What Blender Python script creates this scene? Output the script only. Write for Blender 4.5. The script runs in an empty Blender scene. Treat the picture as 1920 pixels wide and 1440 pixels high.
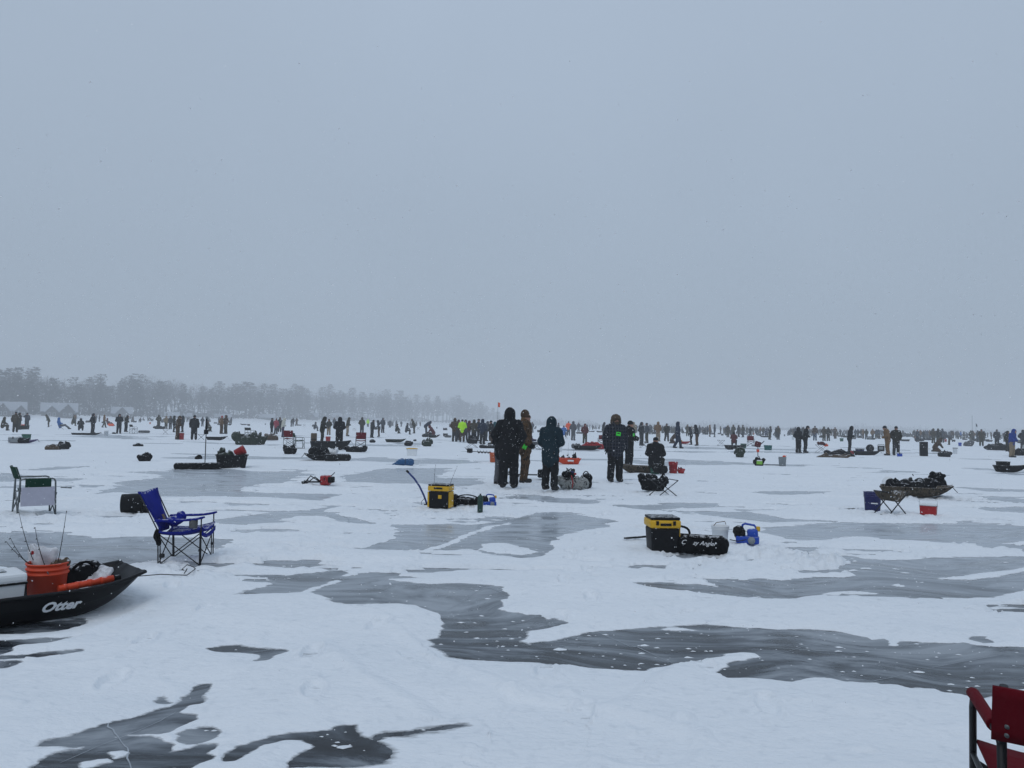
import bpy, bmesh, math, random
import numpy as np
from mathutils import Vector, Matrix, Euler

random.seed(7)
RNG = np.random.default_rng(7)
scene = bpy.context.scene
COL = scene.collection

# ------------------------------------------------------------------ camera
CAM_H = 1.5
FPX = 1443.0                       # focal length in pixels of a 1920 x 1440 frame
PITCH = math.radians(2.97)
ROLL = math.radians(1.09)
_F = Vector((0, math.cos(PITCH), math.sin(PITCH)))
_U0 = Vector((0, -math.sin(PITCH), math.cos(PITCH)))
_X = Vector((1, 0, 0))
CR = _X * math.cos(ROLL) + _U0 * math.sin(ROLL)
CU = -_X * math.sin(ROLL) + _U0 * math.cos(ROLL)
cam_data = bpy.data.cameras.new('camera')
cam_data.sensor_width = 36.0
cam_data.lens = 36.0 * FPX / 1920.0
cam_data.clip_start = 0.05
cam_data.clip_end = 9000.0
cam = bpy.data.objects.new('camera', cam_data)
COL.objects.link(cam)
cam.matrix_world = Matrix(((CR.x, CU.x, -_F.x, 0), (CR.y, CU.y, -_F.y, 0), (CR.z, CU.z, -_F.z, CAM_H), (0, 0, 0, 1)))
scene.camera = cam

# ------------------------------------------------------------------ sky, sun, exposure
SUN_EL, SUN_AZ = math.radians(52), math.radians(200)
world = bpy.data.worlds.new('World')
scene.world = world
world.use_nodes = True
nt = world.node_tree
nt.nodes.clear()
_o = nt.nodes.new('ShaderNodeOutputWorld')
_b = nt.nodes.new('ShaderNodeBackground')
_s = nt.nodes.new('ShaderNodeTexSky')
_s.sky_type = 'NISHITA'
_s.sun_disc = False
_s.sun_elevation = SUN_EL
_s.sun_rotation = SUN_AZ
_s.dust_density = 6.0
_tc = nt.nodes.new('ShaderNodeTexCoord')
_sep = nt.nodes.new('ShaderNodeSeparateXYZ')
_ramp = nt.nodes.new('ShaderNodeValToRGB')      # thick snow cloud: even, a little brighter overhead
_ramp.color_ramp.elements[0].position = 0.0
_ramp.color_ramp.elements[0].color = (0.56, 0.69, 0.845, 1)
_ramp.color_ramp.elements[1].position = 1.0
_ramp.color_ramp.elements[1].color = (0.79, 0.955, 1.20, 1)
_n1 = nt.nodes.new('ShaderNodeTexNoise')
_n1.inputs['Scale'].default_value = 1.6
_n1.inputs['Detail'].default_value = 3
_m = nt.nodes.new('ShaderNodeMix')
_m.data_type = 'RGBA'
_m.inputs['Factor'].default_value = 0.94
_sc = nt.nodes.new('ShaderNodeVectorMath')
_sc.operation = 'SCALE'
_sc.inputs['Scale'].default_value = 6.05
_mv = nt.nodes.new('ShaderNodeMath')
_mv.operation = 'MULTIPLY_ADD'
_mv.inputs[1].default_value = 0.20
_mv.inputs[2].default_value = 0.90
_sc2 = nt.nodes.new('ShaderNodeVectorMath')
_sc2.operation = 'SCALE'
nt.links.new(_tc.outputs['Generated'], _sep.inputs[0])
nt.links.new(_tc.outputs['Generated'], _n1.inputs['Vector'])
nt.links.new(_sep.outputs['Z'], _ramp.inputs['Fac'])
nt.links.new(_ramp.outputs['Color'], _sc.inputs[0])
nt.links.new(_n1.outputs['Fac'], _mv.inputs[0])
nt.links.new(_sc.outputs[0], _sc2.inputs[0])
nt.links.new(_mv.outputs[0], _sc2.inputs['Scale'])
nt.links.new(_s.outputs['Color'], _m.inputs[6])
nt.links.new(_sc2.outputs[0], _m.inputs[7])
nt.links.new(_m.outputs[2], _b.inputs['Color'])
_b.inputs['Strength'].default_value = 0.1
nt.links.new(_b.outputs[0], _o.inputs[0])

sun_data = bpy.data.lights.new('sun', 'SUN')
sun_data.energy = 0.5
sun_data.angle = math.radians(40)
sun_data.color = (1.0, 0.97, 0.93)
sun = bpy.data.objects.new('sun', sun_data)
COL.objects.link(sun)
_sd = Vector((math.sin(SUN_AZ) * math.cos(SUN_EL), math.cos(SUN_AZ) * math.cos(SUN_EL), math.sin(SUN_EL)))
sun.rotation_euler = _sd.to_track_quat('Z', 'Y').to_euler()

scene.view_settings.view_transform = 'Standard'
scene.view_settings.look = 'None'
scene.view_settings.exposure = 0.0
scene.view_settings.gamma = 1.0
scene.cycles.use_denoising = True
scene.cycles.max_bounces = 6
scene.cycles.diffuse_bounces = 3
scene.cycles.glossy_bounces = 3
scene.cycles.transmission_bounces = 4
scene.cycles.volume_bounces = 1

# ------------------------------------------------------------------ pixel -> ground (1920 x 1440 picture)
def ray(px, py):
    return _F + CR * ((px - 960.0) / FPX) - CU * ((py - 720.0) / FPX)

def ground(px, py, z=0.0):
    d = ray(px, py)
    t = (z - CAM_H) / d.z
    return Vector((d.x * t, d.y * t, z))

def horizon(px):
    return 720 + FPX * math.tan(PITCH) + (px - 960) * math.tan(ROLL)

def at_depth(px, Y):
    """ground point in picture column px at distance Y"""
    d = ray(px, horizon(px))
    return Vector((d.x / d.y * Y, Y, 0))

# ------------------------------------------------------------------ tags
def tag(o, label=None, category=None, group=None, kind=None):
    if label: o['label'] = label
    if category: o['category'] = category
    if group: o['group'] = group
    if kind: o['kind'] = kind
    return o

def empty(name, loc=(0, 0, 0), rz=0.0, scale=1.0):
    o = bpy.data.objects.new(name, None)
    o.empty_display_size = 0.1
    COL.objects.link(o)
    o.location = loc
    o.rotation_euler = (0, 0, rz)
    o.scale = (scale,) * 3
    return o

def link_mesh(name, me, parent=None, loc=(0, 0, 0), rot=(0, 0, 0), mats=None):
    o = bpy.data.objects.new(name, me)
    COL.objects.link(o)
    o.location = loc
    o.rotation_euler = rot
    if parent is not None:
        o.parent = parent
    if mats is not None:
        for i, m in enumerate(mats):
            if i < len(me.materials):
                o.material_slots[i].link = 'OBJECT'
                o.material_slots[i].material = m
    return o

# ------------------------------------------------------------------ materials
MATS = {}

def nodes_of(name):
    m = bpy.data.materials.new(name)
    m.use_nodes = True
    t = m.node_tree
    b = t.nodes['Principled BSDF']
    return m, t, b

def mix_rgb(t, fac, a, b):
    n = t.nodes.new('ShaderNodeMix')
    n.data_type = 'RGBA'
    for sock, v in ((n.inputs['Factor'], fac), (n.inputs[6], a), (n.inputs[7], b)):
        if isinstance(v, bpy.types.NodeSocket):
            t.links.new(v, sock)
        elif isinstance(v, (int, float)):
            sock.default_value = v
        else:
            sock.default_value = (*v[:3], 1)
    return n.outputs[2]

def noise(t, scale, detail=3, vec=None, rough=0.55, stretch=None, coord='Object'):
    n = t.nodes.new('ShaderNodeTexNoise')
    n.inputs['Scale'].default_value = scale
    n.inputs['Detail'].default_value = detail
    n.inputs['Roughness'].default_value = rough
    if vec is None:
        tc = t.nodes.new('ShaderNodeTexCoord')
        vec = tc.outputs[coord]
    if stretch:
        mp = t.nodes.new('ShaderNodeMapping')
        mp.inputs['Scale'].default_value = stretch
        t.links.new(vec, mp.inputs['Vector'])
        vec = mp.outputs[0]
    t.links.new(vec, n.inputs['Vector'])
    return n.outputs['Fac']

def ramp(t, fac, stops, interp='LINEAR'):
    r = t.nodes.new('ShaderNodeValToRGB')
    cr = r.color_ramp
    cr.interpolation = interp
    while len(cr.elements) < len(stops):
        cr.elements.new(0.5)
    for e, (p, c) in zip(cr.elements, stops):
        e.position = p
        e.color = (*c[:3], 1) if not isinstance(c, (int, float)) else (c, c, c, 1)
    t.links.new(fac, r.inputs['Fac'])
    return r.outputs['Color']

def snow_dust(t, col, amount):
    """fresh snow lying on the upward faces of a thing"""
    g = t.nodes.new('ShaderNodeNewGeometry')
    sx = t.nodes.new('ShaderNodeSeparateXYZ')
    t.links.new(g.outputs['Normal'], sx.inputs[0])
    nz = noise(t, 26, 3)
    a = t.nodes.new('ShaderNodeMath'); a.operation = 'MULTIPLY_ADD'
    a.inputs[1].default_value = 1.6; a.inputs[2].default_value = -0.8
    t.links.new(nz, a.inputs[0])
    s = t.nodes.new('ShaderNodeMath'); s.operation = 'ADD'
    t.links.new(sx.outputs['Z'], s.inputs[0]); t.links.new(a.outputs[0], s.inputs[1])
    f = ramp(t, s.outputs[0], [(1.0 - 0.45 * amount, 0.0), (1.0 - 0.45 * amount + 0.18, 1.0)])
    f2 = t.nodes.new('ShaderNodeMath'); f2.operation = 'MULTIPLY'
    f2.inputs[1].default_value = min(1.0, 0.35 + 0.6 * amount)
    t.links.new(f, f2.inputs[0])
    return mix_rgb(t, f2.outputs[0], col, (0.8, 0.83, 0.87))

def M(name, color, rough=0.6, metal=0.0, var=0.25, vscale=14, dust=0.0, spec=0.4, bump=0.0, bscale=60):
    if name in MATS:
        return MATS[name]
    m, t, b = nodes_of(name)
    c1 = tuple(max(0, x * (1 - var)) for x in color)
    c2 = tuple(min(1, x * (1 + var)) for x in color)
    nz = noise(t, vscale, 4)
    col = mix_rgb(t, nz, c1, c2)
    if dust > 0:
        col = snow_dust(t, col, dust)
    t.links.new(col, b.inputs['Base Color'])
    b.inputs['Roughness'].default_value = rough
    b.inputs['Metallic'].default_value = metal
    b.inputs['Specular IOR Level'].default_value = spec
    if bump > 0:
        bp = t.nodes.new('ShaderNodeBump')
        bp.inputs['Strength'].default_value = bump
        bp.inputs['Distance'].default_value = 0.01
        t.links.new(noise(t, bscale, 4), bp.inputs['Height'])
        t.links.new(bp.outputs[0], b.inputs['Normal'])
    MATS[name] = m
    return m

def camo(name, cols, scale=9, dust=0.0, rough=0.9):
    if name in MATS:
        return MATS[name]
    m, t, b = nodes_of(name)
    nz = noise(t, scale, 5, rough=0.6, stretch=(1.3, 1.3, 0.8))
    n = len(cols)
    stops = [(0.30 + 0.40 * i / (n - 1) if i else 0.0, c) for i, c in enumerate(cols)]
    col = ramp(t, nz, stops, 'CONSTANT')
    if dust > 0:
        col = snow_dust(t, col, dust)
    t.links.new(col, b.inputs['Base Color'])
    b.inputs['Roughness'].default_value = rough
    b.inputs['Specular IOR Level'].default_value = 0.2
    MATS[name] = m
    return m
# ------------------------------------------------------------------ value noise in numpy
_PERM = np.random.default_rng(11).random((256, 256))

def vnoise(x, y):
    xi = np.floor(x).astype(np.int64); yi = np.floor(y).astype(np.int64)
    fx = x - xi; fy = y - yi
    fx = fx * fx * fx * (fx * (fx * 6 - 15) + 10); fy = fy * fy * fy * (fy * (fy * 6 - 15) + 10)
    a = _PERM[xi & 255, yi & 255]; b = _PERM[(xi + 1) & 255, yi & 255]
    c = _PERM[xi & 255, (yi + 1) & 255]; d = _PERM[(xi + 1) & 255, (yi + 1) & 255]
    return (a * (1 - fx) + b * fx) * (1 - fy) + (c * (1 - fx) + d * fx) * fy

def fbm(x, y, octaves=4, gain=0.5):
    v = 0; amp = 1; tot = 0
    for i in range(octaves):
        v = v + amp * vnoise(x * 2 ** i + 17.3 * i, y * 2 ** i + 5.1 * i)
        tot += amp; amp *= gain
    return v / tot

# ------------------------------------------------------------------ bare ice patches (traced on the lake surface)
ICE = [
    # lower left patch, with its lobes
    [(80,1398),(90,1390),(133,1382),(200,1357),(253,1342),(290,1330),(337,1313),(360,1297),(373,1287),(403,1283),(393,1296),(376,1305),(378,1314),(345,1322),(330,1334),(365,1341),(360,1350),(334,1363),(318,1372),(300,1376),(277,1375),(240,1377),(235,1380),(280,1380),(307,1387),(328,1400),(327,1408),(307,1415),(340,1410),(380,1397),(405,1396),(408,1400),(383,1415),(395,1422),(360,1437),(345,1450),(250,1490),(30,1480),(65,1437),(110,1412),(165,1406),(120,1398)],
    [(333,1375),(360,1366),(395,1364),(412,1372),(408,1380),(380,1393),(355,1396),(343,1390),(342,1380)],
    [(405,1427),(450,1400),(510,1380),(567,1373),(613,1370),(633,1362),(657,1362),(660,1370),(667,1383),(690,1390),(707,1395),(727,1410),(730,1420),(713,1427),(707,1432),(633,1440),(530,1441),(550,1417),(587,1402),(557,1390),(527,1390),(483,1400),(433,1428),(410,1431)],
    [(695,1389),(700,1380),(720,1375),(760,1375),(800,1367),(843,1361),(870,1361),(848,1367),(800,1373),(757,1381),(720,1383),(713,1389),(700,1393)],
    [(388,1217),(410,1212),(453,1211),(477,1216),(533,1219),(538,1222),(513,1229),(500,1236),(478,1237),(493,1228),(480,1224),(413,1222)],
    [(-80,1172),(0,1172),(60,1168),(150,1161),(158,1164),(140,1176),(100,1182),(30,1187),(-80,1190)],
    [(-60,1200),(0,1200),(85,1196),(128,1195),(100,1202),(40,1208),(15,1215),(0,1226),(-60,1228)],
    [(-60,1234),(30,1229),(100,1221),(147,1219),(120,1225),(60,1232),(-60,1241)],
    [(-60,1244),(30,1239),(37,1244),(0,1254),(-60,1258)],
    [(288,1313),(305,1308),(319,1313),(310,1317),(293,1317)],
    # the long winding patch across the middle
    [(450,1114),(510,1098),(512,1092),(500,1087),(523,1082),(567,1076),(657,1071),(690,1078),(700,1083),(747,1090),(797,1095),(860,1094),(907,1097),(937,1100),(947,1110),(953,1117),(933,1127),(940,1135),(940,1142),(960,1146),(983,1148),(997,1153),(1020,1153),(1023,1160),(1047,1162),(1057,1167),(1040,1173),(1003,1182),(988,1185),(990,1195),(970,1203),(993,1210),(1010,1204),(1047,1202),(1073,1194),(1123,1186),(1173,1182),(1220,1177),(1260,1175),(1327,1172),(1360,1174),(1393,1178),(1460,1181),(1533,1181),(1563,1183),(1613,1195),(1623,1201),(1647,1198),(1663,1205),(1657,1212),(1680,1213),(1683,1203),(1713,1204),(1780,1205),(1800,1202),(1827,1210),(1860,1212),(1920,1215),(2080,1222),(2200,1250),(2080,1290),(1920,1290),(1843,1308),(1806,1300),(1775,1296),(1756,1289),(1717,1290),(1688,1285),(1658,1283),(1652,1280),(1600,1279),(1560,1273),(1527,1273),(1493,1281),(1460,1277),(1413,1273),(1370,1273),(1348,1262),(1360,1253),(1365,1243),(1390,1237),(1425,1232),(1407,1223),(1377,1223),(1327,1232),(1293,1240),(1260,1247),(1210,1257),(1173,1258),(1110,1253),(1067,1247),(993,1240),(973,1238),(900,1237),(850,1232),(833,1222),(813,1212),(807,1200),(823,1195),(830,1183),(835,1167),(827,1150),(800,1142),(780,1135),(750,1132),(667,1131),(633,1128),(620,1120),(597,1113),(567,1110),(500,1112)],
    [(1815,1198),(1830,1193),(1855,1194),(1858,1203),(1840,1204)],
    [(1180,1092),(1223,1092),(1243,1091),(1293,1095),(1313,1095),(1333,1102),(1343,1097),(1380,1092),(1410,1085),(1460,1089),(1520,1082),(1580,1083),(1610,1076),(1567,1063),(1570,1057),(1520,1042),(1580,1042),(1613,1047),(1670,1050),(1747,1047),(1847,1046),(1907,1043),(2020,1050),(2080,1080),(1920,1107),(1847,1120),(1800,1122),(1713,1118),(1640,1112),(1590,1108),(1513,1117),(1480,1122),(1440,1123),(1380,1120),(1330,1112),(1280,1108),(1227,1101)],
    [(678,1032),(690,1023),(733,1013),(748,997),(733,985),(777,985),(833,983),(873,985),(910,982),(947,977),(993,965),(1010,962),(1040,960),(1100,968),(1150,978),(1130,990),(1080,997),(1040,1007),(1017,1018),(1037,1027),(1013,1043),(980,1047),(900,1037),(893,1030),(833,1032),(750,1033)],
    [(-160,1000),(0,1000),(100,1003),(160,1005),(187,1010),(277,1007),(447,1012),(417,1023),(383,1037),(333,1047),(267,1056),(200,1075),(120,1085),(40,1080),(15,1062),(-160,1058)],
    [(400,978),(467,968),(527,960),(573,957),(630,949),(600,960),(640,967),(693,979),(720,983),(643,980),(603,967),(543,970),(510,978),(467,984),(423,982)],
    [(230,886),(310,883),(393,878),(500,885),(573,883),(547,902),(480,910),(447,917),(500,925),(633,927),(600,940),(500,932),(333,932),(267,930),(213,923),(167,928),(233,910),(213,905),(313,895),(300,890)],
    [(-100,890),(0,890),(20,888),(77,896),(153,898),(127,903),(0,903),(-100,903)],
    [(47,881),(100,875),(200,873),(160,878),(83,883)],
    [(280,856),(310,851),(420,850),(560,853),(640,858),(520,861),(380,862),(300,860)],
    [(1430,990),(1480,987),(1580,980),(1647,982),(1847,982),(1920,988),(2020,1000),(1920,1013),(1880,1020),(1780,1017),(1680,1013),(1630,1007),(1580,1007),(1547,1013),(1487,1010),(1440,1000)],
    [(1240,944),(1280,943),(1340,943),(1333,952),(1280,953),(1230,950)],
    [(1313,963),(1397,960),(1463,972),(1580,978),(1447,980),(1347,970)],
    [(1400,923),(1447,921),(1557,922),(1513,928),(1440,927)],
    [(1780,913),(1913,918),(1960,924),(1860,922)],
    [(1857,930),(1913,936),(1960,940),(1913,944),(1860,940)],
    [(1830,952),(1920,950),(1980,958),(1920,964),(1860,960)],
    [(942,932),(1004,927),(1046,934),(1135,940),(1108,945),(1025,943)],
    [(1137,946),(1212,948),(1275,944),(1292,950),(1212,957)],
    [(640,895),(720,879),(825,878),(847,879),(814,896),(889,897),(907,909),(851,912),(776,907),(739,909),(660,905)],
    [(720,860),(851,862),(894,867),(832,871),(720,867),(650,863)],
    [(1140,868),(1200,864),(1330,868),(1400,871),(1250,876)],
    [(1000,862),(1050,860),(1120,864),(1050,867)],
]
SNOW_HOLES = [
    [(655,1071),(695,1067),(682,1075),(580,1111),(562,1110),(620,1090)],
    [(795,1033),(843,1012),(900,990),(947,980),(967,979),(940,986),(900,998),(850,1020),(813,1034)],
    [(900,1020),(940,1018),(1010,1035),(975,1042),(905,1036)],
    [(1670,1100),(1690,1093),(1760,1090),(1745,1097),(1690,1103)],
    [(1740,1086),(1800,1080),(1900,1066),(1960,1060),(1900,1078),(1820,1090)],
    [(1240,1178),(1262,1176),(1320,1182),(1285,1185),(1236,1184)],
    [(140,1403),(165,1400),(150,1409),(110,1407)],
    [(150,1430),(205,1424),(215,1432),(160,1445)],
    [(205,1411),(240,1408),(255,1412),(240,1422),(215,1426)],
]

def poly_world(poly):
    pts = [ground(x, y) for x, y in poly]
    out = []
    n = len(pts)
    for i in range(n):           # Catmull-Rom so that traced corners become curves
        p0, p1, p2, p3 = pts[i - 1], pts[i], pts[(i + 1) % n], pts[(i + 2) % n]
        for k in range(3):
            t = k / 3
            a = 0.5 * ((2 * p1) + (p2 - p0) * t * 0.8 + (2 * p0 - 5 * p1 + 4 * p2 - p3) * t * t * 0.8 + (3 * p1 - p0 - 3 * p2 + p3) * t ** 3 * 0.8)
            b = p1.lerp(p2, t)
            q = a if (p2 - p1).length < 3 else b
            # keep the end points exact
            out.append(((b * 0.5 + q * 0.5).x, (b * 0.5 + q * 0.5).y))
    return np.array(out)

def poly_sdf(px, py, poly, margin):
    """signed distance, negative inside; evaluated only near the polygon"""
    res = np.full(px.shape, 9.0)
    lo = poly.min(0) - margin; hi = poly.max(0) + margin
    idx = np.nonzero((px > lo[0]) & (px < hi[0]) & (py > lo[1]) & (py < hi[1]))[0]
    if len(idx) == 0:
        return res
    X = px[idx]; Y = py[idx]
    d2 = np.full(X.shape, 1e9); inside = np.zeros(X.shape, bool)
    n = len(poly)
    for i in range(n):
        ax, ay = poly[i]; bx, by = poly[(i + 1) % n]
        ex, ey = bx - ax, by - ay
        wx, wy = X - ax, Y - ay
        t = np.clip((wx * ex + wy * ey) / (ex * ex + ey * ey + 1e-12), 0, 1)
        d2 = np.minimum(d2, (wx - ex * t) ** 2 + (wy - ey * t) ** 2)
        c = ((ay > Y) != (by > Y)) & (X < ex * (Y - ay) / (by - ay + 1e-12) + ax)
        inside ^= c
    d = np.sqrt(d2)
    res[idx] = np.where(inside, -d, d)
    return res

ICE_W = [poly_world(p) for p in ICE]
HOLE_W = [poly_world(p) for p in SNOW_HOLES]

def snow_height(x, y):
    """height of the snow cover above the ice; negative where the ice lies bare"""
    r = np.hypot(x, y)
    # ragged edges: the wind drags the edges along x
    near = np.clip(r / 9.0, 0.35, 3.0)
    wx = x + near * (0.20 * (fbm(x * 1.1, y * 3.2, 4) - 0.5) + 0.11 * (fbm(x * 4, y * 13, 4, .65) - 0.5))
    wy = y + near * (0.14 * (fbm(x * 1.3 + 40, y * 3 + 9, 4) - 0.5) + 0.09 * (fbm(x * 5 + 3, y * 14 + 8, 4, .65) - 0.5))
    s = np.full(x.shape, 9.0)
    for p in ICE_W:
        s = np.minimum(s, poly_sdf(wx, wy, p, 1.2))
    for p in HOLE_W:
        hd = poly_sdf(wx, wy, p, 0.8)
        s = np.where(hd < 0.02, np.maximum(s, -hd), s)
    # beyond the traced area: drifts and scoured streaks from noise
    band = fbm(x * 0.085 + 3, y * 0.10 + 7, 3) * 0.5 + fbm(x * 0.30 + 31, y * 0.50 + 2, 4) * 0.5
    far = (band - 0.415) * 3.2
    wf = np.clip((r - 24) / 10, 0, 1)
    side = np.clip((np.abs(x) / np.maximum(y, 0.3) - 0.72) / 0.1, 0, 1)
    side = np.where(y < 2.0, 1.0, side)
    w = np.maximum(wf, side)
    small = fbm(x * 0.9 + 5, y * 3.4 + 1, 4)
    s_near = np.minimum(s, 1.2)
    scour = np.where((r > 7.5), (small - 0.335) * 6 * np.clip(14 / np.maximum(r, 1), 0.5, 1.5), 9.0)
    s_near = np.minimum(s_near, np.where(s > 0.0, np.maximum(scour, -0.06), 9.0))
    s2 = s_near * (1 - w) + far * w
    soft_edge = 0.03 + 0.42 * np.clip(fbm(x * 0.7 + 13, y * 1.1 + 21, 3) - 0.42, 0, 1) * 2.0      # crisp lips here, long feathered tails there
    h = np.where(s2 > 0, 0.040 * (1 - np.exp(-s2 / (0.10 + soft_edge))), np.maximum(s2 * 0.35 - 0.0, -0.03))
    # soft drifts and small wind ripples on the snow itself
    drift = (fbm(x * 0.55 + 8, y * 1.1 + 3, 4) - 0.45) * 0.085 + (fbm(x * 3.1, y * 6.2, 3) - 0.5) * 0.016 + np.sin(y * 9 + 5 * fbm(x * .8, y * .8, 3) + x * 1.2) * 0.0022 * np.clip(fbm(x * .4 + 9, y * .4, 2) * 4 - 1.7, 0, 1)
    lumps = np.maximum(0, fbm(x * 5.5 + 70, y * 5.5 + 11, 2) - 0.70) * 0.10
    h = h + np.where(s2 > 0, np.clip(s2 / 0.6, 0, 1) * (drift + lumps), 0)
    h = np.where(s2 > 0, np.maximum(h, 0.0005 + 0.012 * np.clip(s2, 0, 0.3)), h)
    h = stamp_prints(x, y, h)
    # kicked-up crumbs round the heater, the sleds and the feet
    for (ax, ay, rad, amp) in CHURN:
        q = ((x - ax) ** 2 + ((y - ay)) ** 2) / rad ** 2
        k = np.exp(-q)
        h = h + np.where(q < 6, k * amp * ((fbm(x * 9 + ax, y * 9 + ay, 3) - 0.42) * 2), 0)
    # the snow thins to a smooth sheet far out
    return h * np.clip(1.0 - (r - 150) / 400, 0.3, 1.0) + np.clip((r - 60) / 500, 0, 0.06)

CHURN = []
for _px, _py, _r, _a in ((1425, 1050, .5, .06), (1485, 1047, .7, .09), (1540, 1052, .6, .08), (1310, 1050, .7, .03), (830, 965, 1.0, .04), (1000, 918, 1.6, .05), (950, 925, 1.4, .05),
                         (1230, 935, 1.0, .03), (1690, 970, 1.3, .05), (1740, 935, 1.6, .07), (60, 972, 1.0, .05), (345, 1060, .5, .03), (250, 970, .8, .04),
                         (450, 1030, 1.0, .03), (130, 1110, .6, .02), (1155, 905, 1.2, .04), (1060, 925, 1.2, .03)):
    _g = ground(_px, _py)
    CHURN.append((_g.x, _g.y, _r, _a))

PRINTS = []
def _walks():
    rn = random.Random(17)
    for (px, py, qx, qy, n) in ((560, 1300, 900, 930, 26), (1400, 1330, 1250, 940, 24), (1050, 1340, 1180, 915, 26), (700, 1060, 330, 1075, 16), (1290, 1060, 1000, 935, 18), (1400, 1050, 1660, 985, 18),
                                (900, 975, 700, 890, 16), (1300, 960, 1180, 915, 12), (150, 1290, 300, 1075, 14), (1750, 985, 1560, 1060, 12), (1000, 940, 1160, 912, 12), (760, 1240, 640, 1180, 8), (430, 930, 620, 925, 14), (60, 985, 240, 975, 12)):
        a, b = ground(px, py), ground(qx, qy)
        d = (b - a).normalized()
        L = (b - a).length
        k = int(L / .62)
        bow = rn.uniform(-.8, .8)
        for i in range(k):
            t = i / max(1, k - 1)
            q = a.lerp(b, t) + Vector((-d.y, d.x, 0)) * ((.11 if i % 2 else -.11) + bow * math.sin(math.pi * t) + rn.uniform(-.05, .05))
            PRINTS.append((q.x, q.y, math.atan2(d.y, d.x) + rn.uniform(-.25, .25), rn.uniform(.016, .032)))
    for (cx, cy, sx, sy, n) in ((960, 915, .9, .9, 22), (1150, 902, .8, .8, 14), (1310, 1055, .9, .5, 16), (840, 968, .9, .5, 14), (345, 1075, .6, .5, 12), (1690, 975, .9, .7, 14), (60, 978, .7, .5, 8)):
        g = ground(cx, cy)
        for i in range(n):
            PRINTS.append((g.x + rn.gauss(0, sx), g.y + rn.gauss(0, sy), rn.uniform(0, 6.28), rn.uniform(.016, .032)))
_walks()
TRACKS = [[(lambda g: (g.x, g.y))(ground(*p)) for p in q] for q in (
    [(1000, 1440), (1030, 1330), (1120, 1290), (1330, 1130), (1420, 1080), (1560, 985), (1700, 940)], [(150, 1230), (330, 1150), (520, 1065), (640, 1000), (800, 935), (900, 900)],
    [(1900, 1150), (1600, 1030), (1350, 1000), (1200, 930), (1180, 890)], [(560, 1200), (650, 1180), (760, 1260), (900, 1330), (1200, 1400)])]

def stamp_prints(x, y, h):
    if len(x) < 5000:
        return h
    h = h.copy()
    # tracks of dragged sleds: broad shallow grooves with a small ridge either side
    for pts in TRACKS:
        d = np.full(x.shape, 9.0)
        for (ax, ay), (bx, by) in zip(pts, pts[1:]):
            ex, ey = bx - ax, by - ay
            t = np.clip(((x - ax) * ex + (y - ay) * ey) / (ex * ex + ey * ey), 0, 1)
            d = np.minimum(d, np.hypot(x - ax - ex * t, y - ay - ey * t))
        g = np.where(d < .24, -.014 * np.clip((.24 - d) / .05, 0, 1), .010 * np.clip(1 - np.abs(d - .29) / .06, 0, 1))
        h = np.where(h > .01, np.maximum(h + g, .006), h)
    order = np.argsort(y, kind='stable'); ys = y[order]
    for (ax, ay, ang, dep) in PRINTS:
        i0, i1 = np.searchsorted(ys, [ay - .3, ay + .3])
        idx = order[i0:i1]
        idx = idx[np.abs(x[idx] - ax) < .3]
        if len(idx) == 0:
            continue
        dx, dy = x[idx] - ax, y[idx] - ay
        u = (dx * math.cos(ang) + dy * math.sin(ang)) / .155; v = (-dx * math.sin(ang) + dy * math.cos(ang)) / .062
        q = np.sqrt(u * u + v * v)
        cur = h[idx]
        prof = np.where(q < 1, -dep * np.clip((1 - q) * 3.5, 0, 1), dep * .45 * np.clip(1 - np.abs(q - 1.22) / .3, 0, 1))
        h[idx] = np.where(cur > .008, np.maximum(cur + prof, .004), cur)
    return h

def snow_at(x, y):
    # the two nearest samples of the fan-shaped snow grid are close enough for standing things
    if 'SNOW_GRID' in globals():
        rs, th, Z = SNOW_GRID
        i = int(np.clip(np.searchsorted(rs, y), 0, len(rs) - 1)); j = int(np.clip(np.searchsorted(th, math.atan2(x, y)), 0, len(th) - 1))
        return max(0.0, float(Z[i, j]))
    return max(0.0, float(snow_height(np.array([x]), np.array([y]))[0]))

def mesh_from(name, verts, faces, smooth=True, mats=()):
    me = bpy.data.meshes.new(name)
    verts = np.asarray(verts, dtype=np.float32)
    if isinstance(faces, np.ndarray) and faces.ndim == 2:
        nf, k = faces.shape
        me.vertices.add(len(verts)); me.vertices.foreach_set('co', verts.ravel())
        me.loops.add(nf * k); me.loops.foreach_set('vertex_index', faces.astype(np.int32).ravel())
        me.polygons.add(nf)
        me.polygons.foreach_set('loop_start', np.arange(0, nf * k, k, dtype=np.int32))
        me.update(calc_edges=True)
    else:
        me.from_pydata([tuple(v) for v in verts], [], [tuple(f) for f in faces])
        me.update()
    if smooth:
        me.polygons.foreach_set('use_smooth', np.ones(len(me.polygons), bool))
    for m in mats:
        me.materials.append(m)
    return me

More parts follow.
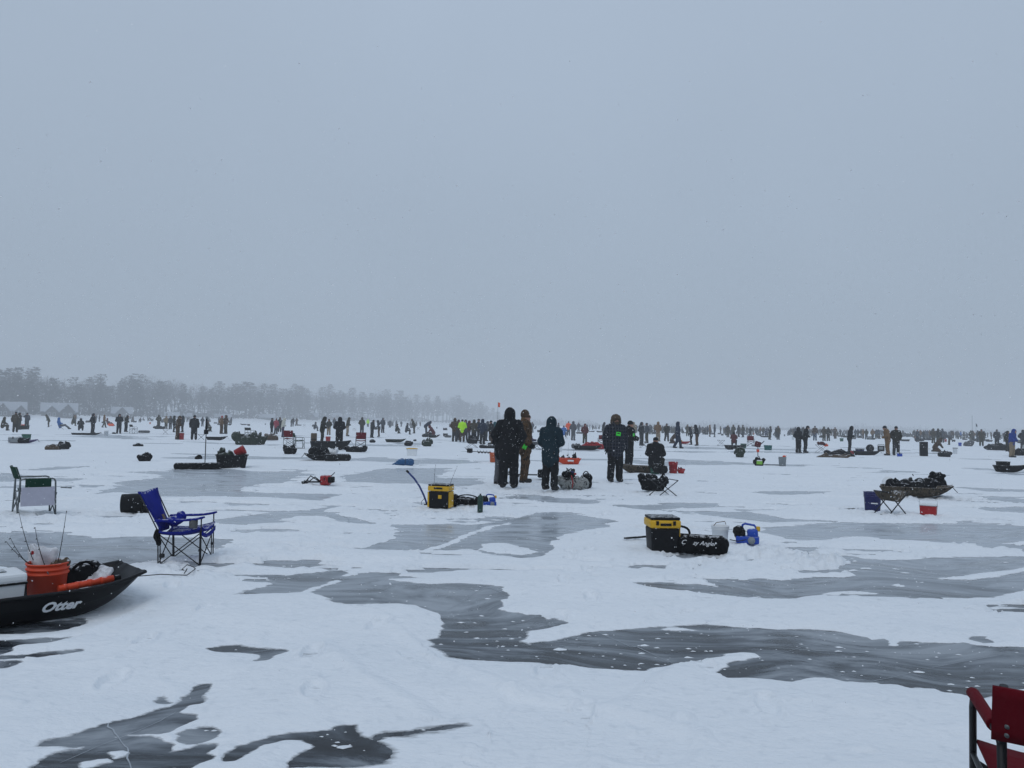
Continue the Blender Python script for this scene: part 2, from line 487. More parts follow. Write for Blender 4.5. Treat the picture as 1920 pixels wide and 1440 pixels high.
# snow sheet on a fan-shaped grid whose cells grow with distance
def build_snow():
    rows = []
    py = 1660.0
    r = CAM_H * FPX / (py - 795)
    ys = np.concatenate([np.linspace(1700, 1000, 330, endpoint=False), np.linspace(1000, 840, 150, endpoint=False), np.linspace(840, 799, 70)])
    rs = CAM_H * FPX / (ys - 795)
    rs = np.concatenate([rs, [700, 950, 1400, 2200, 3200]])
    th = np.radians(np.concatenate([np.linspace(-52, -36, 60, endpoint=False), np.linspace(-36, 36, 860, endpoint=False), np.linspace(36, 52, 60)]))
    R, T = np.meshgrid(rs, th, indexing='ij')
    X = (R * np.tan(T)).ravel(); Y = R.ravel()
    Z = snow_height(X, Y)
    V = np.stack([X, Y, Z], 1)
    n, m = len(rs), len(th)
    global SNOW_GRID
    SNOW_GRID = (rs, th, Z.reshape(n, m))
    i = np.arange(n - 1)[:, None] * m + np.arange(m - 1)[None, :]
    Fq = np.stack([i, i + 1, i + 1 + m, i + m], -1).reshape(-1, 4)
    z4 = Z[Fq].max(1)
    Fq = Fq[z4 > -0.015]
    used = np.unique(Fq)
    remap = np.full(len(V), -1); remap[used] = np.arange(len(used))
    return V[used], remap[Fq]

def snow_material():
    m, t, b = nodes_of('wind_packed_snow')
    geo = t.nodes.new('ShaderNodeNewGeometry')
    n1 = noise(t, 0.8, 4, geo.outputs['Position'], stretch=(0.5, 1.4, 1))
    n2 = noise(t, 14, 4, geo.outputs['Position'])
    c = mix_rgb(t, n1, (0.75, 0.80, 0.845), (0.88, 0.91, 0.935))
    c = mix_rgb(t, ramp(t, n2, [(0.30, 0.35), (0.45, 0.0)]), c, (0.62, 0.67, 0.72))
    t.links.new(c, b.inputs['Base Color'])
    b.inputs['Roughness'].default_value = 0.85
    b.inputs['Specular IOR Level'].default_value = 0.15
    bp = t.nodes.new('ShaderNodeBump')
    bp.inputs['Strength'].default_value = 0.55
    bp.inputs['Distance'].default_value = 0.03
    hh = t.nodes.new('ShaderNodeMath'); hh.operation = 'ADD'
    t.links.new(noise(t, 22, 5, geo.outputs['Position'], stretch=(0.7, 1.2, 1)), hh.inputs[0])
    t.links.new(noise(t, 5, 3, geo.outputs['Position']), hh.inputs[1])
    t.links.new(hh.outputs[0], bp.inputs['Height'])
    t.links.new(bp.outputs[0], b.inputs['Normal'])
    # where the cover thins to a few millimetres the ice shows through it in streaks
    sz = t.nodes.new('ShaderNodeSeparateXYZ'); t.links.new(geo.outputs['Position'], sz.inputs[0])
    st = noise(t, 1.0, 5, geo.outputs['Position'], rough=0.65, stretch=(5, 16, 1))
    am = t.nodes.new('ShaderNodeMath'); am.operation = 'MULTIPLY_ADD'; am.inputs[1].default_value = 0.014; am.inputs[2].default_value = -0.0055
    t.links.new(st, am.inputs[0])
    ad = t.nodes.new('ShaderNodeMath'); ad.operation = 'ADD'
    t.links.new(sz.outputs['Z'], ad.inputs[0]); t.links.new(am.outputs[0], ad.inputs[1])
    mr = t.nodes.new('ShaderNodeMapRange'); mr.inputs['From Min'].default_value = 0.0005; mr.inputs['From Max'].default_value = 0.0055
    t.links.new(ad.outputs[0], mr.inputs['Value'])
    t.links.new(mr.outputs[0], b.inputs['Alpha'])
    return m

def ice_material():
    m, t, b = nodes_of('lake_ice')
    geo = t.nodes.new('ShaderNodeNewGeometry')
    P = geo.outputs['Position']
    w = t.nodes.new('ShaderNodeTexNoise'); w.inputs['Scale'].default_value = 0.5; w.inputs['Detail'].default_value = 2
    t.links.new(P, w.inputs['Vector'])
    wa = t.nodes.new('ShaderNodeVectorMath'); wa.operation = 'MULTIPLY_ADD'
    wa.inputs[1].default_value = (3.2, 2.0, 0)
    t.links.new(w.outputs['Color'], wa.inputs[0]); t.links.new(P, wa.inputs[2])
    streak = noise(t, 1.0, 6, wa.outputs[0], rough=0.6, stretch=(0.75, 2.6, 1))
    fine = noise(t, 1.0, 5, wa.outputs[0], rough=0.65, stretch=(1.9, 9, 1))
    cloud = noise(t, 0.55, 3, P)
    s = t.nodes.new('ShaderNodeMath'); s.operation = 'MULTIPLY_ADD'; s.inputs[1].default_value = 0.45
    t.links.new(fine, s.inputs[0]); t.links.new(streak, s.inputs[2])
    s2 = t.nodes.new('ShaderNodeMath'); s2.operation = 'MULTIPLY_ADD'; s2.inputs[1].default_value = 0.5
    t.links.new(cloud, s2.inputs[0]); t.links.new(s.outputs[0], s2.inputs[2])
    mr = t.nodes.new('ShaderNodeMapRange'); mr.inputs['From Min'].default_value = 0.74; mr.inputs['From Max'].default_value = 1.22
    t.links.new(s2.outputs[0], mr.inputs['Value'])
    c = ramp(t, mr.outputs[0], [(0.14, (0.003, 0.004, 0.006)), (0.32, (0.022, 0.027, 0.034)), (0.46, (0.078, 0.092, 0.108)), (0.62, (0.18, 0.203, 0.228)), (0.84, (0.31, 0.34, 0.37))])
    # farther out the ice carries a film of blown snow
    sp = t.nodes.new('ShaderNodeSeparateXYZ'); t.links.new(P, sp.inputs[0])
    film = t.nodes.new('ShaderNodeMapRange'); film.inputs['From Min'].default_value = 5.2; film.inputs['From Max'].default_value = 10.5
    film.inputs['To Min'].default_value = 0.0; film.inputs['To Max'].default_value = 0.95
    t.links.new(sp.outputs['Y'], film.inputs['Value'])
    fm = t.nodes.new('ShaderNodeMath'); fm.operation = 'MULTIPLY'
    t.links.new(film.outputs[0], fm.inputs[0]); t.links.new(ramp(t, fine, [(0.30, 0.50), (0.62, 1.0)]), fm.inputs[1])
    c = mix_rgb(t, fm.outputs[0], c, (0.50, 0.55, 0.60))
    # snow grains blown onto the bare ice
    vo = t.nodes.new('ShaderNodeTexVoronoi'); vo.inputs['Scale'].default_value = 11
    mp = t.nodes.new('ShaderNodeMapping'); mp.inputs['Scale'].default_value = (0.8, 1.2, 1)
    t.links.new(P, mp.inputs[0]); t.links.new(mp.outputs[0], vo.inputs['Vector'])
    gate = noise(t, 2.2, 3, P)
    gr = ramp(t, vo.outputs['Distance'], [(0.06, 1.0), (0.11, 0.0)])
    gg = ramp(t, gate, [(0.55, 0.0), (0.62, 1.0)])
    mu = t.nodes.new('ShaderNodeMath'); mu.operation = 'MULTIPLY'
    t.links.new(gr, mu.inputs[0]); t.links.new(gg, mu.inputs[1])
    c = mix_rgb(t, mu.outputs[0], c, (0.7, 0.74, 0.78))
    t.links.new(c, b.inputs['Base Color'])
    rg = ramp(t, streak, [(0.35, 0.14), (0.65, 0.48)])
    t.links.new(rg, b.inputs['Roughness'])
    b.inputs['IOR'].default_value = 1.31
    bp = t.nodes.new('ShaderNodeBump'); bp.inputs['Strength'].default_value = 0.12; bp.inputs['Distance'].default_value = 0.01
    t.links.new(noise(t, 6, 4, P), bp.inputs['Height']); t.links.new(bp.outputs[0], b.inputs['Normal'])
    return m

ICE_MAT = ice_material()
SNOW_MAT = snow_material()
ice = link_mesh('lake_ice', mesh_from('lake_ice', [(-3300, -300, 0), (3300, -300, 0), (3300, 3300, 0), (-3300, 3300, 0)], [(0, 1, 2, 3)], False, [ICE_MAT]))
tag(ice, 'dark grey frozen lake ice showing between the snow patches', 'ice', kind='structure')
_v, _f = build_snow()
snow = link_mesh('snow_cover', mesh_from('snow_cover', _v, _f, True, [SNOW_MAT]))
tag(snow, 'white wind packed snow lying in drifts over the lake ice', 'snow', kind='structure')
# ------------------------------------------------------------------ signed-distance modelling (soft things: clothes, bags, bodies)
def _v(a):
    return np.array(a, dtype=np.float64)

def s_caps(a, b, ra, rb=None, sc=(1, 1, 1)):
    a, b = _v(a), _v(b)
    rb = ra if rb is None else rb
    sc = _v(sc)
    def f(P):
        Q = (P - a) / sc
        ab = (b - a) / sc
        h = np.clip(Q @ ab / max(ab @ ab, 1e-9), 0, 1)
        return (np.linalg.norm(Q - h[..., None] * ab, axis=-1) - (ra + (rb - ra) * h)) * sc.min()
    f.box = (np.minimum(a, b) - max(ra, rb) * sc, np.maximum(a, b) + max(ra, rb) * sc)
    return f

def s_ell(c, r, rot=None):
    c, r = _v(c), _v(r)
    Rm = np.array(Euler(rot).to_matrix()) if rot else np.eye(3)
    def f(P):
        Q = (P - c) @ Rm
        k0 = np.linalg.norm(Q / r, axis=-1)
        k1 = np.linalg.norm(Q / (r * r), axis=-1)
        return k0 * (k0 - 1) / np.maximum(k1, 1e-6)
    f.box = (c - r.max(), c + r.max())
    return f

def s_box(c, h, rad=0.02, rot=None):
    c, h = _v(c), _v(h)
    Rm = np.array(Euler(rot).to_matrix()) if rot else np.eye(3)
    def f(P):
        q = np.abs((P - c) @ Rm) - (h - rad)
        return np.linalg.norm(np.maximum(q, 0), axis=-1) + np.minimum(q.max(-1), 0) - rad
    e = np.linalg.norm(h) if rot else h
    f.box = (c - e, c + e)
    return f

def surface_nets(fun, lo, hi, vox):
    lo = _v(lo); hi = _v(hi)
    n = np.maximum(np.ceil((hi - lo) / vox).astype(int) + 1, 4)
    ax = [lo[i] + vox * np.arange(n[i]) for i in range(3)]
    G = np.stack(np.meshgrid(*ax, indexing='ij'), -1)
    D = fun(G.reshape(-1, 3)).reshape(n)
    S = D < 0
    cn = n - 1
    cnt = np.zeros(cn, np.int8)
    for dx in (0, 1):
        for dy in (0, 1):
            for dz in (0, 1):
                cnt += S[dx:dx + cn[0], dy:dy + cn[1], dz:dz + cn[2]]
    act = (cnt > 0) & (cnt < 8)
    I = np.argwhere(act)
    ids = np.full(cn, -1, np.int64)
    ids[act] = np.arange(len(I))
    acc = np.zeros((len(I), 3)); num = np.zeros(len(I))
    corners = [(a, b, c) for a in (0, 1) for b in (0, 1) for c in (0, 1)]
    for i, c0 in enumerate(corners):
        for c1 in corners[i + 1:]:
            if sum(abs(c0[k] - c1[k]) for k in range(3)) != 1:
                continue
            d0 = D[I[:, 0] + c0[0], I[:, 1] + c0[1], I[:, 2] + c0[2]]
            d1 = D[I[:, 0] + c1[0], I[:, 1] + c1[1], I[:, 2] + c1[2]]
            m = (d0 < 0) != (d1 < 0)
            t = np.where(m, d0 / np.where(m, d0 - d1, 1), 0)
            p = np.array(c0) + t[:, None] * (np.array(c1) - np.array(c0))
            acc += p * m[:, None]; num += m
    V = lo + vox * (I + acc / num[:, None])
    quads = []
    for a in range(3):
        b, c = (a + 1) % 3, (a + 2) % 3
        sl0 = [slice(1, cn[k]) for k in range(3)]; sl0[a] = slice(0, cn[a])
        sl1 = list(sl0); sl1[a] = slice(1, cn[a] + 1)
        s0 = S[tuple(sl0)]; s1 = S[tuple(sl1)]
        for flip in (False, True):
            m = (s0 & ~s1) if not flip else (~s0 & s1)
            E = np.argwhere(m)
            if len(E) == 0:
                continue
            off = np.ones(3, int); off[a] = 0
            E = E + off
            def cid(db, dc):
                J = E.copy(); J[:, b] += db; J[:, c] += dc
                return ids[J[:, 0], J[:, 1], J[:, 2]]
            q = np.stack([cid(-1, -1), cid(0, -1), cid(0, 0), cid(-1, 0)], 1)
            quads.append(q[:, ::-1] if flip else q)
    Q = np.concatenate(quads) if quads else np.zeros((0, 4), int)
    return V, Q

def smin(a, b, k):
    h = np.clip(0.5 + 0.5 * (b - a) / k, 0, 1)
    return b * (1 - h) + a * h - k * h * (1 - h)

def folds(P, amp, freq, seed=0.0):
    x, y, z = P[:, 0], P[:, 1], P[:, 2]
    return amp * (np.sin(freq * (z * 1.7 + 0.6 * np.sin(freq * .5 * x + seed) + 0.5 * y) + seed) * 0.5
                  + np.sin(freq * (1.3 * x - 0.7 * y + 0.5 * z) * 1.3 + 2 * seed + 1.3 * np.sin(freq * z * .7)) * 0.35
                  + np.sin(freq * (1.1 * y + x * .8) * 1.6 + 3.1 * seed) * 0.25)

def soft(name, prims, vox, k=0.04, cut=(), fold=0.0, freq=22.0, seed=0.0, mats=(), smooth=True):
    """one continuous mesh from blended primitives; `cut` primitives are carved out"""
    lo = np.min([p.box[0] for p in prims], 0) - 2.5 * vox - fold
    hi = np.max([p.box[1] for p in prims], 0) + 2.5 * vox + fold
    def f(P):
        d = prims[0](P)
        for p in prims[1:]:
            d = smin(d, p(P), k)
        if fold:
            d = d + folds(P, fold, freq, seed)
        for c in cut:
            d = np.maximum(d, -c(P))
        return d
    V, Q = surface_nets(f, lo, hi, vox)
    return mesh_from(name, V, Q, smooth, mats)

# ------------------------------------------------------------------ hard-surface modelling
class B:
    """collects shapes and links them as ONE mesh"""
    def __init__(self):
        self.v = []; self.f = []; self.s = []
    def add(self, verts, faces, smooth=False):
        o = len(self.v)
        self.v.extend([tuple(x) for x in verts])
        self.f.extend([tuple(i + o for i in f) for f in faces])
        self.s.extend([smooth] * len(faces))
        return self
    def box(self, c, s, rot=None, bevel=0.0, taper=1.0):
        bm = bmesh.new()
        bmesh.ops.create_cube(bm, size=1)
        for v in bm.verts:
            k = taper if v.co.z < 0 else 1.0
            v.co = Vector((v.co.x * s[0] * k, v.co.y * s[1] * k, v.co.z * s[2]))
        if bevel > 0:
            bmesh.ops.bevel(bm, geom=list(bm.edges), offset=bevel, segments=2, profile=0.6, affect='EDGES')
        M4 = Matrix.Translation(c) @ (Euler(rot).to_matrix().to_4x4() if rot else Matrix.Identity(4))
        self.bm(bm, M4, bevel > 0.02)
        return self
    def bm(self, bm, M4=Matrix.Identity(4), smooth=False):
        bm.verts.index_update()
        self.add([M4 @ v.co for v in bm.verts], [[v.index for v in f.verts] for f in bm.faces], smooth)
        bm.free()
    def tube(self, pts, r, seg=8, r2=None, cap=True):
        pts = [Vector(p) for p in pts]
        n = len(pts)
        rs = [r + ((r2 if r2 is not None else r) - r) * i / max(1, n - 1) for i in range(n)]
        verts = []; faces = []
        prev = None
        for i, p in enumerate(pts):
            d = (pts[min(i + 1, n - 1)] - pts[max(i - 1, 0)]).normalized()
            if prev is None:
                a = d.orthogonal().normalized()
            else:
                a = (prev - d * prev.dot(d))
                a = a.normalized() if a.length > 1e-6 else d.orthogonal().normalized()
            prev = a
            bb = d.cross(a)
            for k in range(seg):
                t = 2 * math.pi * k / seg
                verts.append(p + (a * math.cos(t) + bb * math.sin(t)) * rs[i])
        for i in range(n - 1):
            for k in range(seg):
                k2 = (k + 1) % seg
                faces.append((i * seg + k, i * seg + k2, (i + 1) * seg + k2, (i + 1) * seg + k))
        self.add(verts, faces, True)
        if cap:
            o = len(self.v) - len(verts)
            self.f.append(tuple(o + k for k in reversed(range(seg)))); self.s.append(False)
            self.f.append(tuple(o + (n - 1) * seg + k for k in range(seg))); self.s.append(False)
        return self
    def lathe(self, prof, seg=24, M4=Matrix.Identity(4), smooth=True):
        """profile of (radius, z) turned about z"""
        verts = []; faces = []
        for r, z in prof:
            for k in range(seg):
                t = 2 * math.pi * k / seg
                verts.append(M4 @ Vector((r * math.cos(t), r * math.sin(t), z)))
        for i in range(len(prof) - 1):
            for k in range(seg):
                k2 = (k + 1) % seg
                faces.append((i * seg + k, i * seg + k2, (i + 1) * seg + k2, (i + 1) * seg + k))
        self.add(verts, faces, smooth)
        o = len(self.v) - len(verts)
        self.f.append(tuple(o + k for k in reversed(range(seg)))); self.s.append(False)
        self.f.append(tuple(o + (len(prof) - 1) * seg + k for k in range(seg))); self.s.append(False)
        return self
    def sheet(self, grid, thick=0.006, smooth=True):
        """a cloth or panel given as rows of points, with real thickness"""
        g = [[Vector(p) for p in row] for row in grid]
        n, m = len(g), len(g[0])
        nor = [[None] * m for _ in range(n)]
        for i in range(n):
            for j in range(m):
                du = g[min(i + 1, n - 1)][j] - g[max(i - 1, 0)][j]
                dv = g[i][min(j + 1, m - 1)] - g[i][max(j - 1, 0)]
                c = du.cross(dv)
                nor[i][j] = c.normalized() if c.length > 1e-9 else Vector((0, 0, 1))
        top = [g[i][j] + nor[i][j] * thick / 2 for i in range(n) for j in range(m)]
        bot = [g[i][j] - nor[i][j] * thick / 2 for i in range(n) for j in range(m)]
        N = n * m
        f = []
        for i in range(n - 1):
            for j in range(m - 1):
                a = i * m + j
                f.append((a, a + m, a + m + 1, a + 1))
                f.append((N + a, N + a + 1, N + a + m + 1, N + a + m))
        for i in range(n - 1):
            a = i * m; f.append((a, N + a, N + a + m, a + m))
            a = i * m + m - 1; f.append((a, a + m, N + a + m, N + a))
        for j in range(m - 1):
            f.append((j, j + 1, N + j + 1, N + j))
            a = (n - 1) * m + j; f.append((a, N + a, N + a + 1, a + 1))
        self.add(top + bot, f, smooth)
        return self
    def mesh(self, name, mats=()):
        me = bpy.data.meshes.new(name)
        me.from_pydata(self.v, [], self.f)
        me.polygons.foreach_set('use_smooth', np.array(self.s, bool))
        me.update()
        for m in mats:
            me.materials.append(m)
        return me
    def build(self, name, mat, parent=None, loc=(0, 0, 0), rot=(0, 0, 0)):
        return link_mesh(name, self.mesh(name, [mat]), parent, loc, rot)

def arc(p0, p1, sag, n=7):
    """points of a curve from p0 to p1 bulging by the vector sag"""
    p0, p1, sag = Vector(p0), Vector(p1), Vector(sag)
    return [p0.lerp(p1, i / n) + sag * (4 * (i / n) * (1 - i / n)) for i in range(n + 1)]

def text_mesh(name, body, size, mat, shear=0.0, extrude=0.001, bold=0.0):
    cu = bpy.data.curves.new(name, 'FONT')
    cu.body = body
    cu.size = size
    cu.shear = shear
    cu.extrude = extrude
    cu.offset = bold
    cu.align_x = 'CENTER'; cu.align_y = 'CENTER'
    cu.resolution_u = 3
    o = bpy.data.objects.new(name, cu)
    COL.objects.link(o)
    dg = bpy.context.evaluated_depsgraph_get()
    me = bpy.data.meshes.new_from_object(o.evaluated_get(dg))
    me.name = name
    bpy.data.objects.remove(o)
    me.materials.clear(); me.materials.append(mat)
    return me

def children_of(o):
    return [c for c in bpy.data.objects if c.parent == o]

KIDS = {}
def copy_tree(o, loc=None, rz=None, scale=None, parent=None, kids=None):
    c = o.copy()
    COL.objects.link(c)
    if parent is not None:
        c.parent = parent
    if loc is not None: c.location = loc
    if rz is not None: c.rotation_euler[2] = rz
    if scale is not None: c.scale = (scale,) * 3
    for ch in o.children:
        copy_tree(ch, parent=c)
    return c

def place(px, py, z=None):
    """a thing's base on the snow under picture point (px, py)"""
    g = ground(px, py)
    h = snow_at(g.x, g.y) if z is None else z
    return Vector((g.x, g.y, h))
# ------------------------------------------------------------------ the far shore: bank, trees, cabins
BARK = M('bark', (0.024, 0.021, 0.020), rough=0.95, var=0.4, vscale=3, spec=0.1)
NEEDLE = M('pine_needles', (0.016, 0.021, 0.018), rough=0.9, var=0.6, vscale=1.2, dust=0.0, spec=0.1)
TWIG = M('bare_twigs', (0.030, 0.027, 0.027), rough=0.95, var=0.4, vscale=2, spec=0.05)
ROOF_SNOW = M('roof_snow', (0.34, 0.37, 0.41), rough=0.9, var=0.05, vscale=2, spec=0.1)
SIDING = M('dark_siding', (0.035, 0.033, 0.034), rough=0.8, var=0.25, vscale=3)
SIDING2 = M('grey_siding', (0.07, 0.07, 0.073), rough=0.8, var=0.25, vscale=3)
PANE = M('window_glass', (0.02, 0.025, 0.03), rough=0.1, var=0.1, spec=0.6)
TRIM = M('white_trim', (0.55, 0.57, 0.60), rough=0.7, var=0.05)

def shore_y(px):
    return 330 + 500 * max(0.0, px / 930.0) ** 1.5

def bank():
    rows = []
    for px in list(range(-520, 1001, 20)):
        Y = shore_y(px)
        row = []
        taper = min(1.0, max(0.0, (985 - px) / 150.0))
        for k, (dy, z) in enumerate(((-14, -.3), (-9, .25), (-4, .9), (6, 1.6), (40, 2.3), (110, 3.0), (160, 3.0))):
            p = at_depth(px, Y + dy)
            row.append((p.x, p.y, z * taper + .15 * math.sin(px * .13 + k) * taper - (.25 * (1 - taper))))
        rows.append(row)
    o = B().sheet(rows, .2).build('shore_bank', SNOW_MAT)
    tag(o, 'low snowy bank of the far shore at the left', 'shore', kind='structure')

bank()

def pine_mesh(seed):
    rn = np.random.default_rng(seed)
    Ht = 20.0
    trunk = B().tube([(0.25 * math.sin(z * .3 + seed), 0.2 * math.cos(z * .25 + seed), z) for z in np.linspace(0, Ht * .97, 9)], .30, 7, r2=.04)
    v = []; f = []
    base = rn.uniform(.10, .28)
    z = Ht * base
    while z < Ht:
        t = (z / Ht - base) / (1 - base)
        R = (1.7 + 4.2 * (1 - t) ** .6 * (0.55 + .45 * min(1, t * 5))) * rn.uniform(.65, 1.2)
        nb = rn.integers(3, 6)
        a0 = rn.uniform(0, 6.28)
        for b in range(nb):
            a = a0 + 6.28 * b / nb + rn.uniform(-.4, .4)
            L = R * rn.uniform(.55, 1.15)
            up = rn.uniform(-.05, .25)
            dv = np.array((math.cos(a), math.sin(a), up))
            trunk.tube([(0, 0, z), tuple(np.array((0, 0, z)) + dv * L * .95)], .06, 3, r2=.02, cap=False)
            for k in range(int(7 + L * 4)):
                s = rn.uniform(.25, 1.0) * L
                c = np.array((0, 0, z)) + dv * s + rn.normal(0, .22, 3) * (1, 1, .55)
                sz = rn.uniform(.28, .55)
                e1 = rn.normal(0, 1, 3); e1[2] *= .4; e1 /= np.linalg.norm(e1)
                e2 = rn.normal(0, 1, 3); e2[2] *= .6; e2 /= np.linalg.norm(e2)
                o = len(v)
                v += [tuple(c - e1 * sz), tuple(c + e2 * sz * .5), tuple(c + e1 * sz), tuple(c - e2 * sz * .5)]
                f.append((o, o + 1, o + 2, o + 3))
        z += rn.uniform(.45, .95)
    return trunk.mesh('trunk', [BARK]), B().add(v, f).mesh('crown', [NEEDLE])

def bare_mesh(seed):
    rn = np.random.default_rng(seed)
    trunk = B(); tw = B()
    def grow(p, d, L, r, lev):
        q = p + d * L
        (trunk if lev < 2 else tw).tube([tuple(p), tuple((p + q) / 2 + rn.normal(0, L * .05, 3)), tuple(q)], r, 4 if lev < 2 else 3, r2=r * .6, cap=False)
        if lev >= 5:
            return
        n = (3 if rn.random() < .6 else 2) if lev < 4 else 4
        for i in range(n):
            dd = d + rn.normal(0, .42 + .05 * lev, 3) + np.array((0, 0, .10))
            dd /= np.linalg.norm(dd)
            grow(p + d * L * rn.uniform(.65, 1.0), dd, L * rn.uniform(.60, .82), r * .58, lev + 1)
    grow(np.zeros(3), np.array((0, 0, 1.0)), 5.6, .26, 0)
    return trunk.mesh('trunk', [BARK]), tw.mesh('crown', [TWIG])

TREES_P = [pine_mesh(100 + i) for i in range(6)]
TREES_B = [bare_mesh(200 + i) for i in range(4)]
BH = [max(v.co.z for v in m[1].vertices) for m in TREES_B]

TOPS = [(-400, 690), (-100, 692), (0, 693), (50, 690), (100, 700), (170, 707), (220, 706), (265, 699), (300, 702), (360, 714), (450, 714), (560, 721), (640, 727), (700, 727), (760, 737), (830, 740), (880, 747), (920, 757), (945, 768), (975, 782)]
def top_at(px):
    for (a, ya), (b, yb) in zip(TOPS, TOPS[1:]):
        if a <= px <= b:
            return ya + (yb - ya) * (px - a) / (b - a)
    return 690

def forest():
    rn = random.Random(3)
    sect = [(-999, 75, 'above the cabin at the left edge'), (75, 200, 'above the twin gabled cabin'), (200, 330, 'above the single gabled cabin'), (330, 520, 'above the stout black person'),
            (520, 720, 'above the long sled'), (720, 860, 'above the sitting party'), (860, 1100, 'at the fading right tip of the shore')]
    for row, (step, back, hs) in enumerate(((12, 8, .72), (9, 24, .86), (9, 50, .94), (10, 90, 1.0))):
        px = -170.0
        while px < 965:
            px += step * rn.uniform(.6, 1.4)
            if px > 965: break
            if row == 0 and rn.random() < .3: continue
            Y = shore_y(px) + back * rn.uniform(.8, 1.2)
            p = at_depth(px, Y)
            H = (horizon(px) + 4 - top_at(px)) * Y / FPX * hs * rn.uniform(.80, 1.03)
            if px > 920: H *= .8
            pine = rn.random() < (.30 if row else .4)
            o = empty('pine_tree' if pine else 'bare_tree')
            if pine:
                t, c = TREES_P[rn.randrange(6)]; s = H / 20.0
            else:
                k = rn.randrange(4); t, c = TREES_B[k]; s = H * .93 / BH[k]
            link_mesh('trunk', t, o); link_mesh('crown', c, o)
            o.location = (p.x, p.y, 1.2 if px < 900 else .3)
            o.rotation_euler = (0, 0, rn.uniform(0, 6.28))
            o.scale = (s * rn.uniform(.9, 1.15), s * rn.uniform(.9, 1.15), s)
            where = [w for a, b, w in sect if a <= px < b][0]
            tag(o, 'hazy %s on the far shore %s' % ('pine' if pine else 'leafless tree', where), 'tree', 'trees ' + where)

forest()

def undergrowth():
    rn = np.random.default_rng(12)
    v = []; f = []
    for px in np.arange(-330, 955, 1.6):
        for k in range(26):
            Y = shore_y(px) + rn.uniform(1, 55)
            p = at_depth(px + rn.uniform(-1, 1), Y)
            hgt = 6.0 * min(1, max(.1, (960 - px) / 200)) * (0.6 + .5 * math.sin(px * .05) ** 2)
            c = np.array((p.x, p.y, 0.5 + hgt * rn.random() ** 1.5))
            e1 = rn.normal(0, 1, 3); e1 /= np.linalg.norm(e1); e2 = rn.normal(0, 1, 3); e2 /= np.linalg.norm(e2)
            s = rn.uniform(.4, 1.0)
            o = len(v)
            v += [tuple(c - e1 * s), tuple(c + e2 * s * .6), tuple(c + e1 * s), tuple(c - e2 * s * .6)]
            f.append((o, o + 1, o + 2, o + 3))
    o = B().add(v, f).build('undergrowth', TWIG)
    tag(o, 'grey tangle of undergrowth below the far shore trees', 'undergrowth', kind='stuff')

undergrowth()

def house(px, dY, W, Dp, wall_h, roof_h, gables, label, siding, snowy=True, rz=0.0):
    """cabin with its ridge along x, and cross gables toward the lake at the given x positions"""
    root = empty('cabin')
    B().box((0, 0, wall_h / 2), (W, Dp, wall_h)).build('wall', siding, root)
    ov = .5
    hw, hd = W / 2 + ov, Dp / 2 + ov
    rows = [[(-hw, -hd, wall_h - .25), (-hw, 0, wall_h + roof_h), (-hw, hd, wall_h - .25)], [(hw, -hd, wall_h - .25), (hw, 0, wall_h + roof_h), (hw, hd, wall_h - .25)]]
    roof = B().sheet(rows, .35, smooth=False).build('roof', ROOF_SNOW, root)
    for s in (-1, 1):
        B().add([(s * W / 2, -Dp / 2, wall_h), (s * W / 2, Dp / 2, wall_h), (s * W / 2, 0, wall_h + roof_h - .2), (s * (W / 2 - .2), -Dp / 2, wall_h), (s * (W / 2 - .2), Dp / 2, wall_h), (s * (W / 2 - .2), 0, wall_h + roof_h - .2)],
                [(0, 1, 2), (5, 4, 3), (0, 2, 5, 3), (1, 4, 5, 2)]).build('gable_wall', siding, root)
    B().box((W * .22, .6, wall_h + roof_h * .9), (.9, .9, 2.0)).build('chimney', SIDING2, roof)
    for (gx, gw, gh, out) in gables:
        y0 = -Dp / 2 - out
        gz = wall_h + gh
        g = B().add([(gx - gw / 2, y0, 0), (gx + gw / 2, y0, 0), (gx + gw / 2, y0, wall_h - .1), (gx, y0, gz - .25), (gx - gw / 2, y0, wall_h - .1), (gx - gw / 2, 0, 0), (gx + gw / 2, 0, 0), (gx + gw / 2, 0, wall_h - .1), (gx, 0, gz - .25), (gx - gw / 2, 0, wall_h - .1)],
                    [(0, 1, 2, 3, 4), (1, 6, 7, 2), (0, 4, 9, 5), (2, 7, 8, 3), (4, 3, 8, 9)]).build('front_gable', siding, root)
        rw = gw / 2 + .6
        B().sheet([[(gx - rw, y0 - .5, wall_h - .55), (gx, y0 - .5, gz), (gx + rw, y0 - .5, wall_h - .55)], [(gx - rw, .5, wall_h - .55), (gx, .5, gz), (gx + rw, .5, wall_h - .55)]], .3, smooth=False).build('gable_roof', ROOF_SNOW, g)
        for wx in (-gw * .2, gw * .2):
            wd = B().box((gx + wx, y0 - .02, wall_h * .5), (1.25, .10, 1.5)).build('window', TRIM, root)
            B().box((gx + wx, y0 - .08, wall_h * .5), (1.0, .06, 1.25)).build('pane', PANE, wd)
    n = max(2, int(W / 3))
    for i in range(n):
        x = -W / 2 + W * (i + .5) / n
        if any(abs(x - g[0]) < g[1] / 2 + .8 for g in gables):
            continue
        wd = B().box((x, -Dp / 2 - .02, wall_h * .55), (1.2, .10, 1.3)).build('window', TRIM, root)
        B().box((x, -Dp / 2 - .08, wall_h * .55), (.95, .06, 1.05)).build('pane', PANE, wd)
    d = B().box((W * .04, -Dp / 2 - .03, 1.05), (1.0, .10, 2.1)).build('door', SIDING2, root)
    B().box((W * .04 + .36, -Dp / 2 - .11, 1.05), (.08, .08, .16)).build('handle', TRIM, d)
    p = at_depth(px, shore_y(px) + dY)
    root.location = (p.x, p.y, .5)
    root.scale = (.95,) * 3
    root.rotation_euler = (0, 0, -math.atan2(p.x, p.y) + rz)
    tag(root, label, 'cabin', 'cabins on the far shore')

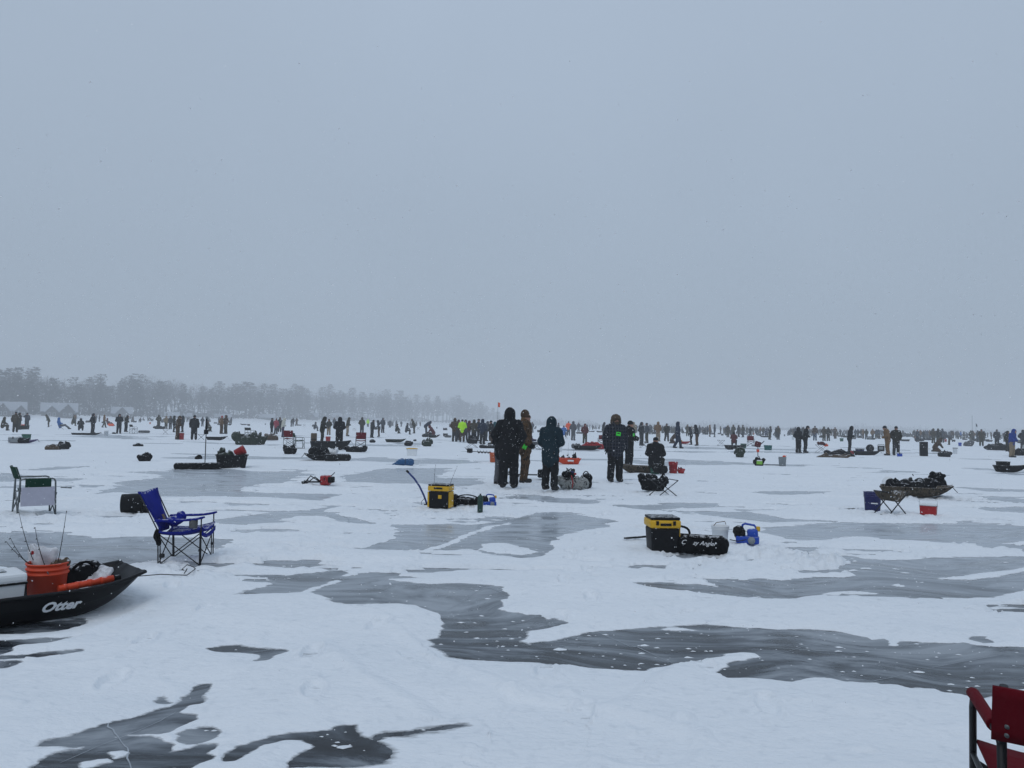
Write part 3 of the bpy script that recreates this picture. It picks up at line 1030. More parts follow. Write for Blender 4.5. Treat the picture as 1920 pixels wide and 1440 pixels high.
house(16, -3, 13, 8, 3.0, 3.6, [(-2.2, 5.0, 3.2, 1.2), (4.6, 4.2, 2.4, 1.0)], 'snow roofed cabin cut by the left edge', SIDING)
house(111, -3, 14.5, 8, 3.0, 3.8, [(-3.0, 5.0, 2.6, 1.2), (3.4, 6.0, 3.6, 1.4)], 'wide snow roofed cabin with two front gables', SIDING)
house(228, -2, 9.5, 8, 2.8, 3.2, [(.2, 6.4, 3.4, 1.4)], 'hazy cabin with one big front gable', SIDING)
house(322, 2, 7.5, 6, 2.2, 1.9, [], 'low cabin with white roof right of the gabled ones', SIDING2)
house(352, 4, 4.0, 4, 2.2, 1.6, [], 'tiny shed beside the low white roofed cabin', SIDING2)
house(418, 3, 10, 6, 2.2, 1.8, [], 'long low cabin behind the thin pole', SIDING2)
house(500, 2, 11, 7, 2.5, 2.2, [], 'long low cabin above the cream coat', SIDING2)
house(585, 10, 9, 7, 4.0, 3.0, [(0, 4.5, 2.6, 1.0)], 'hazy cabin left of the stooping camouflage person', SIDING2)
house(628, 14, 9, 7, 4.4, 3.0, [(2, 4.0, 2.4, 1.0)], 'hazy cabin above the black hooded person', SIDING2)
house(656, 12, 8, 7, 4.0, 2.8, [], 'faint cabin right of the one above the black hooded person', SIDING2)
house(705, 3, 10, 6, 2.3, 1.8, [], 'faint low cabin above the hunched trio', SIDING2)

# ------------------------------------------------------------------ a second shore, hardly more than a line behind the right crowd
def far_line():
    rn = random.Random(9)
    b = B()
    v = []; f = []
    r = np.random.default_rng(4)
    for px in range(960, 2300, 3):
        for k in range(5):
            Y = 1050 + rn.uniform(0, 120)
            p = at_depth(px + rn.uniform(-2, 2), Y)
            h = rn.uniform(5, 11) * (0.8 + .3 * math.sin(px * .02) + .2 * math.sin(px * .11))
            for j in range(5):
                c = np.array((p.x + rn.uniform(-2.0, 2.0), p.y + rn.uniform(-2, 2), h * (j + .5) / 5))
                e1 = r.normal(0, 1, 3); e1 /= np.linalg.norm(e1); e2 = r.normal(0, 1, 3); e2 /= np.linalg.norm(e2)
                s = 1.9 * (1.25 - j * .2)
                o = len(v)
                v += [tuple(c - e1 * s), tuple(c + e2 * s), tuple(c + e1 * s), tuple(c - e2 * s)]
                f.append((o, o + 1, o + 2, o + 3))
    v = [(x, y, max(z, 0.0)) for x, y, z in v]
    o = b.add(v, f).build('distant_wood', NEEDLE)
    tag(o, 'faint line of distant woods behind the right hand crowd', 'woods', kind='stuff')

far_line()
# ------------------------------------------------------------------ clothing materials
def cloth(name, c, var=0.35, vs=9):
    return M('cloth_' + name, c, rough=0.9, var=var, vscale=vs, spec=0.15, bump=0.25, bscale=35)

CL = {
    'black': cloth('black', (0.010, 0.011, 0.013)),
    'charcoal': cloth('charcoal', (0.030, 0.032, 0.036)),
    'grey': cloth('grey', (0.085, 0.090, 0.098)),
    'slate': cloth('slate', (0.050, 0.058, 0.070)),
    'navy': cloth('navy', (0.012, 0.020, 0.042)),
    'teal': cloth('teal', (0.010, 0.026, 0.036)),
    'sea': cloth('sea', (0.012, 0.070, 0.085)),
    'olive': cloth('olive', (0.045, 0.043, 0.028)),
    'brown': cloth('brown', (0.060, 0.038, 0.024)),
    'duck': cloth('duck', (0.150, 0.090, 0.045)),
    'tan': cloth('tan', (0.21, 0.165, 0.11)),
    'cream': cloth('cream', (0.50, 0.50, 0.44)),
    'blue': cloth('blue', (0.012, 0.040, 0.22)),
    'sky': cloth('sky', (0.020, 0.11, 0.34)),
    'neon': cloth('neon', (0.45, 0.85, 0.03), var=0.1),
    'orange': cloth('orange', (0.75, 0.10, 0.03), var=0.15),
    'red': cloth('red', (0.30, 0.012, 0.018)),
    'maroon': cloth('maroon', (0.085, 0.020, 0.022)),
    'rose': cloth('rose', (0.28, 0.05, 0.07)),
    'jeans': cloth('jeans', (0.030, 0.055, 0.10)),
    'plum': cloth('plum', (0.040, 0.030, 0.065)),
    'camo': camo('cloth_camo', [(0.020, 0.022, 0.016), (0.060, 0.048, 0.030), (0.028, 0.030, 0.020), (0.095, 0.075, 0.048)], 10),
    'darkcamo': camo('cloth_darkcamo', [(0.008, 0.010, 0.008), (0.026, 0.024, 0.016), (0.012, 0.013, 0.010), (0.045, 0.040, 0.028)], 10),
    'browncamo': camo('cloth_browncamo', [(0.018, 0.013, 0.008), (0.085, 0.050, 0.026), (0.035, 0.024, 0.014), (0.13, 0.085, 0.045)], 9),
    'skin': M('skin', (0.36, 0.19, 0.135), rough=0.55, var=0.12, vscale=25),
    'fur': M('fur', (0.085, 0.065, 0.048), rough=1.0, var=0.7, vscale=45, spec=0.05, bump=0.8, bscale=90),
    'boot': M('boot_leather', (0.010, 0.010, 0.011), rough=0.7, var=0.3),
    'tag': M('green_paper_tag', (0.06, 0.72, 0.06), rough=0.6, var=0.05),
    'ink': M('black_ink', (0.01, 0.012, 0.01), rough=0.7, var=0.1),
    'reflect': M('silver_reflective_tape', (0.45, 0.47, 0.45), rough=0.4, var=0.1),
}

def plaid_material():
    m, t, b = nodes_of('plaid_flannel')
    tc = t.nodes.new('ShaderNodeTexCoord')
    sx = t.nodes.new('ShaderNodeSeparateXYZ'); t.links.new(tc.outputs['Object'], sx.inputs[0])
    def lines(sock, period, lo):
        a = t.nodes.new('ShaderNodeMath'); a.operation = 'MULTIPLY'; a.inputs[1].default_value = 1 / period
        t.links.new(sock, a.inputs[0])
        f = t.nodes.new('ShaderNodeMath'); f.operation = 'FRACT'; t.links.new(a.outputs[0], f.inputs[0])
        g = t.nodes.new('ShaderNodeMath'); g.operation = 'LESS_THAN'; g.inputs[1].default_value = lo
        t.links.new(f.outputs[0], g.inputs[0])
        return g.outputs[0]
    c = mix_rgb(t, lines(sx.outputs['X'], 0.075, 0.45), (0.010, 0.011, 0.016), (0.028, 0.032, 0.045))
    c = mix_rgb(t, lines(sx.outputs['Z'], 0.085, 0.45), c, (0.020, 0.024, 0.036))
    c = mix_rgb(t, lines(sx.outputs['X'], 0.075, 0.14), c, (0.055, 0.06, 0.07))
    c = mix_rgb(t, lines(sx.outputs['Z'], 0.085, 0.12), c, (0.055, 0.06, 0.07))
    t.links.new(c, b.inputs['Base Color'])
    b.inputs['Roughness'].default_value = 0.95
    b.inputs['Specular IOR Level'].default_value = 0.1
    return m
CL['plaid'] = plaid_material()

# ------------------------------------------------------------------ poses: joints of a 1.75 m person facing -y
def pose_joints(pose):
    J = dict(pelvis=(0, 0, .95), chest=(0, 0, 1.34), neck=(0, -.005, 1.49), head=(0, -.025, 1.625),
             shl=(.195, 0, 1.41), shr=(-.195, 0, 1.41), ell=(.275, .03, 1.15), elr=(-.275, .03, 1.15), wrl=(.27, -.04, .91), wrr=(-.27, -.04, .91),
             hpl=(.095, 0, .90), hpr=(-.095, 0, .90), knl=(.11, -.02, .50), knr=(-.11, -.02, .50), anl=(.125, .02, .10), anr=(-.125, .02, .10))
    u = {}
    if pose == 'pockets':
        u = dict(ell=(.31, .06, 1.16), elr=(-.31, .06, 1.16), wrl=(.215, -.10, .99), wrr=(-.215, -.10, .99))
    elif pose == 'front':
        u = dict(ell=(.275, -.02, 1.16), elr=(-.275, -.02, 1.16), wrl=(.10, -.24, 1.13), wrr=(-.10, -.24, 1.10), head=(0, -.05, 1.615))
    elif pose == 'reach':
        u = dict(ell=(.27, .03, 1.16), elr=(-.34, -.16, 1.32), wrl=(.22, -.14, 1.0), wrr=(-.42, -.38, 1.36))
    elif pose == 'look':
        u = dict(chest=(0, -.05, 1.32), neck=(0, -.09, 1.46), head=(0, -.15, 1.57), shl=(.195, -.05, 1.39), shr=(-.195, -.05, 1.39),
                 ell=(.27, -.05, 1.13), elr=(-.27, -.05, 1.13), wrl=(.11, -.24, 1.02), wrr=(-.11, -.24, 1.02))
    elif pose == 'bent':
        u = dict(pelvis=(0, .10, .93), chest=(0, -.22, 1.20), neck=(0, -.34, 1.29), head=(0, -.45, 1.33), shl=(.19, -.26, 1.25), shr=(-.19, -.26, 1.25),
                 ell=(.22, -.34, .99), elr=(-.22, -.34, .99), wrl=(.12, -.44, .80), wrr=(-.12, -.44, .80), hpl=(.095, .08, .90), hpr=(-.095, .08, .90), knl=(.11, .03, .50), knr=(-.11, .03, .50))
    elif pose == 'sit':
        u = dict(pelvis=(0, .05, .48), chest=(0, -.03, .88), neck=(0, -.07, 1.03), head=(0, -.11, 1.16), shl=(.195, -.03, .95), shr=(-.195, -.03, .95),
                 ell=(.27, -.12, .72), elr=(-.27, -.12, .72), wrl=(.13, -.33, .66), wrr=(-.13, -.33, .66),
                 hpl=(.10, .03, .46), hpr=(-.10, .03, .46), knl=(.18, -.37, .49), knr=(-.18, -.37, .49), anl=(.17, -.35, .10), anr=(-.17, -.35, .10))
    elif pose == 'recline':
        u = dict(pelvis=(0, .08, .36), chest=(0, .20, .74), neck=(0, .20, .90), head=(0, .17, 1.03), shl=(.195, .20, .82), shr=(-.195, .20, .82),
                 ell=(.28, .12, .60), elr=(-.28, .12, .60), wrl=(.22, -.14, .58), wrr=(-.22, -.14, .58),
                 hpl=(.10, .06, .35), hpr=(-.10, .06, .35), knl=(.14, -.38, .42), knr=(-.14, -.38, .42), anl=(.15, -.74, .10), anr=(-.15, -.74, .10))
    elif pose == 'kneel':
        u = dict(pelvis=(0, .12, .42), chest=(0, -.12, .76), neck=(0, -.22, .89), head=(0, -.31, .98), shl=(.195, -.15, .83), shr=(-.195, -.15, .83),
                 ell=(.25, -.26, .58), elr=(-.25, -.26, .58), wrl=(.13, -.42, .36), wrr=(-.13, -.42, .36),
                 hpl=(.10, .10, .40), hpr=(-.10, .10, .40), knl=(.14, -.20, .10), knr=(-.14, -.20, .10), anl=(.13, .24, .09), anr=(-.13, .24, .09))
    elif pose == 'walk':
        u = dict(knl=(.10, -.13, .50), anl=(.10, -.18, .10), knr=(-.10, .02, .49), anr=(-.10, .22, .12), hpl=(.095, -.02, .90), hpr=(-.095, .02, .90),
                 ell=(.28, .06, 1.15), wrl=(.24, .10, .92), elr=(-.28, -.04, 1.15), wrr=(-.22, -.16, .96))
    elif pose == 'lean':
        u = dict(chest=(0, -.16, 1.32), neck=(0, -.24, 1.45), head=(0, -.31, 1.56), shl=(.195, -.17, 1.39), shr=(-.195, -.17, 1.39),
                 ell=(.27, -.14, 1.12), elr=(-.27, -.14, 1.12), wrl=(.20, -.26, .95), wrr=(-.20, -.26, .95))
    J.update(u)
    return {k: np.array(v, float) for k, v in J.items()}

def garment_prims(J, bulk=1.0, long=0.13, leg=1.0):
    tr = J['chest'] - J['pelvis']; tr = tr / np.linalg.norm(tr)
    g = {}
    b = bulk
    g['jacket'] = [s_caps(J['pelvis'] - tr * long * .6, J['chest'] + tr * .01, .20 * b, .205 * b, (1, .78, 1)),
                   s_caps(J['shl'] * .96 + J['chest'] * .04, J['shr'] * .96 + J['chest'] * .04, .088 * b),
                   s_caps(J['chest'], J['neck'] + (0, 0, .01), .12 * b, .095)]
    for s in 'lr':
        g['jacket'] += [s_caps(J['sh' + s], J['el' + s], .092 * b, .078 * b), s_caps(J['el' + s], J['wr' + s], .076 * b, .062 * b)]
    g['trousers'] = [s_ell(J['pelvis'] - tr * .05, (.185, .155, .15))]
    for s in 'lr':
        g['trousers'] += [s_caps(J['hp' + s], J['kn' + s], .118 * leg, .095 * leg), s_caps(J['kn' + s], J['an' + s] + (0, 0, .02), .093 * leg, .088 * leg)]
    def foot(s):
        a = J['an' + s]
        sh = J['kn' + s] - a; sh = sh / np.linalg.norm(sh)
        f = np.array((0.04 if s == 'l' else -0.04, -1.0, 0.0))
        if a[1] > .2 and J['kn' + s][2] < .2:          # kneeling: toes down behind
            return [s_caps(a, a + (0, .12, -.02), .06, .055)]
        base = a + (0, 0, -.045)
        return [s_caps(a + sh * .10, a, .076, .07), s_caps(base + f * -.05, base + f * .15 + (0, 0, -.004), .052, .05)]
    g['boot_l'] = foot('l'); g['boot_r'] = foot('r')
    h = J['head']; n = J['neck']
    face = [s_ell(h, (.077, .095, .118)), s_caps(n, h + (0, .01, -.04), .058),
            s_caps(h + (0, -.088, .012), h + (0, -.104, -.018), .011, .017),                       # nose
            s_ell(h + (0, -.07, -.075), (.045, .03, .03)),                                          # chin
            s_ell(h + (.078, .008, -.005), (.012, .024, .034)), s_ell(h + (-.078, .008, -.005), (.012, .024, .034))]   # ears
    g['face'] = face
    core = [s_caps(J['pelvis'], J['chest'], .12, .13, (1, .75, 1)), s_caps(J['chest'], n, .09, .06), s_caps(J['shl'], J['shr'], .05)]
    for s in 'lr':
        core += [s_caps(J['sh' + s], J['el' + s], .05, .042), s_caps(J['el' + s], J['wr' + s], .042, .034),
                 s_caps(J['hp' + s], J['kn' + s], .08, .06), s_caps(J['kn' + s], J['an' + s], .06, .045)]
    g['core'] = core
    return g

def hood_mesh(h, n, vox, up=True, seed=0.0):
    pr = [s_ell(h + (0, .020, .022), (.122, .140, .150)), s_caps(h + (0, .03, -.06), n + (0, .01, .0), .115, .125)]
    cut = [s_ell(h + (0, -.155, -.012), (.078, .125, .105))]
    return soft('hood', pr, vox, k=.05, cut=cut, fold=.006, freq=30, seed=seed)

def beanie_mesh(h, vox, slouch=0.0):
    pr = [s_ell(h + (0, .008 + slouch * .3, .040 + slouch * .2), (.094, .110, .102 + slouch * .3)), s_ell(h + (0, .004, .012), (.100, .115, .045))]
    return soft('knit_hat', pr, vox, k=.02, cut=[s_box(h + (0, 0, -.11), (.3, .3, .10), .005)], fold=.003, freq=60)

def fur_hat_mesh(h, vox):
    pr = [s_ell(h + (0, .01, .055), (.128, .138, .115)), s_ell(h + (.105, .02, -.03), (.045, .065, .085)), s_ell(h + (-.105, .02, -.03), (.045, .065, .085)),
          s_ell(h + (0, .12, -.01), (.11, .05, .085)), s_ell(h + (0, -.13, .055), (.085, .065, .022))]
    return soft('fur_hat', pr, vox, k=.03, cut=[s_ell(h + (0, -.16, -.055), (.082, .11, .085))], fold=.012, freq=75)

def cap_mesh(h, vox):
    pr = [s_ell(h + (0, .006, .05), (.093, .108, .085)), s_ell(h + (0, -.135, .045), (.075, .075, .014))]
    return soft('cap', pr, vox, k=.02, cut=[s_box(h + (0, .03, -.09), (.3, .12, .10), .005)])

def glove_mesh(vox=.0065):
    """relaxed gloved left hand hanging down from a wrist at the origin, palm to +x... thumb to -y"""
    pr = [s_box((0, 0, -.055), (.017, .045, .05), .016), s_caps((0, 0, .02), (0, 0, -.02), .036, .032)]
    for i, (y, L, bend) in enumerate(((-.034, .075, .012), (-.012, .085, .016), (.011, .078, .020), (.033, .060, .022))):
        a = np.array((0, y, -.095)); b2 = a + (-.006 - bend * .4, y * .12, -L * .52); c = b2 + (-bend * 1.4, 0, -L * .46)
        pr += [s_caps(a, b2, .0125, .0115), s_caps(b2, c, .0115, .0105)]
    pr += [s_caps((0, -.036, -.030), (-.012, -.066, -.065), .0145, .013), s_caps((-.012, -.066, -.065), (-.024, -.066, -.098), .013, .0115)]
    return soft('glove', pr, vox, k=.008)

GLOVE = glove_mesh()
GLOVE.materials.append(CL['black'])

def pose_meshes(pose, vox, bulk=1.0, long=.13, leg=1.0, seed=0.0, fold=.010):
    J = pose_joints(pose)
    g = garment_prims(J, bulk, long, leg)
    hem = []
    out = {'J': J}
    out['jacket'] = soft('jacket', g['jacket'], vox, k=.05, fold=fold, freq=24, seed=seed)
    out['trousers'] = soft('trousers', g['trousers'], vox, k=.035, fold=fold * .8, freq=26, seed=seed + 2)
    bv = min(vox, .022)
    out['boot_l'] = soft('boot', g['boot_l'], bv, k=.03, cut=[s_box((0, 0, -.098), (3, 3, .1), .002)])
    out['boot_r'] = soft('boot', g['boot_r'], bv, k=.03, cut=[s_box((0, 0, -.098), (3, 3, .1), .002)])
    out['body'] = soft('body', g['face'] + g['core'], min(vox, .016), k=.012)
    out['hood'] = hood_mesh(J['head'], J['neck'], min(vox, .020), seed=seed)
    out['knit_hat'] = beanie_mesh(J['head'], min(vox, .018))
    out['cap'] = cap_mesh(J['head'], min(vox, .016))
    for k in ('jacket', 'trousers', 'boot_l', 'boot_r', 'body', 'hood', 'knit_hat', 'cap'):
        out[k].materials.append(CL['black'])
    return out

PM = {}
def get_pose(pose, fine=False):
    key = (pose, fine)
    if key not in PM:
        PM[key] = pose_meshes(pose, .018 if fine else .034, seed=len(PM) * 1.7, fold=.011)
    return PM[key]

def part(name, me, mat, parent):
    return link_mesh(name, me, parent, mats=[mat])

def make_person(loc, yaw, height, pose, jacket, trousers, head, label, group=None, headmat=None, fine=False, meshes=None, boots='boot', gloves='black', width=1.0):
    P = meshes or get_pose(pose, fine)
    s = height / 1.75
    o = link_mesh('person', P['body'], None, loc, (0, 0, yaw), [CL['skin']])
    o.scale = (s * width, s * width, s)
    part('jacket', P['jacket'], CL[jacket], o)
    part('trousers', P['trousers'], CL[trousers], o)
    part('boot', P['boot_l'], CL[boots], o); part('boot', P['boot_r'], CL[boots], o)
    if head == 'hood':
        part('hood', P['hood'], CL[headmat or jacket], o)
    elif head in ('knit_hat', 'cap', 'fur_hat'):
        part(head, P[head], CL[headmat or 'black'], o)
    J = P['J']
    if fine:
        for sd, mir in (('l', 1), ('r', -1)):
            w = J['wr' + sd]; e = J['el' + sd]
            d = Vector(w - e).normalized()
            q = (-d).to_track_quat('Z', 'Y')
            gl = link_mesh('glove', GLOVE, o, tuple(w), mats=[CL[gloves]])
            gl.rotation_euler = (q @ Euler((0, 0, math.pi / 2 * 0)).to_quaternion()).to_euler()
            gl.scale = (mir, 1, 1)
    tag(o, label, 'person', group)
    return o

# ------------------------------------------------------------------ small, far figures: one continuous mesh, coloured by garment
FARP = {}
def far_mesh(pose, head):
    key = (pose, head)
    if key in FARP:
        return FARP[key]
    J = pose_joints(pose)
    g = garment_prims(J, 1.04, .15, 1.05)
    hd = [s_ell(J['head'] + (0, .012, .02), (.115, .13, .145)), s_caps(J['head'], J['neck'], .10, .12)] if head == 'hood' else [s_ell(J['head'] + (0, 0, .02), (.098, .112, .135)), s_caps(J['head'], J['neck'], .06)]
    pr = g['jacket'] + g['trousers'] + g['boot_l'] + g['boot_r'] + hd
    me = soft('person', pr, .048, k=.03, fold=.008, freq=20)
    c = np.empty(len(me.polygons) * 3); me.polygons.foreach_get('center', c); c = c.reshape(-1, 3)
    def dist(prims):
        return np.min([p(c) for p in prims], 0)
    D = np.stack([dist(g['jacket']), dist(g['trousers'] + g['boot_l'] + g['boot_r']), dist(hd)], 1)
    idx = D.argmin(1).astype(np.int32)
    for _ in range(3):
        me.materials.append(CL['black'])
    me.polygons.foreach_set('material_index', idx)
    FARP[key] = me
    return me

def far_person(loc, yaw, height, pose, jacket, trousers, head, headmat, label, group):
    o = link_mesh('person', far_mesh(pose, head), None, loc, (0, 0, yaw), [CL[jacket], CL[trousers], CL[headmat]])
    s = height / 1.75
    o.scale = (s, s, s)
    tag(o, label, 'person', group)
    return o

POSE_H = {'sit': 1.30, 'recline': 1.16, 'kneel': 1.12, 'bent': 1.48, 'lean': 1.70, 'look': 1.72}

def person_at(px, ytop, yfeet, pose, yawdeg, jacket, trousers, head, label, group=None, headmat=None, fine=False, meshes=None, boots='boot', H=None, width=1.0, gloves='black'):
    """stand a figure on the lake: its distance follows from its size in the picture"""
    hp = yfeet - ytop
    g = ground(px, yfeet)
    top = POSE_H.get(pose, 1.775)
    h_g = hp * g.y / FPX                              # size if the feet lie exactly at yfeet
    h = min(max(h_g, 0.90 * top), 1.08 * top)
    if H: h = H
    Y = h * FPX / hp if not fine else g.y
    p = at_depth(px, Y) if not fine else g
    z = snow_at(p.x, p.y)
    # turn so that a yaw of 0 faces the camera from where the figure stands
    yaw = math.radians(yawdeg) - math.atan2(p.x, p.y)
    hh = (h if not fine else h_g) / top * 1.75
    if fine or hp >= 17:
        return make_person((p.x, p.y, z), yaw, hh, pose, jacket, trousers, head, label, group, headmat, fine, meshes, boots, width=width, gloves=gloves)
    return far_person((p.x, p.y, z), yaw, hh, pose, jacket, trousers, head if head == 'hood' else 'hat', headmat or (jacket if head == 'hood' else 'black'), label, group)
# ------------------------------------------------------------------ the people in the middle distance, nearest first
def near_people():
    grp = 'anglers standing in the middle of the picture'
    # black hooded figure, back to us
    m = pose_meshes('pockets', .016, bulk=1.06, long=.30, leg=1.08, seed=1.0, fold=.012)
    p = person_at(953, 772, 921, 'pockets', 168, 'black', 'black', 'hood', 'tall person in black hooded suit seen from behind, front of the tight group', grp, fine=True, meshes=m, width=1.02)
    # grey trousers, mostly hidden behind
    person_at(938, 789, 911, 'front', 130, 'black', 'grey', 'hood', 'person in black jacket and grey trousers half hidden behind tall black suit', grp, headmat='charcoal', fine=True)
    # camouflage coat, knit hat, facing right
    m = pose_meshes('pockets', .016, bulk=1.05, long=.20, leg=1.0, seed=4.0, fold=.012)
    m['knit_hat'] = beanie_mesh(m['J']['head'], .013, slouch=.10); m['knit_hat'].materials.append(CL['black'])
    p = person_at(983, 774, 908, 'pockets', 84, 'browncamo', 'browncamo', 'knit_hat', 'person in brown camouflage and slouchy knit hat facing right beside black suit', grp, headmat='brown', fine=True, meshes=m)
    hair = soft('hair', [s_ell(m['J']['head'] + (0, .06, -.04), (.085, .075, .12)), s_caps(m['J']['head'] + (0, .08, -.10), m['J']['neck'] + (0, .09, -.02), .07, .08)], .016, k=.03, fold=.008, freq=70)
    hair.materials.append(CL['duck']); part('hair', hair, CL['duck'], p)
    gl = B().box((0, -.108, 1.635), (.15, .03, .035), bevel=.01).build('sunglasses', CL['ink'], p)
    sc = soft('backpack', [s_box((0, .19, 1.22), (.15, .10, .22), .07), s_box((.0, .10, 1.40), (.17, .14, .05), .04)], .02, k=.05, fold=.01, freq=25)
    sc.materials.append(CL['black']); part('backpack', sc, CL['black'], p)
    B().box((.212, -.02, .90), (.012, .10, .12), rot=(.5, 0, 0), bevel=.003).build('paper_tag', CL['tag'], p)
    B().box((-.212, -.02, .90), (.012, .10, .12), rot=(.5, 0, 0), bevel=.003).build('paper_tag', CL['tag'], p)
    # dark teal parka, back to us
    m = pose_meshes('front', .016, bulk=1.08, long=.34, leg=1.0, seed=7.0, fold=.013)
    person_at(1031, 789, 926, 'front', 152, 'teal', 'black', 'hood', 'person in dark teal hooded parka and black trousers turned away', grp, fine=True, meshes=m)
    # plaid coat, fur hat, facing us
    m = pose_meshes('stand', .016, bulk=1.12, long=.26, leg=1.06, seed=9.0, fold=.011)
    m['fur_hat'] = fur_hat_mesh(m['J']['head'], .013); m['fur_hat'].materials.append(CL['fur'])
    p = person_at(1153, 781, 906, 'stand', 22, 'plaid', 'black', 'fur_hat', 'person in dark plaid coat and fur trapper hat with green chest tag', grp, headmat='fur', fine=True, meshes=m)
    t = B().box((0, -.205, 1.27), (.125, .012, .10), rot=(0, .12, 0), bevel=.003).build('paper_tag', CL['tag'], p)
    B().box((.0, -.2125, 1.283), (.07, .004, .03), rot=(0, .12, 0)).build('print', CL['ink'], t)
    for sx in (-.029, .029):
        e = soft('eye', [s_ell(np.array((sx, -.082, .018)) + m['J']['head'], (.013, .012, .008))], .005); e.materials.append(CL['ink']); part('eye', e, CL['ink'], p)
    mo = soft('beard', [s_ell(m['J']['head'] + (0, -.07, -.075), (.062, .045, .05)), s_ell(m['J']['head'] + (0, -.092, -.035), (.03, .015, .010))], .009, k=.02, fold=.004, freq=120); mo.materials.append(CL['fur']); part('beard', mo, CL['fur'], p)
    # black clad, behind plaid coat
    m = pose_meshes('front', .017, bulk=1.0, long=.12, leg=.95, seed=12.0, fold=.011)
    p = person_at(1179, 789, 881, 'front', 60, 'black', 'black', 'knit_hat', 'slim person in black standing just behind the plaid coat', grp, fine=True, meshes=m)
    t = B().box((.0, -.185, 1.24), (.11, .012, .11), bevel=.003).build('paper_tag', CL['tag'], p)
    # seated on a bucket
    m = pose_meshes('sit', .016, bulk=1.14, long=.12, leg=1.06, seed=14.0, fold=.012)
    person_at(1228, 823, 893, 'sit', 172, 'black', 'darkcamo', 'cap', 'person in black jacket seated on a bucket with back turned', grp, fine=True, meshes=m)

near_people()

def crowd(rows, group):
    for r in rows:
        person_at(*r[:9], group=group, headmat=(r[9] if len(r) > 9 else None))

# px, y of head, y of feet, pose, facing (0 = at us, 90 = right), jacket, trousers, head, label, head colour
crowd([
    (7, 787, 812, 'sit', 80, 'olive', 'olive', 'hood', 'olive clad person sitting at the left edge of the picture'),
    (30, 773, 812, 'stand', 170, 'camo', 'darkcamo', 'knit_hat', 'camouflage clad person with bobble hat standing near the left edge'),
    (37, 777, 809, 'pockets', 60, 'darkcamo', 'darkcamo', 'hood', 'dark camouflage figure half hidden behind bobble hat person'),
    (51, 776, 806, 'reach', 20, 'slate', 'charcoal', 'knit_hat', 'person in slate jacket stretching an arm to the left'),
    (92, 778, 802, 'lean', -90, 'olive', 'olive', 'hood', 'lone olive clad person leaning forward in front of the big cabin'),
    (115, 785, 806, 'recline', 90, 'sky', 'grey', 'hood', 'person in bright blue hooded jacket lounging in a chair'),
    (137, 784, 800, 'sit', 90, 'olive', 'olive', 'hood', 'small olive figure sitting sideways behind the sled pair'),
    (152, 790, 813, 'sit', 175, 'black', 'black', 'hood', 'dark hunched person sitting on a flat sled'),
    (175, 776, 813, 'pockets', 60, 'black', 'black', 'hood', 'black clad person standing on the right end of a flat sled'),
    (196, 779, 803, 'walk', 90, 'duck', 'olive', 'hood', 'tan coated person walking right toward the orange tarp'),
    (204, 785, 799, 'recline', 80, 'maroon', 'maroon', 'hood', 'maroon clad figure slumped beside the bright orange tarp'),
    (224, 776, 813, 'front', 15, 'black', 'black', 'hood', 'black clad person facing us with hands together, left of stooped companion'),
    (237, 782, 813, 'look', 60, 'darkcamo', 'black', 'hood', 'dark person looking down over a folding chair'),
], 'anglers on the left part of the ice')
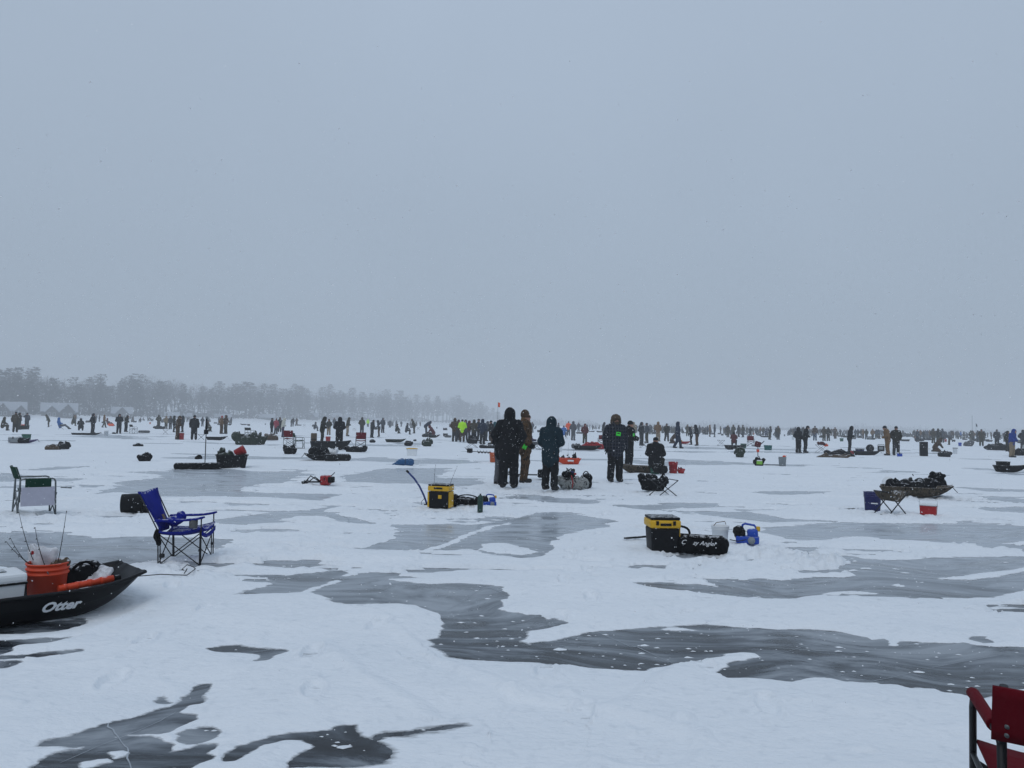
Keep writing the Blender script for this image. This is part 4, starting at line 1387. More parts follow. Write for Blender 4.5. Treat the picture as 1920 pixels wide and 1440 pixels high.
crowd([
    (298, 779, 804, 'pockets', 160, 'olive', 'olive', 'hood', 'olive clad person standing behind a loaded sled'),
    (312, 782, 806, 'stand', 30, 'tan', 'olive', 'hood', 'tan and olive figure at the left of a dark huddle'),
    (320, 781, 806, 'stand', -30, 'charcoal', 'charcoal', 'hood', 'charcoal figure in the middle of a dark huddle'),
    (327, 781, 812, 'pockets', 90, 'darkcamo', 'black', 'hood', 'dark figure directly left of the brown coat'),
    (334, 781, 825, 'look', 70, 'browncamo', 'browncamo', 'hood', 'person in brown hooded coat bending their head above a red bucket'),
    (343, 781, 812, 'pockets', -100, 'charcoal', 'black', 'hood', 'dark figure half hidden behind brown hooded coat'),
    (365, 779, 826, 'stand', 180, 'black', 'black', 'knit_hat', 'stout person all in black standing with back to us right of the red bucket'),
    (380, 783, 801, 'pockets', 20, 'slate', 'charcoal', 'hood', 'slate figure far behind the stout black one'),
    (389, 791, 812, 'sit', 60, 'camo', 'olive', 'knit_hat', 'camouflage person sitting beside a tall thin pole'),
    (416, 781, 815, 'pockets', 60, 'duck', 'browncamo', 'knit_hat', 'brown clad person in a red hat, left one of a close pair', 'red'),
    (424, 780, 815, 'pockets', -60, 'brown', 'olive', 'hood', 'brown clad person on the right of a close pair'),
    (510, 784, 818, 'pockets', 80, 'black', 'black', 'knit_hat', 'black clad person left of the rose coloured backpack'),
    (518, 785, 815, 'pockets', 150, 'rose', 'charcoal', 'knit_hat', 'person with a rose red jacket beside the cream coat', 'maroon'),
    (525, 784, 812, 'pockets', 0, 'charcoal', 'black', 'hood', 'charcoal figure behind rose jacket'),
    (531, 785, 821, 'look', 90, 'cream', 'plum', 'hood', 'person in cream white coat and plum trousers'),
    (605, 782, 833, 'look', 88, 'darkcamo', 'darkcamo', 'hood', 'dark camouflage person stooping over the long black sled'),
    (617, 789, 819, 'pockets', -20, 'darkcamo', 'tan', 'hood', 'person in tan trousers half hidden behind stooping camouflage figure'),
    (591, 792, 809, 'sit', 90, 'slate', 'slate', 'hood', 'slate figure sitting left of the stooping camouflage person'),
    (627, 784, 803, 'stand', 0, 'slate', 'slate', 'hood', 'slate figure far behind between the two dark anglers'),
    (637, 785, 842, 'look', 172, 'black', 'black', 'hood', 'bulky black hooded person with back turned at the long sled'),
    (652, 784, 819, 'look', 80, 'olive', 'tan', 'hood', 'person in olive jacket and pale tan trousers looking down'),
    (679, 784, 816, 'pockets', 160, 'olive', 'charcoal', 'hood', 'olive jacketed person standing behind the red chair seat'),
    (690, 785, 800, 'stand', 0, 'neon', 'charcoal', 'hood', 'tiny figure in neon yellow behind the red chair'),
    (698, 787, 821, 'look', 120, 'charcoal', 'black', 'knit_hat', 'charcoal clad person right of the olive jacket by red chair'),
    (711, 790, 821, 'look', -90, 'slate', 'brown', 'hood', 'hunched person in slate jacket and brown trousers'),
    (718, 785, 813, 'pockets', 30, 'slate', 'charcoal', 'hood', 'slate clad person standing right of the hunched trio'),
], 'anglers left of the centre')
crowd([
    (731, 788, 803, 'pockets', 0, 'slate', 'slate', 'knit_hat', 'small slate figure left of the sitting party'),
    (744, 804, 822, 'sit', 60, 'darkcamo', 'darkcamo', 'knit_hat', 'dark camouflage person sitting low behind the tote'),
    (763, 795, 816, 'sit', 90, 'charcoal', 'charcoal', 'hood', 'charcoal hooded person sitting sideways in the party left of centre'),
    (777, 787, 814, 'lean', -80, 'olive', 'olive', 'hood', 'tall olive person leaning over the sitting party'),
    (800, 791, 816, 'bent', 80, 'navy', 'charcoal', 'hood', 'navy jacketed person bent forward left of the maroon one'),
    (811, 799, 820, 'kneel', -90, 'maroon', 'maroon', 'hood', 'maroon hooded person crouching over gear'),
    (853, 784, 828, 'pockets', 160, 'browncamo', 'charcoal', 'hood', 'person in brown camouflage jacket left of the neon yellow one'),
    (860, 787, 826, 'pockets', 40, 'brown', 'black', 'hood', 'brown figure between camouflage jacket and neon yellow jacket'),
    (867, 786, 829, 'front', 178, 'neon', 'brown', 'knit_hat', 'person in neon yellow safety jacket and brown trousers'),
    (873, 787, 826, 'pockets', 0, 'slate', 'charcoal', 'hood', 'slate figure peeking out right of the neon jacket'),
    (880, 789, 827, 'pockets', 90, 'maroon', 'charcoal', 'hood', 'maroon figure standing right of the neon jacket'),
    (889, 787, 829, 'pockets', 170, 'camo', 'black', 'hood', 'camouflage person with back turned in the middle of the large group'),
    (897, 786, 828, 'pockets', 90, 'charcoal', 'black', 'knit_hat', 'charcoal person in knit hat in the large group'),
    (905, 787, 834, 'pockets', 150, 'navy', 'black', 'hood', 'navy clad person at the right end of the large group'),
    (912, 791, 828, 'look', 80, 'slate', 'charcoal', 'hood', 'slate hooded person between navy coat and brown trousers'),
    (921, 789, 834, 'pockets', -60, 'black', 'brown', 'knit_hat', 'person in black jacket and brown trousers left of the tall black suit'),
    (928, 793, 833, 'pockets', 100, 'sea', 'charcoal', 'hood', 'person in sea blue jacket partly behind the tall black suit'),
    (998, 792, 812, 'pockets', 20, 'slate', 'slate', 'hood', 'small slate figure right of the slouchy knit hat'),
    (1000, 809, 843, 'recline', 80, 'plum', 'grey', 'hood', 'person in plum jacket sitting low in a folding chair', 'grey'),
    (1047, 793, 818, 'walk', 90, 'slate', 'slate', 'knit_hat', 'slate clad person walking right of the teal parka'),
    (1057, 795, 817, 'sit', 170, 'sky', 'grey', 'knit_hat', 'person sitting in a bright blue jacket right of the teal parka'),
    (1066, 790, 817, 'pockets', 170, 'orange', 'slate', 'knit_hat', 'person in bright orange jacket behind the blue jacket'),
    (1075, 791, 827, 'pockets', 150, 'grey', 'grey', 'hood', 'grey clad person standing right of the orange jacket'),
    (1085, 793, 811, 'pockets', 0, 'slate', 'slate', 'hood', 'small slate figure right of the grey clad person'),
    (1097, 796, 833, 'pockets', 20, 'maroon', 'olive', 'hood', 'person in maroon jacket standing behind the red covered sled'),
    (1131, 793, 822, 'look', 90, 'black', 'black', 'hood', 'black clad person left of the plaid coat'),
    (1188, 791, 822, 'pockets', 160, 'tan', 'grey', 'hood', 'tan coated person behind slim black figure'),
], 'anglers around the centre')
crowd([
    (1203, 792, 836, 'pockets', 60, 'charcoal', 'charcoal', 'hood', 'charcoal person, left one of the pair behind the seated angler'),
    (1213, 794, 832, 'pockets', -70, 'slate', 'olive', 'knit_hat', 'slate jacketed person, right one of the pair behind the seated angler'),
    (1234, 792, 829, 'pockets', 150, 'duck', 'tan', 'hood', 'person all in tan standing right of the pair'),
    (1250, 795, 829, 'walk', 20, 'darkcamo', 'charcoal', 'knit_hat', 'dark camouflage person striding toward us'),
    (1262, 812, 833, 'kneel', 90, 'brown', 'brown', 'hood', 'brown clad person crouching beside navy walker'),
    (1271, 791, 841, 'walk', 80, 'navy', 'navy', 'hood', 'navy clad person mid stride'),
    (1289, 795, 817, 'pockets', 10, 'olive', 'olive', 'hood', 'olive figure behind the red and yellow gear'),
    (1296, 802, 836, 'look', -90, 'charcoal', 'black', 'hood', 'dark stooping person left of the olive trousers'),
    (1307, 798, 837, 'look', -100, 'black', 'browncamo', 'hood', 'person in black jacket and brown camouflage trousers looking left'),
    (1331, 797, 820, 'pockets', 90, 'duck', 'brown', 'hood', 'brown figure on the left of a distant pair'),
    (1340, 796, 820, 'pockets', -90, 'slate', 'slate', 'hood', 'slate figure on the right of a distant pair'),
    (1365, 798, 821, 'pockets', 30, 'camo', 'olive', 'hood', 'camouflage figure left of the seated striped one'),
    (1375, 797, 821, 'pockets', -30, 'olive', 'olive', 'hood', 'olive figure directly behind the seated striped one'),
    (1376, 812, 838, 'sit', 176, 'maroon', 'black', 'hood', 'person in maroon and black sitting with back turned', 'black'),
    (1385, 798, 820, 'pockets', 60, 'charcoal', 'charcoal', 'hood', 'charcoal figure facing its neighbour on the right'),
    (1393, 797, 820, 'pockets', -60, 'olive', 'charcoal', 'hood', 'olive figure facing its neighbour on the left'),
    (1407, 801, 821, 'look', 0, 'charcoal', 'charcoal', 'hood', 'charcoal figure behind the small red chair'),
    (1419, 804, 817, 'sit', 40, 'slate', 'slate', 'hood', 'small sitting slate figure right of the small red chair'),
    (1443, 801, 826, 'look', 60, 'charcoal', 'olive', 'hood', 'stooping charcoal person left of the lone camouflage one'),
    (1459, 800, 826, 'pockets', 30, 'camo', 'charcoal', 'hood', 'lone camouflage person left of the two tall black figures'),
    (1497, 801, 849, 'pockets', 140, 'black', 'black', 'hood', 'shorter hooded figure of the two tall black ones'),
    (1510, 798, 849, 'look', 100, 'black', 'black', 'knit_hat', 'taller figure of the two black ones beside the red stool'),
    (1528, 799, 827, 'stand', 170, 'brown', 'jeans', 'knit_hat', 'person in brown jacket and blue jeans'),
    (1545, 801, 828, 'pockets', 150, 'camo', 'olive', 'hood', 'green camouflage person right of the blue jeans'),
    (1553, 802, 828, 'pockets', 200, 'darkcamo', 'darkcamo', 'hood', 'darker camouflage person touching the green camouflage one'),
    (1566, 801, 823, 'reach', -40, 'browncamo', 'brown', 'cap', 'brown person stretching an arm to the left', 'brown'),
    (1593, 800, 848, 'look', 85, 'black', 'black', 'hood', 'slim black hooded person standing alone facing right'),
    (1664, 799, 855, 'look', -80, 'duck', 'duck', 'knit_hat', 'person in full tan work suit and black hat looking down'),
    (1680, 800, 855, 'pockets', 20, 'darkcamo', 'charcoal', 'knit_hat', 'dark camouflage person right of the tan work suit'),
    (1720, 806, 830, 'reach', 40, 'slate', 'charcoal', 'cap', 'slate person stretching an arm left of the camouflage trio', 'slate'),
    (1750, 803, 831, 'pockets', 150, 'camo', 'olive', 'hood', 'left figure of the camouflage trio'),
    (1759, 803, 831, 'pockets', 190, 'darkcamo', 'olive', 'hood', 'middle figure of the camouflage trio'),
    (1767, 805, 831, 'pockets', 210, 'slate', 'charcoal', 'hood', 'right figure of the camouflage trio'),
    (1779, 816, 838, 'bent', -80, 'grey', 'olive', 'hood', 'bent grey clad person right of the camouflage trio'),
    (1756, 834, 860, 'kneel', 95, 'brown', 'brown', 'hood', 'crouching person in a brown coat behind the tall black box'),
    (1840, 806, 838, 'pockets', 10, 'camo', 'olive', 'knit_hat', 'camouflage person standing upright left of the broad dark one'),
    (1869, 806, 838, 'stand', 170, 'charcoal', 'black', 'knit_hat', 'broad dark clad person left of the blue coat'),
    (1889, 809, 848, 'pockets', 60, 'darkcamo', 'darkcamo', 'hood', 'dark green person half hidden behind the blue coat'),
    (1897, 805, 858, 'look', 60, 'blue', 'tan', 'hood', 'person in royal blue hooded coat and tan trousers'),
    (1918, 808, 845, 'pockets', 160, 'charcoal', 'charcoal', 'hood', 'dark figure cut by the right edge of the picture'),
], 'anglers on the right part of the ice')

# ------------------------------------------------------------------ the far crowd along the horizon
def far_crowd():
    rnd = random.Random(21)
    regions = [
        (245, 300, 5, 12, 14, 'left of the brown coat, before the cabins'), (390, 480, 6, 11, 14, 'between the close brown pair and the dark pile'),
        (140, 200, 6, 13, 20, 'behind the flat sled at the left'), (540, 600, 3, 11, 17, 'left of the long black sled'),
        (740, 850, 9, 9, 14, 'left of the neon jacket group'), (985, 1045, 5, 10, 15, 'between slouchy hat and teal parka'),
        (1085, 1130, 3, 9, 12, 'left of the plaid coat'), (1195, 1330, 24, 10, 18, 'behind the navy walker'),
        (1330, 1450, 26, 10, 18, 'behind the small red chair'), (1450, 1590, 28, 10, 20, 'behind the two tall black figures'),
        (1595, 1665, 16, 12, 20, 'between slim black figure and tan work suit'), (1690, 1790, 22, 12, 21, 'behind the camouflage trio'),
        (1780, 1930, 34, 12, 22, 'behind the blue coat')]
    jackets = ['charcoal', 'slate', 'slate', 'olive', 'camo', 'black', 'charcoal', 'grey', 'brown', 'duck', 'navy', 'darkcamo']
    word = {'charcoal': 'charcoal', 'slate': 'slate grey', 'olive': 'olive', 'camo': 'camouflage', 'black': 'black', 'grey': 'pale grey', 'brown': 'brown', 'duck': 'tan', 'navy': 'navy', 'darkcamo': 'dark green', 'orange': 'orange', 'sky': 'blue', 'rose': 'rose'}
    for (x0, x1, n, h0, h1, where) in regions:
        for i in range(n):
            if i % 3 == 0:
                cx = rnd.uniform(x0, x1); ch = rnd.uniform(h0, h1)
            px = cx + rnd.gauss(0, 5.5)
            hp = min(max(ch * rnd.uniform(.92, 1.08), h0), h1 + 1)
            pose = rnd.choice(['pockets', 'pockets', 'stand', 'look', 'front', 'pockets', 'stand', 'sit', 'walk'])
            h = rnd.uniform(.94, 1.05) * POSE_H.get(pose, 1.775)
            Y = 1.775 * FPX / hp
            p = at_depth(px, Y)
            jk = rnd.choice(jackets)
            if rnd.random() < .05: jk = rnd.choice(['orange', 'sky', 'rose'])
            tr = rnd.choice(['charcoal', 'black', 'olive', 'slate', 'brown', 'charcoal'])
            hd = rnd.choice(['hood', 'hat'])
            far_person((p.x, p.y, snow_at(p.x, p.y)), rnd.uniform(0, 6.28), h / POSE_H.get(pose, 1.775) * 1.75, pose, jk, tr, hd, jk if hd == 'hood' else rnd.choice(['black', 'charcoal', 'brown']),
                       'tiny %s figure in far crowd %s' % (word[jk], where), 'far crowd %s' % where)

far_crowd()

def crowd_mass():
    """beyond the figures one can tell apart: the rest of the crowd, a dark fringe along the horizon"""
    rn = random.Random(77)
    protos = []
    for pose in ('pockets', 'stand', 'look', 'sit', 'front', 'kneel'):
        J = pose_joints(pose)
        g = garment_prims(J, 1.06, .15, 1.08)
        pr = g['jacket'] + g['trousers'] + [s_ell(J['head'] + (0, .01, .02), (.12, .13, .15)), s_caps(J['head'], J['neck'], .09, .12)]
        me = soft('crowd_figure', pr, .085, k=.03)
        v = np.empty(len(me.vertices) * 3); me.vertices.foreach_get('co', v)
        f = np.array([tuple(p.vertices) for p in me.polygons])
        protos.append((v.reshape(-1, 3), f))
        bpy.data.meshes.remove(me)
    V = []; Fq = []; MI = []; off = 0
    zones = [(1190, 1960, 330, 7.5, 14.5), (960, 1190, 16, 7, 11), (640, 900, 24, 7, 11), (230, 640, 26, 9, 13)]
    for (x0, x1, n, h0, h1) in zones:
        i = 0
        while i < n:
            cx = rn.uniform(x0, x1); hp = rn.uniform(h0, h1)
            for k in range(rn.randrange(2, 8)):
                Y = 1.775 * FPX / (hp * rn.uniform(.95, 1.05))
                p = at_depth(cx + rn.gauss(0, 6), Y)
                v, f = protos[rn.choice((0, 0, 1, 2, 3, 3, 4, 5, 5))]
                a = rn.uniform(0, 6.28); s = rn.uniform(.92, 1.06)
                c, sn = math.cos(a) * s, math.sin(a) * s
                V.append(np.stack([v[:, 0] * c - v[:, 1] * sn + p.x, v[:, 0] * sn + v[:, 1] * c + p.y, v[:, 2] * s], 1))
                Fq.append(f + off); off += len(v)
                MI.append(np.full(len(f), rn.randrange(5)))
                i += 1
    me = mesh_from('distant_crowd', np.concatenate(V), np.concatenate(Fq), True, [CL[c] for c in ('charcoal', 'slate', 'olive', 'black', 'brown')])
    me.polygons.foreach_set('material_index', np.concatenate(MI).astype(np.int32))
    o = link_mesh('distant_crowd', me)
    tag(o, 'dark fringe of distant people along the horizon', 'crowd', kind='stuff')

crowd_mass()
# ------------------------------------------------------------------ gear materials
G = {
    'black_plastic': M('black_plastic', (0.006, 0.0065, 0.008), rough=0.5, var=0.3, vscale=8, dust=0.12, spec=0.15),
    'sled_black': M('sled_black_plastic', (0.006, 0.0065, 0.008), rough=0.45, var=0.5, vscale=5, dust=0.0, spec=0.18, bump=0.08, bscale=120),
    'pole_blue': M('pole_blue', (0.012, 0.035, 0.17), rough=0.5, var=0.2),
    'black_nylon': M('black_nylon', (0.006, 0.0065, 0.008), rough=0.85, var=0.4, dust=0.22, spec=0.1, bump=0.3, bscale=30),
    'dark_nylon': M('dark_nylon', (0.014, 0.015, 0.016), rough=0.85, var=0.4, dust=0.35, spec=0.15, bump=0.3, bscale=30),
    'steel_dark': M('dark_steel_tube', (0.014, 0.015, 0.017), rough=0.45, metal=0.3, var=0.2, vscale=25),
    'steel_grey': M('grey_steel_tube', (0.14, 0.155, 0.16), rough=0.45, metal=0.4, var=0.25, vscale=25, dust=0.3),
    'blue_fabric': M('blue_fabric', (0.006, 0.014, 0.21), rough=0.85, var=0.35, vscale=6, dust=0.12, spec=0.15, bump=0.3, bscale=25),
    'red_fabric': M('red_fabric', (0.115, 0.003, 0.009), rough=0.85, var=0.25, vscale=8, spec=0.15, bump=0.2, bscale=40),
    'green_fabric': M('green_fabric', (0.004, 0.035, 0.020), rough=0.85, var=0.3, dust=0.15, spec=0.15),
    'mauve': M('mauve_panel', (0.42, 0.42, 0.50), rough=0.7, var=0.12, dust=0.2),
    'orange_plastic': M('orange_plastic', (0.62, 0.055, 0.012), rough=0.45, var=0.12, vscale=5, dust=0.12),
    'orange_dull': M('dull_orange_plastic', (0.50, 0.10, 0.025), rough=0.5, var=0.2, vscale=6, dust=0.2),
    'red_plastic': M('red_plastic', (0.32, 0.008, 0.012), rough=0.45, var=0.2, vscale=6, dust=0.2),
    'white_plastic': M('white_plastic', (0.74, 0.77, 0.79), rough=0.5, var=0.08, vscale=6),
    'grey_plastic': M('grey_plastic', (0.22, 0.245, 0.26), rough=0.55, var=0.12, dust=0.15),
    'yellow_plastic': M('yellow_plastic', (0.62, 0.36, 0.012), rough=0.45, var=0.12, vscale=6),
    'blue_plastic': M('blue_plastic', (0.006, 0.055, 0.38), rough=0.4, var=0.15, vscale=6, dust=0.1),
    'navy_plastic': M('navy_plastic', (0.008, 0.012, 0.10), rough=0.5, var=0.25, dust=0.2),
    'green_plastic': M('green_plastic', (0.012, 0.085, 0.055), rough=0.5, var=0.2, dust=0.2),
    'teal_plastic': M('teal_plastic', (0.010, 0.10, 0.095), rough=0.5, var=0.2, dust=0.2),
    'green_tank': M('green_enamel', (0.012, 0.045, 0.034), rough=0.4, var=0.2),
    'lime_label': M('lime_label', (0.20, 0.45, 0.05), rough=0.6, var=0.15),
    'camo_gear': camo('gear_camo', [(0.014, 0.013, 0.010), (0.085, 0.068, 0.048), (0.034, 0.030, 0.022), (0.14, 0.115, 0.085)], 12, dust=0.2),
    'grey_camo': camo('gear_grey_camo', [(0.05, 0.05, 0.05), (0.26, 0.27, 0.26), (0.13, 0.13, 0.125), (0.36, 0.37, 0.37)], 9, dust=0.3),
    'green_camo': camo('gear_green_camo', [(0.010, 0.016, 0.012), (0.030, 0.042, 0.030), (0.016, 0.024, 0.018), (0.055, 0.062, 0.045)], 10, dust=0.5),
    'brown_nylon': M('brown_nylon', (0.085, 0.062, 0.042), rough=0.85, var=0.4, dust=0.5, spec=0.15),
    'grey_nylon': M('grey_nylon', (0.10, 0.105, 0.11), rough=0.85, var=0.3, dust=0.5, spec=0.15),
    'tarp_blue': M('blue_tarp', (0.006, 0.075, 0.20), rough=0.5, var=0.35, vscale=12, dust=0.15, bump=0.4, bscale=14),
    'white_print': M('white_print', (0.72, 0.74, 0.76), rough=0.6, var=0.05),
    'purple_plastic': M('purple_plastic', (0.07, 0.05, 0.16), rough=0.5, var=0.2, dust=0.3),
    'rope': M('rope', (0.035, 0.035, 0.036), rough=0.9, var=0.3),
    'gunmetal': M('engine_metal', (0.05, 0.052, 0.055), rough=0.4, metal=0.6, var=0.4, vscale=30),
    'rod': M('rod_blank', (0.03, 0.03, 0.033), rough=0.4, var=0.3),
    'wood': M('weathered_wood', (0.15, 0.11, 0.075), rough=0.85, var=0.4, vscale=20),
    'fish': M('perch_skin', (0.16, 0.12, 0.07), rough=0.4, var=0.5, vscale=30),
}
def film_material():
    m, t, b = nodes_of('clear_plastic_film')
    b.inputs['Base Color'].default_value = (0.80, 0.82, 0.86, 1)
    b.inputs['Roughness'].default_value = 0.3
    b.inputs['Alpha'].default_value = 0.55
    nz = noise(t, 18, 4)
    t.links.new(ramp(t, nz, [(0.3, 0.50), (0.7, 0.97)]), b.inputs['Alpha'])
    return m
G['film'] = film_material()

CACHE = {}
def cached(key, fn):
    if key not in CACHE:
        CACHE[key] = fn()
    return CACHE[key]

def cpart(name, key, fn, mat, parent, loc=(0, 0, 0), rot=(0, 0, 0)):
    """a part whose mesh is shared by all alike things"""
    me = cached(key, fn)
    if not me.materials:
        me.materials.append(mat)
    return link_mesh(name, me, parent, loc, rot, [mat])

# ------------------------------------------------------------------ builders (base at the origin, x = forward)
def sled_hull(L, W, H, thick=.010):
    def f():
        xs = [0, .015, .05, .10, .20] + list(np.linspace(.20, L - .55, 4)[1:]) + list(np.linspace(L - .55, L, 9)[1:])
        rows = []
        for x in xs:
            t = max(0, (x - (L - .55)) / .55)
            u = min(1, x / .10)
            zr = H + .06 * t * t
            zb = H * (1 - u) * .9 + zr * (t ** 1.9) * .97
            wt = W / 2 * (1 - .30 * t ** 2.2)
            wb = wt - .11 * (1 - t * .6) - .03
            row = []
            side = [(wt + .035, zr - .012), (wt + .018, zr), (wt - .004, zr - .004), (wt - .012, zb + (zr - zb) * .80), (wt - .022, zb + (zr - zb) * .76), (wt - .026, zb + (zr - zb) * .52), (wt - .036, zb + (zr - zb) * .48),
                    (wb + .018, zb + (zr - zb) * .12), (wb - .01, zb), (wb * .6, zb + .004), (wb * .55, zb - .004 if t < .1 else zb), (0, zb)]
            row = [(x, y, z) for y, z in side] + [(x, -y, z) for y, z in reversed(side[:-1])]
            rows.append(row)
        return B().sheet(rows, thick).mesh('hull')
    return f

def sled(L, W, H, mat, rope=True):
    root = empty('gear_sled')
    cpart('hull', ('hull', L, W, H), sled_hull(L, W, H), mat, root)
    if rope:
        cpart('tow_rope', ('srope', L, W, H), lambda: B().tube(arc((L - .02, W * .28, H + .03), (L - .02, -W * .28, H + .03), (.10, 0, -.12), 10), .006, 5).mesh('tow_rope'), G['rope'], root)
    return root

def bucket(mat, h=.37, r0=.13, r1=.15, lid=None, handle=True, band=True):
    root = empty('bucket')
    def shell():
        pr = [(r0 * .96, 0), (r0, .004), (r0 + (r1 - r0) * .75, h * .75)]
        if band:
            pr += [(r1 * .99 + .006, h * .76), (r1 * 1.0 + .007, h * .79), (r1 * .985, h * .80), (r1 * .985, h * .85), (r1 + .007, h * .86), (r1 + .007, h * .89), (r1 * .99, h * .90)]
        pr += [(r1, h - .014), (r1 + .008, h - .012), (r1 + .008, h), (r1 - .003, h), (r1 - .006, h * .8), (r0 - .006, .008), (.001, .008)]
        return B().lathe(pr, 28).mesh('shell')
    cpart('shell', ('bshell', h, r0, r1, band), shell, mat, root)
    if lid is not None:
        cpart('lid', ('blid', h, r1), lambda: B().lathe([(r1 + .012, h - .02), (r1 + .014, h + .008), (r1, h + .014), (r1 * .85, h + .010), (.001, h + .010)], 28).mesh('lid'), lid, root)
    if handle:
        cpart('handle', ('bhandle', h, r1), lambda: B().tube(arc((0, r1 + .008, h * .86), (0, -r1 - .008, h * .86), (.06, 0, -.16), 10), .004, 5).mesh('handle'), G['steel_grey'], root)
    return root

def bag(name, key, prims, mat, vox=.02, k=.05, fold=.010, freq=24, seed=0.0, straps=()):
    root = empty(name)
    cpart('shell', key, lambda: soft('shell', prims, vox, k=k, fold=fold, freq=freq, seed=seed), mat, root)
    for i, pts in enumerate(straps):
        cpart('strap', (key, 'strap', i), lambda: B().tube(pts, .012, 6).mesh('strap'), G['black_nylon'], root)
    return root

def duffel(L, r, mat, seed=0.0):
    root = empty('duffel_bag')
    key = ('duffel', L, r, seed)
    cpart('shell', key, lambda: soft('shell', [s_caps((-L / 2 + r * .9, 0, r * .92), (L / 2 - r * .9, 0, r * .92), r * .98, r, (1, 1, .94)), s_box((0, 0, r * .9), (L / 2 - .01, r * .86, r * .86), r * .5)], .018, k=.03, fold=.010, freq=26, seed=seed), mat, root)
    for s in (-1, 1):
        cpart('handle', (key, 'h', s), lambda: B().tube(arc((-L * .18, s * r * .55, r * 1.72), (L * .18, s * r * .55, r * 1.72), (0, s * .05, -.01), 8), .010, 6).mesh('handle'), G['black_nylon'], root)
    cpart('zip', (key, 'z'), lambda: B().tube([(-L / 2 + r * .5, 0, r * 1.86), (L / 2 - r * .5, 0, r * 1.86)], .008, 5).mesh('zip'), G['steel_dark'], root)
    return root

def folding_stool(fabric, w=.42, h=.42, sag=.03):
    root = empty('folding_stool')
    for s in (-1, 1):
        cpart('leg_frame', ('stool', w, h, s), lambda: B().tube([(-w / 2, s * w / 2, .012), (w / 2, s * w / 2, h)], .010, 6).tube([(w / 2, s * w / 2 * .96, .012), (-w / 2, s * w / 2 * .96, h)], .010, 6).mesh('leg_frame'), G['steel_dark'], root)
        cpart('foot_bar', ('stoolb', w, h, s), lambda: B().tube([(s * w / 2, -w / 2, .012), (s * w / 2, w / 2, .012)], .010, 6).tube([(s * w / 2, -w / 2, h), (s * w / 2, w / 2, h)], .010, 6).mesh('foot_bar'), G['steel_dark'], root)
    if fabric is not None:
        def seat():
            return B().sheet([[(-w / 2 + w * i / 6, -w / 2 + w * j / 6, h + .006 - sag * 4 * (i / 6) * (1 - i / 6)) for j in range(7)] for i in range(7)], .012).mesh('seat')
        cpart('seat', ('stoolseat', w, h, sag), seat, fabric, root)
    return root

def director_chair(fabric, frame, w=.54, d=.44, arm=.61, seat=.42, top=.80, armpad=None, lean=.06, sleeve=0.0, low=None):
    """folding aluminium chair; back at -x"""
    root = empty('folding_chair')
    k = ('dchair', w, d, arm, seat, top, low)
    for s in (-1, 1):
        y = s * w / 2
        def side():
            b = B()
            r = .0125
            b.tube([(d / 2 + .02, y, .0), (d / 2, y, arm - .05), (d / 2 - .015, y, arm - .012), (d / 2 - .05, y, arm), (-d / 2 + .05, y, arm), (-d / 2, y, arm - .02), (-d / 2 - .02, y, .0)], r, 8)
            b.tube([(-d / 2 - .0, y * .985, seat * .6), (-d / 2 - .0, y * .985, arm), (-d / 2 - lean, y * .985, top)], r, 8)
            b.tube([(d / 2, y, seat - .02), (-d / 2, y, seat - .04)], .010, 7)
            b.tube([(d / 2 + .02, y, .03), (-d / 2 - .02, y, .03)], .010, 7)
            return b.mesh('side_frame')
        cpart('side_frame', (k, 's', s), side, frame, root)
        if armpad is not None:
            cpart('arm_pad', (k, 'pad', s), lambda: B().tube([(d / 2 + .005, y, arm - .002), (d / 2 - .02, y, arm + .003), (-d / 4, y, arm + .004), (-d / 2 + .10, y, arm + .003)], .021, 10).mesh('arm_pad'), armpad, root)
    cpart('cross_brace', (k, 'x'), lambda: B().tube([(-d / 2 - .015, -w / 2, .05), (-d / 2 + .01, w / 2, seat - .04)], .010, 6).tube([(-d / 2 - .03, w / 2, .05), (-d / 2 - .004, -w / 2, seat - .04)], .010, 6)
          .tube([(d / 2 + .012, -w / 2, .05), (d / 2 + .002, w / 2, seat - .04)], .010, 6).tube([(d / 2 + .03, w / 2, .05), (d / 2 + .02, -w / 2, seat - .04)], .010, 6).mesh('cross_brace'), frame, root)
    cpart('seat', (k, 'seat'), lambda: B().sheet([[(-d / 2 + .03 + (d - .03) * i / 6, -w / 2 * .96 + w * .96 * j / 8, seat - .03 * 4 * (j / 8) * (1 - j / 8) + .03 * (i / 6)) for j in range(9)] for i in range(7)], .012).mesh('seat'), fabric, root)
    def back():
        z0 = low if low else (arm + .0 if top - arm < .25 else arm + .06)
        rows = []
        for i in range(6):
            z = z0 + (top - z0) * i / 5
            x = -d / 2 - lean * (z - arm) / (top - arm) - sleeve
            rows.append([(x - .045 * 4 * (j / 8) * (1 - j / 8), (-w / 2 - .012 - sleeve) + (w + .024 + 2 * sleeve) * j / 8, z) for j in range(9)])
        return B().sheet(rows, .012).mesh('backrest')
    cpart('backrest', (k, 'back'), back, fabric, root)
    return root

